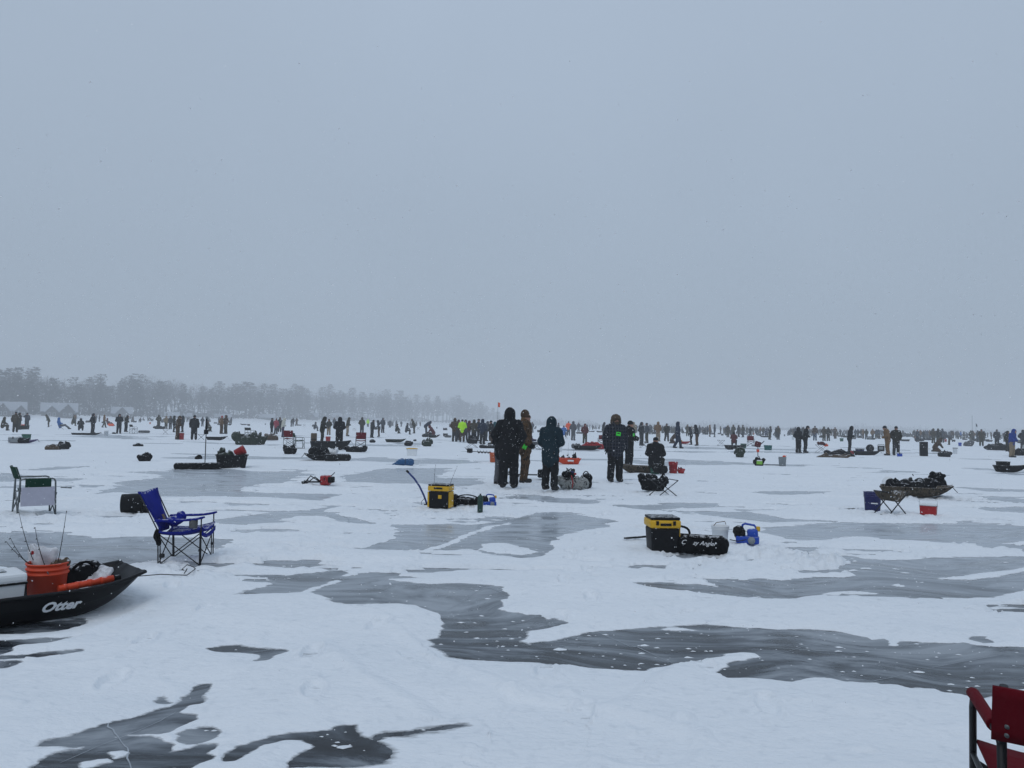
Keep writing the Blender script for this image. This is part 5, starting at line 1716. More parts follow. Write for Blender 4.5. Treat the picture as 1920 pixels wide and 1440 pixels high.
def cooler(body, lid, L=.45, W=.30, H=.33, handle=None, latch=True):
    root = empty('cooler_box')
    k = ('cooler', L, W, H)
    cpart('body', (k, 'b'), lambda: B().box((0, 0, H * .40), (L, W, H * .80), bevel=.018, taper=.94).mesh('body'), body, root)
    cpart('lid', (k, 'l'), lambda: B().box((0, 0, H * .90), (L + .015, W + .015, H * .20 - .004), bevel=.02).mesh('lid'), lid, root)
    if latch: cpart('latch', (k, 'c'), lambda: B().box((0, -W / 2 - .010, H * .78), (.05, .016, .10), bevel=.004).mesh('latch'), G['black_plastic'], root)
    if handle is not None:
        cpart('handle', (k, 'h'), lambda: B().tube([(-L / 2 - .008, 0, H * .72), (-L / 2 - .008, 0, H * 1.32), (L / 2 + .008, 0, H * 1.32), (L / 2 + .008, 0, H * .72)], .008, 6).mesh('handle'), handle, root)
    return root

def tote(body, L=.55, W=.40, H=.32, lid=None):
    root = empty('storage_tub')
    k = ('tote', L, W, H)
    def shell():
        rows = []
        for z, s in ((.0, .0), (.004, .86), (H * .7, .96), (H * .93, .98), (H * .94, 1.05), (H, 1.05), (H, .97), (H * .5, .93), (.012, .84), (.012, .0)):
            ring = []
            n = 28
            for i in range(n):
                a = 2 * math.pi * i / n
                cx, cy = math.cos(a), math.sin(a)
                e = 1 / max((abs(cx) ** 6 + abs(cy) ** 6) ** (1 / 6), 1e-6)
                ring.append((cx * e * L / 2 * max(s, .001), cy * e * W / 2 * max(s, .001), z))
            rows.append(ring)
        v = [p for r in rows for p in r]; f = []
        n = 28
        for i in range(len(rows) - 1):
            for j in range(n):
                f.append((i * n + j, i * n + (j + 1) % n, (i + 1) * n + (j + 1) % n, (i + 1) * n + j))
        return B().add(v, f, False).mesh('shell')
    cpart('shell', (k, 's'), shell, body, root)
    if lid is not None:
        cpart('lid', (k, 'l'), lambda: B().box((0, 0, H + .014), (L * 1.06, W * 1.06, .028), bevel=.010).box((0, 0, H + .034), (L * .7, W * .7, .014), bevel=.005).mesh('lid'), lid, root)
    return root

def ice_auger(head, L=.95):
    """power auger lying on its side along x"""
    root = empty('ice_auger')
    k = ('auger', L)
    def bit():
        b = B().tube([(.15, 0, .10), (L, 0, .09)], .018, 8)
        n = 60; R = .085
        v = []; f = []
        for i in range(n + 1):
            t = i / n; a = t * 2 * math.pi * 6 * (L - .38)
            x = .38 + (L - .38) * t
            for rr in (.018, R):
                v.append((x, rr * math.cos(a), .10 + rr * math.sin(a)))
                v.append((x + .006, rr * math.cos(a), .10 + rr * math.sin(a)))
        for i in range(n):
            a, c = i * 4, (i + 1) * 4
            f += [(a, a + 2, c + 2, c), (a + 1, c + 1, c + 3, a + 3), (a + 2, a + 3, c + 3, c + 2)]
        b.add(v, f, True)
        return b.mesh('drill_bit')
    cpart('drill_bit', (k, 'bit'), bit, G['gunmetal'], root)
    cpart('engine', (k, 'eng'), lambda: soft('engine', [s_box((.02, 0, .14), (.11, .12, .11), .03), s_ell((-.06, .04, .18), (.08, .09, .07)), s_box((.06, -.07, .09), (.07, .08, .06), .02)], .016, k=.02, fold=.008, freq=50), head, root)
    cpart('handle_bar', (k, 'hb'), lambda: B().tube([(-.03, -.36, .22), (.03, -.14, .16), (.03, .14, .16), (-.03, .36, .22)], .013, 6).tube([(.05, -.14, .10), (-.12, -.30, .30)], .011, 6).mesh('handle_bar'), G['steel_dark'], root)
    return root

def heater(blue=True, s=1.0):
    root = empty('portable_heater')
    k = ('heater',)
    cpart('body', (k, 'b'), lambda: B().box((.03, 0, .055), (.28, .16, .09), bevel=.02).box((.09, 0, .135), (.13, .13, .11), rot=(0, -.12, 0), bevel=.03).mesh('body'), G['blue_plastic'], root)
    cpart('handle', (k, 'h'), lambda: B().tube([(-.04, 0, .19), (-.03, 0, .235), (.0, 0, .25), (.11, 0, .235), (.135, 0, .20), (.14, 0, .15)], .014, 7).mesh('handle'), G['blue_plastic'], root)
    cpart('burner', (k, 'e'), lambda: soft('burner', [s_ell((-.075, 0, .15), (.075, .075, .075)), s_box((-.06, 0, .11), (.06, .06, .05), .02)], .011, k=.02, fold=.008, freq=75), G['black_plastic'], root)
    cpart('cap', (k, 'c'), lambda: B().lathe([(.024, 0), (.026, .01), (.026, .05), (.020, .058), (.001, .058)], 14).mesh('cap'), G['yellow_plastic'], root, (.155, 0, .165))
    cpart('dial', (k, 'd'), lambda: B().lathe([(.045, 0), (.045, .012), (.001, .016)], 18, Matrix.Rotation(math.pi / 2, 4, 'X')).mesh('dial'), G['grey_plastic'], root, (.08, -.082, .055))
    root.scale = (s, s, s)
    return root

def rod(L=.75, bend=.08, reel=True):
    root = empty('fishing_rod')
    k = ('rod', L, bend)
    cpart('blank', (k, 'b'), lambda: B().tube([(bend * (t / 8) ** 2, 0, .0 + L * t / 8) for t in range(9)], .0036, 5, r2=.0016).mesh('blank'), G['rod'], root)
    cpart('grip', (k, 'g'), lambda: B().tube([(0, 0, -.20), (0, 0, .0)], .012, 7).mesh('grip'), G['black_plastic'], root)
    for q in (.5, .75, 1.0):
        cpart('guide', (k, 'q', q), lambda: B().tube([(bend * q * q - .012, 0, L * q), (bend * q * q, 0, L * q)], .0035, 5).mesh('guide'), G['gunmetal'], root)
    if reel:
        cpart('reel', (k, 'r'), lambda: B().lathe([(.02, -.02), (.026, -.012), (.026, .012), (.02, .02)], 12, Matrix.Translation((-.035, 0, -.06)) @ Matrix.Rotation(math.pi / 2, 4, 'X')).mesh('reel'), G['gunmetal'], root)
    return root

def put(o, loc, rz=0.0, label=None, cat=None, group=None, rot=None, scale=None):
    o.location = loc
    o.rotation_euler = rot if rot is not None else (0, 0, rz)
    if scale is not None:
        o.scale = tuple(a * scale for a in o.scale)
    tag(o, label, cat, group)
    return o

D = math.radians
def faced(px, py, deg, z=None):
    """base point and a turn measured against the line of sight (0 = x axis points right in the picture)"""
    p = place(px, py, z)
    return p, D(deg) - math.atan2(p.x, p.y)
# ------------------------------------------------------------------ black sled in the left foreground and what lies in it
def left_sled():
    d = Vector((.707, .707, 0)); nrm = Vector((.707, -.707, 0))
    tip = Vector((-3.05, 6.32, 0))
    L = 1.62
    base = tip - d * L
    z0 = snow_at(base.x + d.x * .5, base.y + d.y * .5) + .012
    s = put(sled(L, .78, .225, G['sled_black'], rope=False), (base.x, base.y, z0), D(45), 'black plastic sled with white lettering cut by the left edge', 'sled')
    t = text_mesh('lettering', 'Otter', .105, G['white_print'], shear=.35, bold=.004)
    o = link_mesh('lettering', t, s, (L - .62, -.383, .118), (D(114), D(0), D(1.5)))
    t = text_mesh('lettering', 'ES', .085, G['white_print'], shear=.2)
    link_mesh('lettering', t, s, (L - .47, .318, .15), (D(63), 0, 0))
    def at(t, lat, z):
        p = tip - d * t + nrm * lat
        return Vector((p.x, p.y, z0 + z))
    # rope on the snow
    g1, g2, g3, g4 = [ground(*q) for q in ((228, 1099), (300, 1094), (350, 1088), (366, 1081))]
    pts = [(tip.x - .02, tip.y - .06, z0 + .14)] + [(q.x, q.y, snow_at(q.x, q.y) + .03) for q in (g1, g2, g3, g4, ground(362, 1077), ground(350, 1076), ground(341, 1078), ground(348, 1081), ground(350, 1084), ground(345, 1087))]
    B().tube(pts, .0045, 5).build('tow_rope', G['rope'], None).update_tag()
    r = bpy.data.objects['tow_rope'] if 'tow_rope' in bpy.data.objects else None
    for ob in bpy.data.objects:
        if ob.name.startswith('tow_rope') and ob.parent is None:
            M4 = s.matrix_world
            tag(ob, 'dark tow rope curled on the snow in front of the black sled', 'rope')
    # bucket
    bk = put(bucket(G['orange_plastic'], .36, .118, .140), at(.60, -.05, .012), D(30), 'bright orange bucket standing in the black sled', 'bucket')
    top = at(.60, -.05, .36)
    # bags of lures poking out of it
    pb = empty('plastic_bag')
    grid = [[(-.165 + .21 * j / 8 + .02 * i / 6, .01 * math.sin(i * 1.3 + j) + .02 * math.cos(j * .8) - .03 * i / 6, .0 + .165 * i / 6 - .035 * j / 8 + .006 * math.sin(2 * j)) for j in range(9)] for i in range(7)]
    grid2 = [[(x + .006, y + .045 - .03 * abs(q / 4 - 1), z) for q, (x, y, z) in enumerate(r)] for r in grid]
    B().sheet(grid, .004).build('film', G['film'], pb)
    B().sheet(grid2, .004).build('film', G['film'], pb)
    for i, (x, z, c) in enumerate(((-.10, .10, 'red_plastic'), (-.02, .08, 'gunmetal'), (.02, .04, 'red_plastic'), (.02, .09, 'tarp_blue'), (-.08, .04, 'gunmetal'))):
        B().box((x, -.005 + .01 * i, z), (.05, .018, .030), rot=(0, .5 * i, .3), bevel=.006).build('lure_packet', G[c], pb)
    put(pb, (top.x, top.y, top.z - .02), 0, 'clear plastic bag of small tackle sticking out of the orange bucket', 'plastic bag')
    rg = soft('rag', [s_ell((0, 0, 0), (.06, .045, .035)), s_ell((.04, .02, .015), (.04, .035, .03))], .012, k=.03, fold=.010, freq=50)
    rg.materials.append(G['brown_nylon'])
    put(link_mesh('rag', rg), (top.x + .07, top.y + .02, top.z - .005), 0, 'small brown rag in the top of the orange bucket', 'rag')
    # rods
    for (px0, py0, px1, py1, nm) in ((46, 1035, 24, 967, 'tall rod leaning left out of the orange bucket'), (112, 1048, 127, 966, 'tall rod leaning right out of the orange bucket'),
                                    (76, 1032, 58, 997, 'short bent rod behind the tackle bag'), (42, 1053, 2, 1026, 'rod slanting down toward the left edge'), (30, 1040, 10, 1019, 'shortest rod left of the tackle bag')):
        a = top + Vector(((px0 - 83) * .0040, 0, 0)) * .6
        rr = ray(px1, py1); tt = 5.75 / rr.y
        e = Vector((rr.x * tt, rr.y * tt, CAM_H + rr.z * tt))
        a = Vector((a.x, a.y, top.z - .03))
        v = e - a
        q = v.to_track_quat('Z', 'X')
        put(rod(round(v.length, 3), .05), a, 0, nm, 'fishing rod', 'rods in the orange bucket', rot=q.to_euler())
    # white cooler
    put(cooler(G['white_plastic'], G['white_plastic'], .46, .32, .34), at(1.03, .05, .012), D(45), 'white cooler box with dark seam at the left edge', 'cooler')
    c = bpy.data.objects.get('cooler_box')
    if c:
        B().box((0, 0, .270), (.478, .338, .016), bevel=.003).build('seam', G['black_plastic'], c)
        B().box((.05, 0, .344), (.16, .10, .006), bevel=.002).build('lid_inset', G['grey_plastic'], c)
    # dark bag, orange hand tool, orange mat, plastic film in the bow
    b = bag('backpack', ('sledbag',), [s_box((0, 0, .13), (.15, .12, .13), .06), s_ell((.06, .02, .23), (.11, .10, .07)), s_ell((-.08, -.05, .12), (.08, .08, .10)), s_caps((.13, -.06, .06), (.20, .02, .14), .05)], G['black_nylon'], .016, .05, .012, 30, 2.0,
            [arc((-.07, -.10, .26), (.08, -.10, .27), (0, -.02, .05), 7)])
    put(b, at(.34, -.17, .03), D(40), 'bulky black bag lying in the bow of the black sled', 'bag')
    tl = empty('ice_scoop')
    B().tube([(0, 0, 0), (.38, 0, .03)], .026, 12).build('handle', G['orange_plastic'], tl)
    for i in range(4):
        B().tube([(.03 + i * .085, 0, .0024 + i * .0067), (.055 + i * .085, 0, .004 + i * .0067)], .0285, 12).build('ring', G['orange_plastic'], tl)
    B().tube([(.38, 0, .03), (.43, 0, .034)], .020, 10).build('end_cap', G['black_plastic'], tl)
    put(tl, at(.58, .17, .20), D(45), 'ribbed orange tool handle lying along the near side of sled', 'hand tool')
    ml = soft('glove_liner', [s_box((0, 0, .02), (.09, .07, .02), .015), s_ell((.05, .02, .04), (.05, .05, .03))], .014, k=.03, fold=.008, freq=45); ml.materials.append(G['orange_dull'])
    put(link_mesh('work_glove', ml), at(.50, .02, .08), D(20), 'crumpled orange work glove between bucket and black bag', 'glove')
    fl = soft('film', [s_box((0, 0, .10), (.14, .12, .018), .015, rot=(0, -.75, 0)), s_ell((-.03, .02, .05), (.12, .11, .03))], .013, k=.04, fold=.014, freq=32); fl.materials.append(G['film'])
    put(link_mesh('plastic_sheet', fl), at(.30, .04, .10), D(45), 'crumpled clear plastic sheet in the bow of black sled', 'plastic sheet')

left_sled()

# ------------------------------------------------------------------ blue camp chair
def blue_chair():
    root = empty('camp_chair')
    w, d = .54, .46
    blk, blu = G['steel_dark'], G['blue_fabric']
    hw = w / 2
    for s in (-1, 1):
        y = s * hw
        B().tube([(d / 2 + .03, y, 0), (d / 2 + .02, y, .59)], .0080, 7).tube([(d / 2 + .012, y - s * .018, .0), (d / 2 + .006, y - s * .018, .42)], .0068, 7).box((d / 2 + .018, y - s * .008, .19), (.035, .045, .03), bevel=.006).build('front_post', blk, root)
        B().tube([(-d / 2 - .0, y, 0), (-d / 2 - .02, y, .42), (-d / 2 - .24, y * 1.08, .86)], .0080, 7).tube([(-d / 2 + .02, y - s * .018, 0), (-d / 2 + .0, y - s * .018, .40)], .0068, 7).build('rear_post', blk, root)
        B().tube([(-d / 2, y, .01), (d / 2 + .02, y * .98, .40)], .0068, 6).tube([(d / 2 + .02, y, .01), (-d / 2, y * .95, .37)], .0068, 6).build('side_brace', blk, root)
        arm = [[(-d / 2 - .05 + (d + .10) * i / 8, y + (j - 1.5) * .030, .56 + .035 * (2 * i / 8 - 1) ** 2 * (1 if i > 4 else -.2) - .01 * abs(j - 1.5)) for j in range(4)] for i in range(9)]
        B().sheet(arm, .016).build('armrest', blu, root)
    B().tube([(-d / 2, -hw, .01), (-d / 2 - .02, hw, .38)], .0068, 6).tube([(-d / 2, hw, .01), (-d / 2 - .02, -hw, .38)], .0068, 6).build('rear_brace', blk, root)
    B().tube([(d / 2 + .02, -hw, .01), (d / 2 + .02, hw, .36)], .0068, 6).tube([(d / 2 + .025, hw, .01), (d / 2 + .025, -hw, .36)], .0068, 6).build('front_brace', blk, root)
    B().box((-d / 2 + .03, -hw + .03, .12), (.06, .05, .05), bevel=.015).build('brace_joint', blk, root)
    st = [[(-d / 2 - .02 + (d + .06) * i / 8, -hw + w * j / 8, .355 + .05 * (i / 8) ** 2 + .055 * (2 * j / 8 - 1) ** 2 - .02 * math.sin(math.pi * i / 8)) for j in range(9)] for i in range(9)]
    seat = B().sheet(st, .022).build('seat', blu, root)
    B().sheet([[(d / 2 + .035 + .006 * math.sin(j), -hw + w * j / 8, .36 - .05 * i + .055 * (2 * j / 8 - 1) ** 2) for j in range(9)] for i in range(2)], .014).build('seat_valance', blu, seat)
    bk = []
    for i in range(9):
        t = i / 8
        z = .37 + .50 * t
        x = -d / 2 - .03 - .21 * max(0, (z - .42) / .44)
        hwid = hw * (.50 + .62 * t)
        bk.append([(x - .05 * math.cos(math.pi * (j / 8 - .5)) * (1 - .3 * t) + .01 * math.sin(5 * t + j), -hwid + 2 * hwid * j / 8, z + .02 * (2 * j / 8 - 1) ** 2) for j in range(9)])
    back = B().sheet(bk, .018).build('backrest', blu, root)
    cu = soft('cushion', [s_ell((-d / 2 + .06, .05, .50), (.10, .14, .06)), s_ell((-d / 2 + .13, .10, .55), (.06, .08, .06))], .02, k=.05, fold=.015, freq=35); cu.materials.append(blu)
    link_mesh('fabric_fold', cu, root)
    B().lathe([(.045, 0), (.05, .02), (.05, .10), (.042, .10), (.040, .01), (.001, .008)], 14).build('cup_holder', G['grey_nylon'], root, (d / 2 - .07, -hw, .455))
    st2 = soft('storage_strap', [s_ell((0, 0, 0), (.035, .05, .07)), s_caps((0, 0, -.02), (.03, 0, -.10), .03)], .014, k=.03, fold=.006, freq=40); st2.materials.append(G['black_nylon'])
    link_mesh('storage_strap', st2, root, (-d / 2 - .035, -hw + .02, .37))
    lb = B().box((0, 0, 0), (.008, .07, .07), bevel=.002).build('label_patch', G['wood'], back, (-d / 2 - .055, .03, .555), (0, -.45, 0))
    p = place(347, 1054)
    put(root, p, D(6), 'royal blue folding camp chair with high back, black legs', 'camp chair', scale=.84)

blue_chair()

# ------------------------------------------------------------------ green and mauve chair, black bucket behind the blue chair
def green_chair():
    ch = director_chair(G['green_fabric'], G['steel_grey'], .52, .46, .60, .42, .78)
    B().box((.0, -.30, .335), (.44, .012, .28), bevel=.005).build('side_table', G['mauve'], ch)
    B().box((.0, -.292, .540), (.34, .014, .13), bevel=.005).build('side_pouch', G['green_fabric'], ch)
    B().tube([(.30, -.27, .46), (.45, -.27, .445)], .010, 6).build('side_hook', G['steel_grey'], ch)
    p, rz = faced(63, 969, 8)
    put(ch, p, rz, 'grey framed folding chair with green back and mauve side table', 'folding chair', scale=.96)

green_chair()
p, rz = faced(250, 966, 0)
bb = put(bucket(G['black_plastic'], .40, .14, .155), (p.x - .19, p.y, p.z + .148), 0, 'black bucket lying on its side behind the blue chair', 'bucket', rot=(0, D(90), D(18)))
B().box((.157, .0, .25), (.006, .07, .055), bevel=.002).build('label_patch', G['orange_dull'], bb)
B().box((.13, -.085, .26), (.006, .05, .03), rot=(0, 0, D(-35)), bevel=.002).build('label_patch', G['white_print'], bb)

# ------------------------------------------------------------------ red chair, near right corner
def red_chair():
    ch = director_chair(G['red_fabric'], G['steel_dark'], .56, .44, .61, .41, .78, armpad=G['red_fabric'], lean=.03, sleeve=.018)
    for s in (-1, 1):
        for z in (.632, .66):
            B().lathe([(.008, 0), (.009, .004), (.001, .007)], 10, Matrix.Rotation(-math.pi / 2, 4, 'Y')).build('rivet', G['steel_grey'], ch, (-.22 - .03 * (z - .61) / .17 - .030, s * .27, z))
    # back posts sit at -x; the chair looks away from us and a little to the right
    put(ch, (1.79, 2.43, snow_at(1.80, 2.43) - .012), D(69), 'dark red folding chair cut by the lower right corner', 'folding chair', scale=.945)

red_chair()

# ------------------------------------------------------------------ yellow and black seat box with pole, rods, bag, tank, heater
def seat_box(yellow_front):
    root = empty('seat_box')
    if yellow_front:
        B().box((0, 0, .145), (.36, .30, .285), bevel=.015, taper=.92).build('body', G['black_plastic'], root)
        B().box((0, 0, .338), (.375, .315, .085), bevel=.015).build('rim', G['yellow_plastic'], root)
        B().box((.183, 0, .15), (.012, .26, .27), bevel=.005, taper=.94).build('side_panel', G['yellow_plastic'], root)
        B().box((-.176, -.10, .15), (.03, .10, .26), bevel=.008).build('corner_panel', G['yellow_plastic'], root)
        B().box((.03, -.150, .20), (.06, .010, .06), bevel=.002).build('label_patch', G['yellow_plastic'], root)
        B().box((0, -.162, .345), (.15, .012, .028), bevel=.004).build('latch', G['black_plastic'], root)
        B().box((0, 0, .395), (.365, .305, .030), bevel=.012).build('lid', G['black_plastic'], root)
    else:
        B().box((0, 0, .145), (.34, .34, .288), bevel=.03, taper=.90).build('body', G['black_plastic'], root)
        B().box((0, 0, .338), (.365, .365, .094), bevel=.022).build('rim', G['yellow_plastic'], root)
        for s in (-1, 1):
            B().box((s * .10, -.189, .352), (.032, .016, .05), bevel=.004).build('latch', G['black_plastic'], root)
        B().box((.0, -.186, .335), (.13, .008, .030), bevel=.002).build('label_patch', G['black_plastic'], root)
        B().box((0, 0, .402), (.35, .35, .032), bevel=.016).build('lid', G['black_plastic'], root)
        B().box((.182, -.10, .24), (.012, .05, .14), bevel=.004).build('side_clip', G['yellow_plastic'], root)
        B().tube(arc((.17, 0, .30), (.30, .02, .10), (.09, 0, .05), 8), .014, 6).build('carry_strap', G['black_nylon'], root)
    return root

p, rz = faced(826, 957, -18)
put(seat_box(True), p, rz, 'black and yellow seat box with a blue pole beside it', 'seat box')
# blue pole with its loop of cord
bp = empty('sled_pole')
B().tube([(0, 0, .06), (-.02, 0, .12), (-.06, 0, .22), (-.14, 0, .38), (-.24, 0, .52), (-.36, 0, .64)], .017, 8).build('pole', G['pole_blue'], bp)
B().tube([(-.345, 0, .628), (-.385, 0, .665)], .020, 8).build('grip', G['black_plastic'], bp)
B().tube([(-.035, -.01, .17), (-.10, -.02, .10), (-.09, -.02, .03), (-.02, -.02, .02), (0, -.01, .06)], .005, 5).build('cord', G['rope'], bp)
B().box((-.015, 0, .03), (.07, .06, .06), bevel=.015).build('foot', G['black_plastic'], bp)
p2, rz2 = faced(800, 951, 0)
put(bp, p2, rz2, 'curved blue pole rising left of the seat box', 'pole', scale=.97)
for (px, lean, nm) in ((812, -.01, 'upright thin rod standing behind the yellow seat box'), (842, .30, 'thin rod leaning right behind the yellow seat box')):
    q, rq = faced(px, 955, 0)
    put(rod(.34, .02), (q.x, q.y + .10, .42), 0, nm, 'fishing rod', 'rods at the yellow seat box', rot=(0, lean, 0))
b = bag('gear_bag', ('flatbag',), [s_caps((-.18, 0, .09), (.28, -.02, .07), .085, .06), s_ell((-.20, .02, .11), (.10, .10, .10)), s_caps((-.22, -.06, .10), (-.14, -.16, .03), .05, .04)], G['black_nylon'], .016, .05, .010, 30, 1.0, [arc((-.1, -.05, .16), (.25, -.04, .14), (0, -.02, .04), 8)])
B().box((.02, -.075, .115), (.20, .02, .03), rot=(.5, .06, 0), bevel=.006).build('snowy_flap', G['grey_nylon'], b)
q, rq = faced(868, 955, 0); put(b, (q.x, q.y + .12, q.z), rq, 'flat black bag stretching right from the yellow seat box', 'bag')
tk = empty('gas_cylinder')
B().lathe([(.040, 0), (.046, .01), (.047, .23), (.040, .262), (.018, .278), (.001, .278)], 18).build('tank', G['green_tank'], tk)
B().lathe([(.014, .27), (.014, .30), (.001, .302)], 10).build('valve', G['gunmetal'], tk)
q, rq = faced(900, 965, 0); put(tk, q, 0, 'dark green gas cylinder standing right of the yellow seat box', 'gas cylinder')
q, rq = faced(915, 949, 8); put(heater(), (q.x, q.y, q.z), rq, 'blue portable heater behind the green gas cylinder', 'heater', scale=.86)

# ------------------------------------------------------------------ the second seat box with its duffel, pail and heater
p, rz = faced(1241, 1037, 14)
put(seat_box(False), p, rz, 'black seat box with yellow rim left of a black duffel', 'seat box')
df = duffel(.66, .115, G['black_nylon'], 3.0)
t = text_mesh('lettering', 'C', .075, G['white_print'], shear=.4)
link_mesh('lettering', t, df, (-.17, -.122, .135), (D(76), 0, 0))
t = text_mesh('lettering', 'ay Angler', .068, G['white_print'], shear=.45)
link_mesh('lettering', t, df, (.07, -.122, .135), (D(76), 0, D(-1)))
q, rq = faced(1310, 1041, -4); put(df, q, rq, 'black duffel bag with white script lettering', 'duffel bag')
q, rq = faced(1350, 1022, 0); put(bucket(G['white_plastic'], .20, .095, .108, handle=False), q, 0, 'small white pail behind the black duffel', 'pail')
pl = [o for o in bpy.data.objects if o.get('label') == 'small white pail behind the black duffel'][0]
B().tube([(-.10, 0, .17), (-.05, 0, .235), (.06, 0, .255), (.075, 0, .215)], .005, 5).build('handle', G['wood'], pl)
q, rq = faced(1397, 1027, -2); put(heater(), q, rq, 'blue portable heater with yellow cap right of the duffel', 'heater', scale=1.0)
hs = empty('hose'); B().tube([(0, 0, .05), (.10, 0, .035), (.2, 0, .06)], .006, 5).build('line', G['rope'], hs)
q, rq = faced(1368, 1027, 0); put(hs, q, rq, 'short black hose between duffel and blue heater', 'hose')
sk = empty('ice_chisel'); B().tube([(0, 0, .02), (.27, .02, .05)], .013, 7).build('shaft', G['black_plastic'], sk); B().box((.0, 0, .02), (.06, .035, .018), bevel=.004).build('blade', G['gunmetal'], sk)
q, rq = faced(1174, 1022, 0); put(sk, q, rq, 'black stick lying on the ice left of the second seat box', 'ice chisel')
# ------------------------------------------------------------------ gear among the anglers
def lump(name, key, mat, L, W, H, seed, n=5, vox=.03):
    """a soft bag or heap of given size"""
    rn = random.Random(seed)
    def f():
        pr = [s_box((0, 0, H * .32), (L * .40, W * .42, H * .30), H * .12)]
        for i in range(n):
            x = (i / (n - 1) - .5) * L * .74
            r = H * rn.uniform(.24, .46)
            c = (x, rn.uniform(-.2, .2) * W, max(r * .8, H * rn.uniform(.28, .66)))
            if i % 2:
                pr.append(s_box(c, (L * rn.uniform(.10, .18), W * rn.uniform(.2, .36), r), r * .35, rot=(rn.uniform(-.4, .4), rn.uniform(-.6, .6), rn.uniform(-.5, .5))))
            else:
                pr.append(s_ell(c, (L * rn.uniform(.11, .2), W * rn.uniform(.22, .4), r), rot=(rn.uniform(-.4, .4), rn.uniform(-.6, .6), 0)))
        x = rn.uniform(-.3, .3) * L
        pr.append(s_caps((x, 0, H * .6), (x + rn.uniform(-.15, .15) * L, rn.uniform(-.1, .1), H * 1.02), H * .13, H * .05))
        return soft('shell', pr, vox, k=.03, cut=[s_box((0, 0, -.2), (5, 5, .2), .01)], fold=min(.022, H * .05), freq=30, seed=seed)
    root = empty(name)
    cpart('shell', ('lump', key, seed, L, W, H), f, mat, root)
    pts = arc((-L * .2, -W * .3, H * .7), (L * .15, -W * .32, H * .72), (0, -.03, .05), 6)
    cpart('strap', ('lumps', key, seed, L, W, H), lambda: B().tube(pts, .014, 5).mesh('strap'), G['dark_nylon'], root)
    return root

def P(o, px, py, deg, label, cat, group=None, dz=0.0, dy=0.0, scale=None):
    p, rz = faced(px, py, deg)
    return put(o, (p.x, p.y + dy, p.z + dz), rz, label, cat, group, scale=scale)

BK, SL, BG, CH = 'buckets on the ice', 'sleds on the ice', 'bags on the ice', 'chairs and stools on the ice'

# round the group in the middle
P(bucket(G['orange_dull'], .36, .13, .15), 925, 868, 10, 'orange bucket half hidden left of the tall black suit', 'bucket', BK)
sd = P(sled(1.05, .55, .24, G['orange_plastic']), 1088, 872, 188, 'small bright orange sled right of the teal parka', 'sled', SL)
B().box((.40, .290, .15), (.22, .012, .06), bevel=.003).build('label_patch', G['white_print'], sd)
for i, (dx, h, m) in enumerate(((-.32, .22, 'black_plastic'), (-.14, .26, 'dark_nylon'), (.08, .20, 'black_nylon'), (.30, .34, 'black_plastic'))):
    me = soft('gear_bag', [s_ell((0, 0, h * .5), (.09, .09, h * .5)), s_caps((0, 0, h * .5), (.03, 0, h * 1.1), .05, .02)], .02, k=.03, fold=.01, freq=30, seed=i); me.materials.append(G[m])
    q = sd.location; put(link_mesh('gear_bag', me), (q.x - .52 + dx, q.y + .02, q.z + .06), 0, ['leftmost', 'second', 'third', 'rightmost pointed'][i] + ' dark bundle in the small orange sled', 'bag', BG)
for (px, l, nm) in ((1065, 0.0, 'left thin rod standing in the small orange sled'), (1075, .05, 'right thin rod standing in the small orange sled')):
    q, _ = faced(px, 868, 0); put(rod(.42, .01), (q.x, q.y, .36), 0, nm, 'fishing rod', 'rods in the orange sled', rot=(0, l, 0))
gb = P(lump('gear_bag', 'greycamo', G['grey_camo'], .66, .45, .30, 5, vox=.022), 1073, 921, -6, 'grey camouflage bag with red strap behind the teal parka legs', 'bag', BG)
B().tube([(.02, -.24, .03), (.04, -.25, .16), (.0, -.20, .29), (-.03, -.05, .32)], .012, 6).build('red_strap', G['red_plastic'], gb)
lid = lump('tackle_bundle', 'tb', G['black_nylon'], .28, .25, .22, 8, vox=.02); put(lid, (gb.location.x - .08, gb.location.y, gb.location.z + .25), .4, 'dark bundle of tackle on top of grey camouflage bag', 'bag', BG)
B().box((.02, -.10, .13), (.07, .04, .05), bevel=.01).build('blue_pouch', G['navy_plastic'], lid); B().box((.10, -.10, .09), (.06, .04, .05), bevel=.01).build('red_pouch', G['red_plastic'], lid)
aug = P(ice_auger(G['black_nylon'], .95), 1018, 902, 172, 'black power auger lying behind the teal parka', 'ice auger', dz=.02)
P(bag('backpack', ('backpk',), [s_box((0, 0, .16), (.13, .12, .16), .07), s_ell((.02, 0, .26), (.11, .10, .10)), s_ell((-.10, -.02, .10), (.08, .10, .09))], G['black_nylon'], .02, .06, .010, 26, 3.0, [arc((-.08, -.04, .33), (.06, -.04, .34), (0, 0, .07), 6)]), 1099, 918, 0, 'black backpack right of the grey camouflage bag', 'backpack', BG)
P(sled(1.5, .62, .25, G['camo_gear']), 1250, 890, 176, 'brown camouflage sled behind the plaid coat', 'sled', SL)
P(bucket(G['red_plastic'], .36, .12, .145), 1262, 889, 0, 'red bucket right of the seated black jacket', 'bucket', BK)
rb = P(lump('red_pouch', 'redp', G['red_plastic'], .22, .2, .20, 3, vox=.02), 1277, 889, 0, 'small red pouch touching the red bucket', 'pouch', BG)
P(bucket(G['green_plastic'], .38, .13, .15, handle=False), 1228, 892, 0, 'dark green bucket under the seated black jacket', 'bucket', BK)
P(folding_stool(None, .46, .36), 1244, 931, 24, 'bare black folding stool frame in front of seated angler', 'stool', CH)
P(lump('backpack', 'bp2', G['black_nylon'], .62, .4, .40, 11, vox=.022), 1228, 928, 0, 'large black backpack leaning on the bare stool frame', 'backpack', BG, dy=.28)
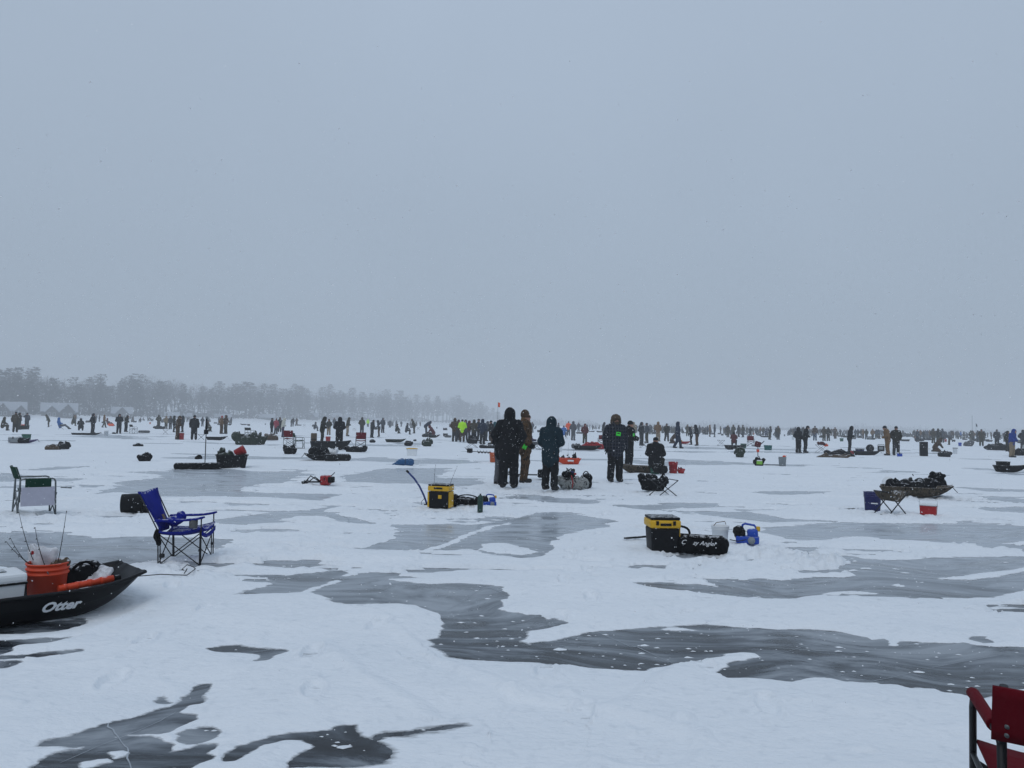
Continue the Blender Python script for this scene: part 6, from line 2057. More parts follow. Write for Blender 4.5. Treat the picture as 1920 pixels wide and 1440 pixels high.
q, rq = faced(1236, 912, 0); l2 = lump('gear_bag', 'gb9', G['dark_nylon'], .40, .3, .24, 12, vox=.022); put(l2, (q.x, q.y - .05, .34), 0, 'dark jacket heaped on the large black backpack', 'jacket')
P(bucket(G['white_plastic'], .36, .125, .148, lid=G['grey_plastic'], handle=False), 1049, 849, 0, 'white bucket peeking out right of the teal parka', 'bucket', BK)

# right: camouflage sled, blue bucket, stool, red and white cooler
sd = P(sled(1.45, .70, .20, G['camo_gear']), 1650, 932, -2, 'long camouflage sled heaped with black bags', 'sled', SL)
for i, (dx, L_, H_, nm, m) in enumerate(((.42, .46, .30, 'left low black bag in the camouflage sled', 'black_nylon'), (.80, .55, .38, 'middle rounded navy bag in the camouflage sled', 'dark_nylon'), (1.20, .56, .42, 'right bulging black bag in the camouflage sled', 'black_nylon'))):
    put(lump('gear_bag', 'cs%d' % i, G[m], L_, .5, H_, 20 + i, vox=.025), (sd.location.x + dx, sd.location.y, sd.location.z + .06), .1 * i, nm, 'bag', BG)
q, rq = faced(1655, 918, 0); ld = empty('white_disc'); B().lathe([(.15, 0), (.155, .01), (.15, .02), (.001, .016)], 24).build('disc', G['white_plastic'], ld); put(ld, (q.x, q.y - .30, .20), 0, 'round white lid leaning on the camouflage sled', 'lid', rot=(D(80), 0, D(-40)))
bb = P(bucket(G['navy_plastic'], .37, .13, .15), 1636, 960, 20, 'navy blue bucket left of the camouflage stool', 'bucket', BK)
B().box((-.02, -.146, .17), (.12, .006, .020), rot=(0, .05, 0), bevel=.001).build('label_strip', G['white_print'], bb)
st = P(folding_stool(G['camo_gear'], .38, .42, sag=.17), 1670, 969, 38, 'camouflage folding stool sagging in the middle', 'stool', CH)
P(cooler(G['red_plastic'], G['white_plastic'], .26, .18, .20, handle=G['white_plastic'], latch=False), 1741, 972, -8, 'small red and white cooler with raised handle', 'cooler')
ch = empty('ice_chisel'); B().tube([(-.22, -.10, .012), (.20, .08, .035)], .012, 6).build('shaft', G['black_plastic'], ch); B().box((-.24, -.11, .012), (.10, .05, .014), rot=(0, 0, .4), bevel=.003).build('blade', G['gunmetal'], ch)
P(ch, 1582, 957, 0, 'black ice chisel lying left of the navy bucket', 'ice chisel')
sd = P(sled(1.15, .6, .24, G['black_plastic']), 1862, 884, 4, 'black sled with a black tub at the right edge', 'sled', SL)
q = sd.location; put(tote(G['black_plastic'], .42, .36, .34), (q.x + .42, q.y + .04, q.z + .05), 0, 'black tub standing in the right edge sled', 'tub')
P(bucket(G['grey_plastic'], .36, .13, .148), 1467, 876, 0, 'grey bucket with something orange in it', 'bucket', BK)
og = soft('orange_glove', [s_ell((0, 0, 0), (.06, .04, .05)), s_caps((.03, 0, .01), (.12, 0, .03), .02, .012)], .02, k=.02); og.materials.append(CL['orange']); q, _ = faced(1470, 876, 0); put(link_mesh('orange_glove', og), (q.x, q.y, q.z + .38), 0, 'orange glove on top of the grey bucket', 'glove')
fl = P(lump('soft_cooler', 'sc', G['black_nylon'], .42, .34, .36, 31, vox=.025), 1423, 875, 0, 'black soft cooler with lime label', 'soft cooler', BG)
B().box((.02, -.165, .13), (.22, .014, .13), bevel=.004).build('lime_label', G['lime_label'], fl); B().box((.02, -.166, .215), (.20, .014, .04), bevel=.004).build('white_label', G['white_print'], fl)
P(lump('backpack', 'gp', G['green_camo'], .48, .4, .56, 33, vox=.03), 1387, 859, 0, 'green backpack standing left of the lime labelled cooler', 'backpack', BG)
au = empty('ice_auger'); B().tube([(0, 0, 0), (0, 0, .55)], .020, 7).build('shaft', G['gunmetal'], au); B().tube([(0, 0, .22), (0, 0, .36)], .055, 9, r2=.08).build('collar', G['orange_plastic'], au); B().box((0, 0, .62), (.30, .2, .26), rot=(0, .3, 0), bevel=.04).build('engine', CL['maroon'], au); B().tube([(-.30, 0, .55), (0, 0, .48), (.30, 0, .78)], .02, 6).build('handle_bar', G['steel_dark'], au)
P(au, 1421, 858, 0, 'maroon power auger standing upright right of green backpack', 'ice auger', scale=1.05)
P(lump('gear_bag', 'r1', G['black_nylon'], .5, .4, .3, 35), 1369, 844, 0, 'small dark bag left of the green backpack', 'bag', BG)
P(director_chair(G['red_fabric'], G['steel_dark'], .52, .44, .60, .42, .84, low=.48), 1408, 838, 80, 'small red chair right of the seated maroon person', 'folding chair', CH)
P(folding_stool(G['dark_nylon'], .5, .45), 1352, 836, 20, 'dark low stool left of the seated maroon person', 'stool', CH)
P(sled(1.5, .62, .26, G['black_plastic']), 1358, 841, 0, 'black sled under the seated maroon person', 'sled', SL)
P(tote(G['green_plastic'], .45, .4, .32), 1394, 840, 0, 'dark green tub beside the seated maroon person', 'tub')
P(tote(G['teal_plastic'], .55, .4, .34), 1440, 845, 0, 'teal tub right of the maroon power auger', 'tub')
P(folding_stool(G['red_fabric'], .62, .52), 1540, 849, 15, 'red folding stool beside the two tall black figures', 'stool', CH)
P(lump('gear_bag', 'r2', CL['maroon'], .5, .4, .22, 37), 1540, 849, 0, 'maroon bundle on the red folding stool', 'bundle', dz=.52)
P(ice_auger(G['red_plastic'], 1.3), 1598, 853, 184, 'power auger with red engine lying right of the red stool', 'ice auger')
P(lump('gear_heap', 'r3', G['black_nylon'], 1.6, .6, .38, 38, n=7), 1572, 856, 0, 'long heap of dark gear in front of the slim black person', 'gear')
P(lump('gear_heap', 'r4', G['brown_nylon'], 1.7, .4, .18, 39, n=8), 1562, 859, 0, 'low line of brown gear in front of the dark heap', 'gear')
P(lump('orange_bag', 'r5', CL['orange'], .34, .3, .26, 40), 1549, 838, 0, 'bright orange bag right of the red stool', 'bag', BG)
sd = P(sled(1.5, .6, .25, G['black_plastic']), 1600, 853, 0, 'black sled with spare wheel left of the tan work suit', 'sled', SL)
wh = empty('wheel'); B().lathe([(.20, -.05), (.24, -.035), (.25, 0), (.24, .035), (.20, .05)], 22).build('tyre', G['black_plastic'], wh); B().lathe([(.12, -.052), (.125, 0), (.12, .052)], 16).build('rim', G['gunmetal'], wh)
q = sd.location; put(wh, (q.x + 1.05, q.y + .05, q.z + .42), 0, 'black wheel standing on the sled left of the tan suit', 'wheel', rot=(D(90), 0, 0))
put(cooler(G['navy_plastic'], G['grey_plastic'], .42, .32, .36), (q.x + .42, q.y + .05, q.z + .04), 0, 'navy cooler with grey lid on the wheel sled', 'cooler')
ge = empty('generator'); B().box((0, 0, .24), (.46, .4, .40), bevel=.06).build('body', G['black_plastic'], ge); B().tube([(-.22, 0, .40), (-.2, 0, .52), (.2, 0, .52), (.22, 0, .40)], .02, 7).build('handle', G['steel_grey'], ge); B().box((0, -.205, .26), (.28, .02, .2), bevel=.01).build('panel', G['grey_plastic'], ge)
P(ge, 1652, 847, 0, 'dark generator behind the tan work suit', 'generator')
cb = P(cooler(G['blue_plastic'], G['white_plastic'], .28, .22, .24), 1687, 858, 0, 'small blue cooler at the feet of the dark camouflage person', 'cooler')
bx = empty('tall_case'); B().box((0, 0, .42), (.42, .36, .84), bevel=.03).build('body', G['black_plastic'], bx); B().box((0, -.185, .62), (.3, .014, .1), bevel=.004).build('flap', G['dark_nylon'], bx); B().box((.24, -.10, .42), (.16, .15, .16), bevel=.02).build('side_pocket', G['white_plastic'], bx)
P(bx, 1732, 857, 8, 'tall black case left of the crouching brown coat', 'case')
P(lump('gear_bag', 'r6', G['dark_nylon'], .7, .4, .40, 41), 1772, 858, 0, 'dark bag right of the crouching brown coat', 'bag', BG)
P(bucket(G['white_plastic'], .38, .13, .15, lid=G['black_plastic']), 1791, 851, 0, 'white bucket with black lid right of the crouching coat', 'bucket', BK)
P(bucket(G['blue_plastic'], .38, .14, .16, handle=False), 1800, 838, 0, 'blue bucket behind the white bucket with black lid', 'bucket', BK)
P(bucket(G['red_plastic'], .38, .14, .16, handle=False), 1773, 830, 0, 'red bucket behind the camouflage trio', 'bucket', BK)
P(lump('gear_bag', 'r7', G['grey_nylon'], .9, .5, .7, 42), 1816, 838, 0, 'grey covered load right of the blue bucket', 'gear')
P(lump('gear_heap', 'r8', G['dark_nylon'], 1.6, .6, .6, 43, n=6), 1866, 846, 0, 'dark gear heap in front of the broad dark person', 'gear')
P(lump('gear_heap', 'r9', G['black_nylon'], 1.3, .6, .5, 44, n=6), 1912, 855, 0, 'black gear heap at the right edge behind the blue coat', 'gear')
P(tote(G['green_plastic'], .45, .35, .40), 1578, 829, 0, 'green tub behind the slim black person', 'tub')
P(bucket(G['white_plastic'], .40, .15, .17, lid=G['green_plastic']), 1487, 826, 0, 'white bucket with green lid left of two tall black figures', 'bucket', BK)
hs = empty('ice_skimmer'); B().tube([(-.35, 0, .02), (.2, 0, .03)], .018, 6).build('handle', G['black_plastic'], hs); B().lathe([(.07, 0), (.09, .02), (.001, .012)], 12).build('cup', G['black_plastic'], hs, (.26, 0, .02))
P(hs, 1450, 873, 0, 'black ice skimmer lying left of the grey bucket', 'skimmer')
P(folding_stool(G['dark_nylon'], .5, .46), 1207, 841, 10, 'dark folding stool at the feet of the charcoal pair', 'stool', CH)
rs = P(sled(1.7, .65, .26, G['black_plastic']), 1075, 843, 0, 'black sled under a red cover behind the white bucket', 'sled', SL)
q = rs.location; put(lump('red_cover', 'rc', CL['red'], 1.35, .6, .46, 45, n=6), (q.x + 1.15, q.y, q.z + .06), 0, 'bulging red cover on the sled left of the plaid coat', 'cover')
put(lump('gear_bag', 'rc2', G['grey_nylon'], .6, .45, .34, 46), (q.x + .2, q.y, q.z + .06), 0, 'grey bag on the left end of the red covered sled', 'bag', BG)
P(director_chair(G['red_fabric'], G['steel_dark'], .5, .42, .58, .42, .8, low=.48), 1128, 836, 100, 'red chair just left of the plaid coat', 'folding chair', CH)
sd = P(sled(1.0, .5, .2, G['red_plastic']), 1274, 833, 0, 'red sled at the feet of the dark stooping pair', 'sled', SL)
q = sd.location; put(lump('yellow_bag', 'yb', G['yellow_plastic'], .3, .25, .3, 47), (q.x + .1, q.y, q.z + .05), 0, 'yellow bag on the red sled', 'bag', BG)
P(folding_stool(G['grey_nylon'], .5, .42), 1003, 843, 30, 'folding chair base under the plum jacket', 'stool', CH)
P(lump('white_jug', 'wj', G['white_plastic'], .35, .25, .25, 48), 1062, 825, 0, 'white jug on the snow behind the white bucket', 'jug')

# left of the centre
ag = P(ice_auger(G['black_nylon'], 1.15), 880, 851, -24, 'black auger lying right of the yellow lidded tub', 'ice auger')
P(tote(G['white_plastic'], .46, .36, .30, lid=G['yellow_plastic']), 772, 856, 4, 'white tub with yellow lid', 'tub')
bt = empty('tarp_bundle'); me = soft('tarp', [s_caps((-.12, 0, .10), (.26, 0, .11), .09, .12), s_ell((-.02, 0, .13), (.12, .13, .11)), s_caps((-.34, 0, .03), (-.12, 0, .08), .03, .08), s_ell((.24, .0, .12), (.12, .13, .11))], .02, k=.05, cut=[s_box((0, 0, -.2), (2, 2, .2), .01)], fold=.016, freq=34, seed=4.0); me.materials.append(G['tarp_blue']); link_mesh('tarp', me, bt); B().tube([(.08, -.125, .06), (.08, -.10, .19), (.08, 0, .24), (.08, .10, .19)], .008, 5).build('cord', G['rope'], bt)
P(bt, 755, 875, 0, 'blue tarp bundle in front of the yellow lidded tub', 'tarp')
P(ice_auger(G['red_plastic'], .55), 612, 912, 168, 'red engined ice auger lying alone on the snow', 'ice auger')
_ra = [o for o in bpy.data.objects if o.get('label') == 'red engined ice auger lying alone on the snow'][0]
B().tube([(.10, -.10, .06), (.30, -.16, .20), (.48, -.10, .05)], .014, 6).build('frame_tube', G['black_plastic'], _ra)
B().tube([(.10, .12, .10), (.34, .10, .24), (.50, .06, .06)], .014, 6).build('frame_tube', G['black_plastic'], _ra)
B().box((-.12, .06, .16), (.14, .16, .14), bevel=.03).build('fuel_tank', G['black_plastic'], _ra)
B().lathe([(.08, 0), (.085, .01), (.001, .014)], 14, Matrix.Rotation(1.2, 4, 'Y')).build('blade_guard', G['grey_plastic'], _ra, (.52, -.02, .06))
P(lump('backpack', 'm1', G['black_nylon'], .5, .4, .36, 51), 766, 836, 0, 'black bag behind the white and yellow tub', 'bag', BG)
P(lump('gear_bag', 'm1b', G['black_nylon'], .25, .2, .14, 52), 778, 828, 0, 'tiny black pouch right behind the black bag', 'pouch', BG)
P(lump('backpack', 'm2', G['green_camo'], .62, .5, .52, 53), 801, 838, 0, 'green snow dusted pack right of the white and yellow tub', 'backpack', BG)
P(tote(G['dark_nylon'], .5, .4, .3), 835, 820, 0, 'dark tub left of the brown camouflage jacket', 'tub')
P(lump('gear_bag', 'm3', G['grey_nylon'], .7, .4, .25, 54), 840, 822, 0, 'grey bag beside the dark tub', 'bag', BG)
P(folding_stool(G['black_nylon'], .6, .50), 885, 840, 10, 'black folding stool in front of the large group', 'stool', CH)
P(lump('backpack', 'm4', G['black_nylon'], .8, .5, .62, 55), 886, 833, 0, 'black heaped coat on the stool before the large group', 'bag', BG)
P(lump('gear_bag', 'm5', G['black_nylon'], 1.2, .4, .24, 56), 918, 842, 0, 'black flat bag right of the heaped stool', 'bag', BG)
P(sled(1.5, .5, .22, G['green_camo']), 722, 829, 0, 'green sled left of the dark sitting camouflage person', 'sled', SL)
P(lump('gear_heap', 'm6', G['dark_nylon'], .9, .5, .5, 57), 800, 821, 0, 'dark load before the navy bent person', 'gear')
P(sled(1.1, .5, .24, G['black_plastic']), 803, 822, 0, 'black sled under the maroon croucher', 'sled', SL)

P(director_chair(G['red_fabric'], G['steel_grey'], .52, .44, .60, .42, .86, low=.50), 676, 842, 92, 'red chair with grey frame standing alone right of the black hooded person', 'folding chair', CH)
P(director_chair(G['red_fabric'], G['steel_grey'], .52, .44, .60, .42, .86, low=.50), 543, 839, 68, 'red chair left of the green chair', 'folding chair', CH)
P(director_chair(G['green_fabric'], G['steel_grey'], .52, .44, .58, .42, .80), 560, 842, 10, 'green chair with grey side right of a red chair', 'folding chair', CH)
P(lump('backpack', 'l1', G['black_nylon'], .56, .45, .44, 61), 543, 853, 0, 'black backpack in front of the red and green chairs', 'backpack', BG)
sd = P(sled(2.0, .72, .42, G['black_plastic']), 581, 844, 0, 'long black sled below the stooping camouflage person', 'sled', SL)
cy = empty('log_roll'); B().lathe([(.14, 0), (.15, .03), (.15, .50), (.12, .52), (.001, .52)], 16).build('roll', G['brown_nylon'], cy); B().lathe([(.155, .20), (.157, .22), (.155, .24)], 16).build('band', G['black_nylon'], cy)
put(cy, (sd.location.x + .18, sd.location.y, sd.location.z + .30), 0, 'upright brown roll on the left end of the long sled', 'roll')
P(bucket(G['red_plastic'], .40, .14, .165), 615, 830, 0, 'red bucket between the two dark anglers', 'bucket', BK)
sd = P(sled(1.25, .6, .20, G['black_plastic']), 636, 866, 182, 'dark sled heaped with gear in front of the long black sled', 'sled', SL)
q = sd.location
put(lump('gear_bag', 'l2', G['black_nylon'], .8, .5, .40, 62), (q.x - .62, q.y, q.z + .06), 0, 'dark bags heaped in the front sled', 'bag', BG)
wb = lump('white_sack', 'l3', G['white_plastic'], .36, .3, .34, 63); put(wb, (q.x - .22, q.y, q.z + .16), 0, 'white sack on the heaped front sled', 'sack')
put(lump('round_pot', 'l4', G['dark_nylon'], .25, .25, .30, 64), (q.x - 1.0, q.y, q.z + .20), 0, 'round dark pot on the left end of front sled', 'pot')
P(duffel(.95, .13, G['dark_nylon'], 6.0), 632, 867, 2, 'long dark roll lying right of the heaped front sled', 'roll')
P(lump('gear_heap', 'l5', G['black_nylon'], 1.15, .5, .30, 65, n=6), 667, 848, 0, 'low black heap in front of the lone red chair', 'gear')
P(lump('gear_bag', 'l6', G['black_nylon'], .4, .3, .24, 66), 698, 831, 0, 'small black bag right of the lone red chair', 'bag', BG)
P(lump('gear_box', 'l7', G['brown_nylon'], .9, .6, .52, 67), 508, 826, 0, 'brown covered box left of the red and green chairs', 'box')
P(lump('white_sack', 'l8', G['white_plastic'], .6, .5, .4, 68), 664, 808, 0, 'white sack far behind the lone red chair', 'sack')

# the pole, the dark roll and the black tub
po = empty('flag_pole'); B().tube([(0, 0, 0), (.0, 0, 1.45)], .014, 7).tube([(0, 0, .98), (0, 0, 1.43)], .030, 8).build('pole', G['black_plastic'], po); B().box((0, 0, 1.02), (.13, .10, .14), bevel=.02).build('clamp', G['black_plastic'], po); B().lathe([(.03, 1.42), (.045, 1.45), (.02, 1.50), (.001, 1.505)], 12).build('cap', G['grey_plastic'], po)
P(po, 384, 875, 0, 'tall thin dark pole standing left of the black tub', 'pole', scale=1.02)
P(duffel(1.3, .10, G['black_nylon'], 8.0), 371, 880, 2, 'long black roll lying at the foot of the thin pole', 'roll')
P(lump('gear_bag', 'q1', G['black_nylon'], .22, .2, .14, 71), 372, 871, 0, 'small black bag on the long black roll', 'bag', BG, dz=.16)
tb = P(tote(G['black_plastic'], .92, .55, .40), 434, 878, 0, 'large black tub filled with gear', 'tub')
q = tb.location
put(lump('gear_bag', 'q2', G['green_camo'], .42, .4, .42, 72), (q.x - .22, q.y, q.z + .16), 0, 'dark camouflage bag in the large black tub', 'bag', BG)
put(bucket(G['red_plastic'], .30, .12, .135, handle=False), (q.x + .10, q.y, q.z + .42), 0, 'red bucket tipped over in the large black tub', 'bucket', BK, rot=(0, D(62), D(10)))
P(lump('helmet_bag', 'q3', G['black_nylon'], .46, .4, .30, 73), 271, 866, 0, 'rounded black bag alone on the snow left of the thin pole', 'bag', BG)
P(lump('gear_bag', 'q4', G['brown_nylon'], .6, .4, .26, 74), 99, 845, 0, 'brown soft bag, left half of a lone pair', 'bag', BG)
P(lump('gear_bag', 'q5', G['dark_nylon'], .5, .4, .36, 75), 120, 845, 0, 'dark round bag, right half of a lone pair', 'bag', BG)
P(lump('gear_bag', 'q6', G['black_nylon'], .52, .3, .14, 76), 259, 838, 0, 'small flat black bundle near the rounded black bag', 'bundle')
sd = P(sled(1.3, .55, .14, G['purple_plastic']), 15, 832, 4, 'low purple sled near the left edge', 'sled', SL)
q = sd.location
put(cooler(G['grey_plastic'], G['white_plastic'], .5, .4, .32), (q.x + .35, q.y, q.z + .03), .1, 'pale grey cooler on the purple sled', 'cooler')
P(tote(G['green_plastic'], .46, .4, .40), 49, 828, 0, 'dark green tub behind the purple sled', 'tub')
put(lump('gear_bag', 'q7', G['black_nylon'], .5, .4, .26, 77), (q.x + .85, q.y - .1, q.z + .04), 0, 'black bag on the right end of purple sled', 'bag', BG)
P(lump('dark_tarp', 'q8', G['green_camo'], 1.5, .8, .72, 78, n=6), 462, 835, 0, 'snowy dark tarp heap left of the brown covered box', 'tarp')
P(lump('dark_tarp', 'q9', G['green_camo'], .8, .6, .80, 79, n=5), 486, 834, 0, 'rounded dark pack at the right end of tarp heap', 'backpack')
P(director_chair(G['dark_nylon'], G['steel_dark'], .5, .42, .6, .42, .8), 467, 822, 60, 'dark chair sticking out of the snowy tarp heap', 'folding chair', CH)
P(bucket(G['red_plastic'], .46, .15, .165, lid=G['white_plastic'], handle=False), 340, 825, 0, 'red bucket with white lid at the feet of brown coat', 'bucket', BK)
P(sled(1.35, .55, .22, G['black_plastic']), 386, 826, 0, 'dark sled right of the stout black person', 'sled', SL)
P(folding_stool(G['black_nylon'], .42, .4), 377, 826, 0, 'black folding stool beside the stout black person', 'stool', CH)
P(folding_stool(G['black_nylon'], .40, .4), 310, 816, 0, 'lone small folding stool left of the brown coat', 'stool', CH)
P(lump('gear_heap', 'q10', G['dark_nylon'], 1.3, .6, .46, 80), 299, 806, 0, 'dark load in front of the olive person', 'gear')
P(duffel(.95, .12, G['grey_nylon'], 9.0), 270, 813, 14, 'grey roll lying right of the folding chair at the left', 'roll')
P(director_chair(G['dark_nylon'], G['steel_grey'], .5, .42, .6, .42, .8), 250, 813, 30, 'dark folding chair right of stooped person', 'folding chair', CH)
P(bucket(G['white_plastic'], .36, .14, .155, handle=False), 199, 816, 0, 'white bucket left of the black clad pair', 'bucket', BK)
P(lump('gear_bag', 'q11', G['black_nylon'], .34, .2, .14, 81), 214, 814, 0, 'small black bag at the feet of the black clad pair', 'bag', BG)
P(sled(2.1, .55, .14, G['black_plastic']), 133, 815, 0, 'flat black sled carrying the dark hunched person', 'sled', SL)
P(lump('orange_tarp', 'q12', CL['orange'], .75, .5, .45, 82), 208, 800, 0, 'bright orange tarp left of the black clad pair', 'tarp')
P(folding_stool(G['grey_nylon'], .5, .34), 114, 807, 0, 'pale chair frame under the bright blue jacket', 'stool', CH)
P(lump('gear_bag', 'q13', CL['orange'], .3, .3, .4, 83), 42, 803, 0, 'small orange bag between the persons near left edge', 'bag', BG)
P(tote(G['dark_nylon'], .9, .6, .4), 45, 807, 0, 'dark low box behind the bobble hat person', 'box')

# red flag on its pole, and the thin mast at the right
fp = empty('flag_pole'); B().tube([(0, 0, 0), (0, 0, 3.1)], .012, 6).build('pole', G['steel_grey'], fp)
B().sheet([[(.0 + .16 * i / 4, .02 * math.sin(i * 1.4), 2.72 + .34 * j / 4 - .03 * i / 4) for j in range(5)] for i in range(5)], .006).build('flag', CL['orange'], fp)
p = at_depth(933, 58); put(fp, (p.x, p.y, snow_at(p.x, p.y)), 0, 'orange red flag on a thin pole above the tall black suit', 'flag')
fp = empty('mast'); B().tube([(0, 0, 0), (0, 0, 4.1)], .02, 6).build('pole', G['steel_dark'], fp); B().lathe([(.05, 4.1), (.05, 4.14), (.001, 4.15)], 8).build('cap', G['steel_dark'], fp)
p = at_depth(1823, 125); put(fp, (p.x, p.y, snow_at(p.x, p.y)), 0, 'thin bare mast left of the broad dark person', 'mast')
fp = empty('flag_pole'); B().tube([(0, 0, 0), (0, 0, 2.9)], .015, 6).build('pole', G['steel_grey'], fp); B().sheet([[(.2 * i / 4, .02 * math.sin(i), 2.5 + .4 * j / 4 - .25 * i / 4) for j in range(5)] for i in range(5)], .006).build('flag', CL['navy'], fp)
p = at_depth(1830, 120); put(fp, (p.x, p.y, snow_at(p.x, p.y)), 0, 'small dark flag just right of the bare mast', 'flag')

# ------------------------------------------------------------------ small far gear beside the crowd
def far_gear():
    rnd = random.Random(5)
    zones = [(150, 300, 6, 12, 17, 'before the cabins at the left'), (390, 500, 6, 12, 16, 'behind the snowy tarp heap'), (540, 600, 4, 13, 18, 'left of the long sled, far off'),
             (700, 850, 12, 12, 20, 'behind the sitting party'), (990, 1130, 10, 11, 20, 'behind the red covered sled'), (1200, 1340, 14, 11, 19, 'behind the navy walker'),
             (1340, 1480, 16, 12, 20, 'behind the small red chair'), (1480, 1640, 16, 12, 22, 'behind the slim black person'), (1690, 1920, 26, 12, 24, 'behind the blue coat and trio')]
    kinds = [(lambda: lump('gear_bag', 'f1', G['dark_nylon'], .7, .5, .4, 91, vox=.05), 'dark bag', 'bag'), (lambda: lump('gear_bag', 'f2', G['grey_nylon'], 1.1, .6, .42, 92, vox=.05), 'grey load', 'gear'),
             (lambda: sled(1.5, .62, .25, G['black_plastic']), 'black sled', 'sled'), (lambda: tote(G['dark_nylon'], .55, .4, .34), 'dark tub', 'tub'), (lambda: folding_stool(G['dark_nylon'], .5, .45), 'dark stool', 'stool'),
             (lambda: bucket(G['grey_plastic'], .37, .13, .15), 'grey bucket', 'bucket'), (lambda: bucket(G['orange_dull'], .37, .13, .15), 'orange bucket', 'bucket'), (lambda: lump('gear_bag', 'f3', G['black_nylon'], 1.3, .6, .5, 93, vox=.05), 'black heap', 'gear')]
    for (x0, x1, n, h0, h1, where) in zones:
        for i in range(n):
            px = x0 + (x1 - x0) * (i + rnd.random()) / n
            Y = 1.775 * FPX / rnd.uniform(h0, h1)
            fn, nm, cat = rnd.choice(kinds + kinds[:3] + kinds[7:])
            p = at_depth(px, Y)
            put(fn(), (p.x, p.y, snow_at(p.x, p.y)), rnd.uniform(0, 6.28), 'tiny %s on the ice %s' % (nm, where), cat, 'far gear ' + where)

far_gear()
# ------------------------------------------------------------------ pale cracks in the bare ice
CRACK = M('crack_white', (0.38, 0.42, 0.46), rough=0.6, var=0.2, vscale=12)
def cracks():
    rn = random.Random(2)
    lines = [([(200, 1357), (215, 1375), (235, 1400), (240, 1412), (246, 1442)], .012), ([(110, 1432), (160, 1410), (240, 1378), (300, 1352), (330, 1335)], .006),
             ([(1123, 1186), (1180, 1212), (1193, 1213), (1265, 1246)], .012), ([(960, 1217), (1200, 1213), (1400, 1212), (1600, 1224), (1800, 1228)], .007),
             ([(826, 1150), (870, 1128), (885, 1115), (905, 1100)], .009), ([(900, 1096), (945, 1112)], .010), ([(990, 1003), (1042, 1011)], .02), ([(640, 966), (652, 972), (655, 980)], .02),
             ([(1440, 1232), (1500, 1215), (1560, 1195)], .005), ([(1620, 1282), (1760, 1250), (1890, 1225)], .005)]
    for pts, w in lines:
        P0 = [ground(*p) for p in pts]
        dense = []
        for a, b in zip(P0, P0[1:]):
            n = max(3, int((b - a).length / .12))
            for i in range(n):
                q = a.lerp(b, i / n)
                dense.append(Vector((q.x + rn.uniform(-.006, .006), q.y + rn.uniform(-.006, .006), .0025)))
        dense.append(P0[-1] + Vector((0, 0, .0025)))
        v = []; f = []
        for i, q in enumerate(dense):
            d = (dense[min(i + 1, len(dense) - 1)] - dense[max(0, i - 1)]).normalized()
            nrm = Vector((-d.y, d.x, 0)) * w * .45 * rn.uniform(.3, .9) * (.5 if i in (0, len(dense) - 1) else 1)
            v += [q - nrm, q + nrm]
            if i: f.append((2 * i - 2, 2 * i - 1, 2 * i + 1, 2 * i))
        B().add(v, f).build('crack', CRACK, ice)

cracks()

# ------------------------------------------------------------------ scraps of crusted snow on the bare ice
def crusts():
    rn = np.random.default_rng(8)
    v = []; f = []
    px = rn.uniform(380, 1990, 2600); py = rn.uniform(965, 1420, 2600)
    pts = [ground(a, b) for a, b in zip(px, py)]
    hh = snow_height(np.array([p.x for p in pts]), np.array([p.y for p in pts]))
    for g in [p for p, h in zip(pts, hh) if h < -0.004][:300]:
        r = min(rn.lognormal(-5.0, .65), .03)
        k = 7
        o = len(v)
        a0 = rn.uniform(0, 6.28)
        for i in range(k):
            a = a0 + 6.283 * i / k
            rr = r * rn.uniform(.5, 1.3)
            v.append((g.x + 1.7 * rr * math.cos(a), g.y + rr * math.sin(a), .0015))
        v.append((g.x, g.y, .004 + r * .25))
        for i in range(k):
            f.append((o + i, o + (i + 1) % k, o + k))
    ob = B().add(v, f, True).build('snow_crumbs', SNOW_MAT)
    tag(ob, 'small white crumbs of snow scattered on the bare ice', 'snow', kind='stuff')

crusts()

# ------------------------------------------------------------------ snow falling through the air
def flake_material():
    m, t, b = nodes_of('snowflake')
    t.nodes.remove(b)
    a = t.nodes.new('ShaderNodeBsdfDiffuse'); a.inputs['Color'].default_value = (0.97, 0.98, 0.99, 1)
    c = t.nodes.new('ShaderNodeBsdfTranslucent'); c.inputs['Color'].default_value = (0.97, 0.98, 0.99, 1)
    mx = t.nodes.new('ShaderNodeMixShader'); mx.inputs[0].default_value = 0.5
    t.links.new(a.outputs[0], mx.inputs[1]); t.links.new(c.outputs[0], mx.inputs[2])
    t.links.new(mx.outputs[0], t.nodes['Material Output'].inputs['Surface'])
    return m

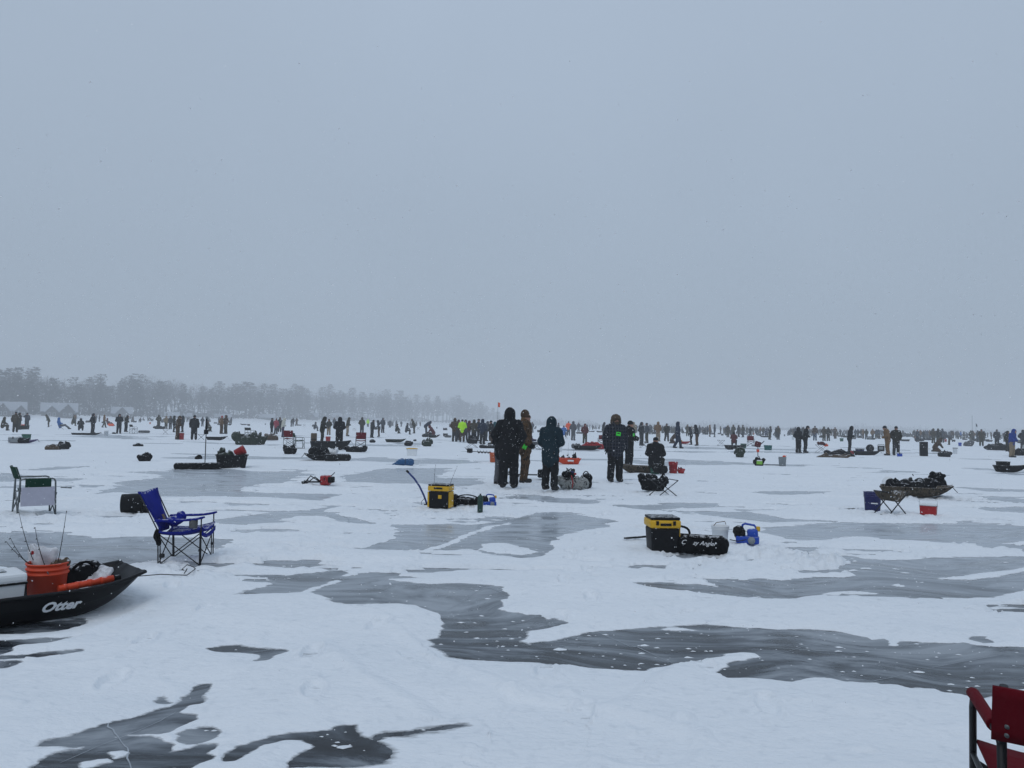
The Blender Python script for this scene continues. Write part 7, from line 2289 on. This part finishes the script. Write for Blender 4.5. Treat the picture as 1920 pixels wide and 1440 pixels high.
def snowfall():
    rn = np.random.default_rng(5)
    n = 51000
    P0 = np.stack([rn.uniform(-14, 14, n), rn.uniform(-1.0, 16.0, n), rn.uniform(.02, 3.4, n)], 1)
    d = np.linalg.norm(P0 - (0, 0, CAM_H), axis=1)
    keep = (d > 3.8) & (np.abs(P0[:, 0]) < P0[:, 1] * .95 + 2.0)
    P0 = P0[keep]
    n = len(P0)
    r = np.clip(rn.lognormal(math.log(.0026), .38, n), .0014, .0046)
    # flat six-sided crystals and clumps, each tumbling its own way
    e1 = rn.normal(0, 1, (n, 3)); e1 /= np.linalg.norm(e1, axis=1, keepdims=True)
    e2 = np.cross(e1, rn.normal(0, 1, (n, 3))); e2 /= np.linalg.norm(e2, axis=1, keepdims=True)
    ang = np.arange(6) * math.pi / 3
    V = (P0[:, None, :] + (np.cos(ang)[None, :, None] * e1[:, None, :] + np.sin(ang)[None, :, None] * e2[:, None, :]) * (r[:, None, None] * 1.15)).reshape(-1, 3)
    Fq = (np.arange(n)[:, None] * 6 + np.arange(6)[None]).astype(np.int64)
    me = mesh_from('falling_snow', V, Fq, True, [flake_material()])
    o = link_mesh('falling_snow', me)
    tag(o, 'white flakes of falling snow in the air', 'snow', kind='stuff')

snowfall()
# ------------------------------------------------------------------ snow haze in the air
def build_haze():
    x0, x1, y0, y1, z0, z1 = -3400, 3400, -400, 3400, -1.0, 34.0
    v = [(x0, y0, z0), (x1, y0, z0), (x1, y1, z0), (x0, y1, z0), (x0, y0, z1), (x1, y0, z1), (x1, y1, z1), (x0, y1, z1)]
    f = [(0, 3, 2, 1), (4, 5, 6, 7), (0, 1, 5, 4), (1, 2, 6, 5), (2, 3, 7, 6), (3, 0, 4, 7)]
    m = bpy.data.materials.new('snow_haze')
    m.use_nodes = True
    t = m.node_tree
    t.nodes.clear()
    out = t.nodes.new('ShaderNodeOutputMaterial')
    pv = t.nodes.new('ShaderNodeVolumePrincipled')
    pv.inputs['Color'].default_value = (0.85, 0.87, 0.89, 1)
    pv.inputs['Density'].default_value = 0.0017
    pv.inputs['Anisotropy'].default_value = 0.0
    t.links.new(pv.outputs[0], out.inputs['Volume'])
    o = link_mesh('haze', mesh_from('haze', v, f, False, [m]))
    tag(o, 'pale falling snow haze filling the air over the lake', 'haze', kind='stuff')

build_haze()
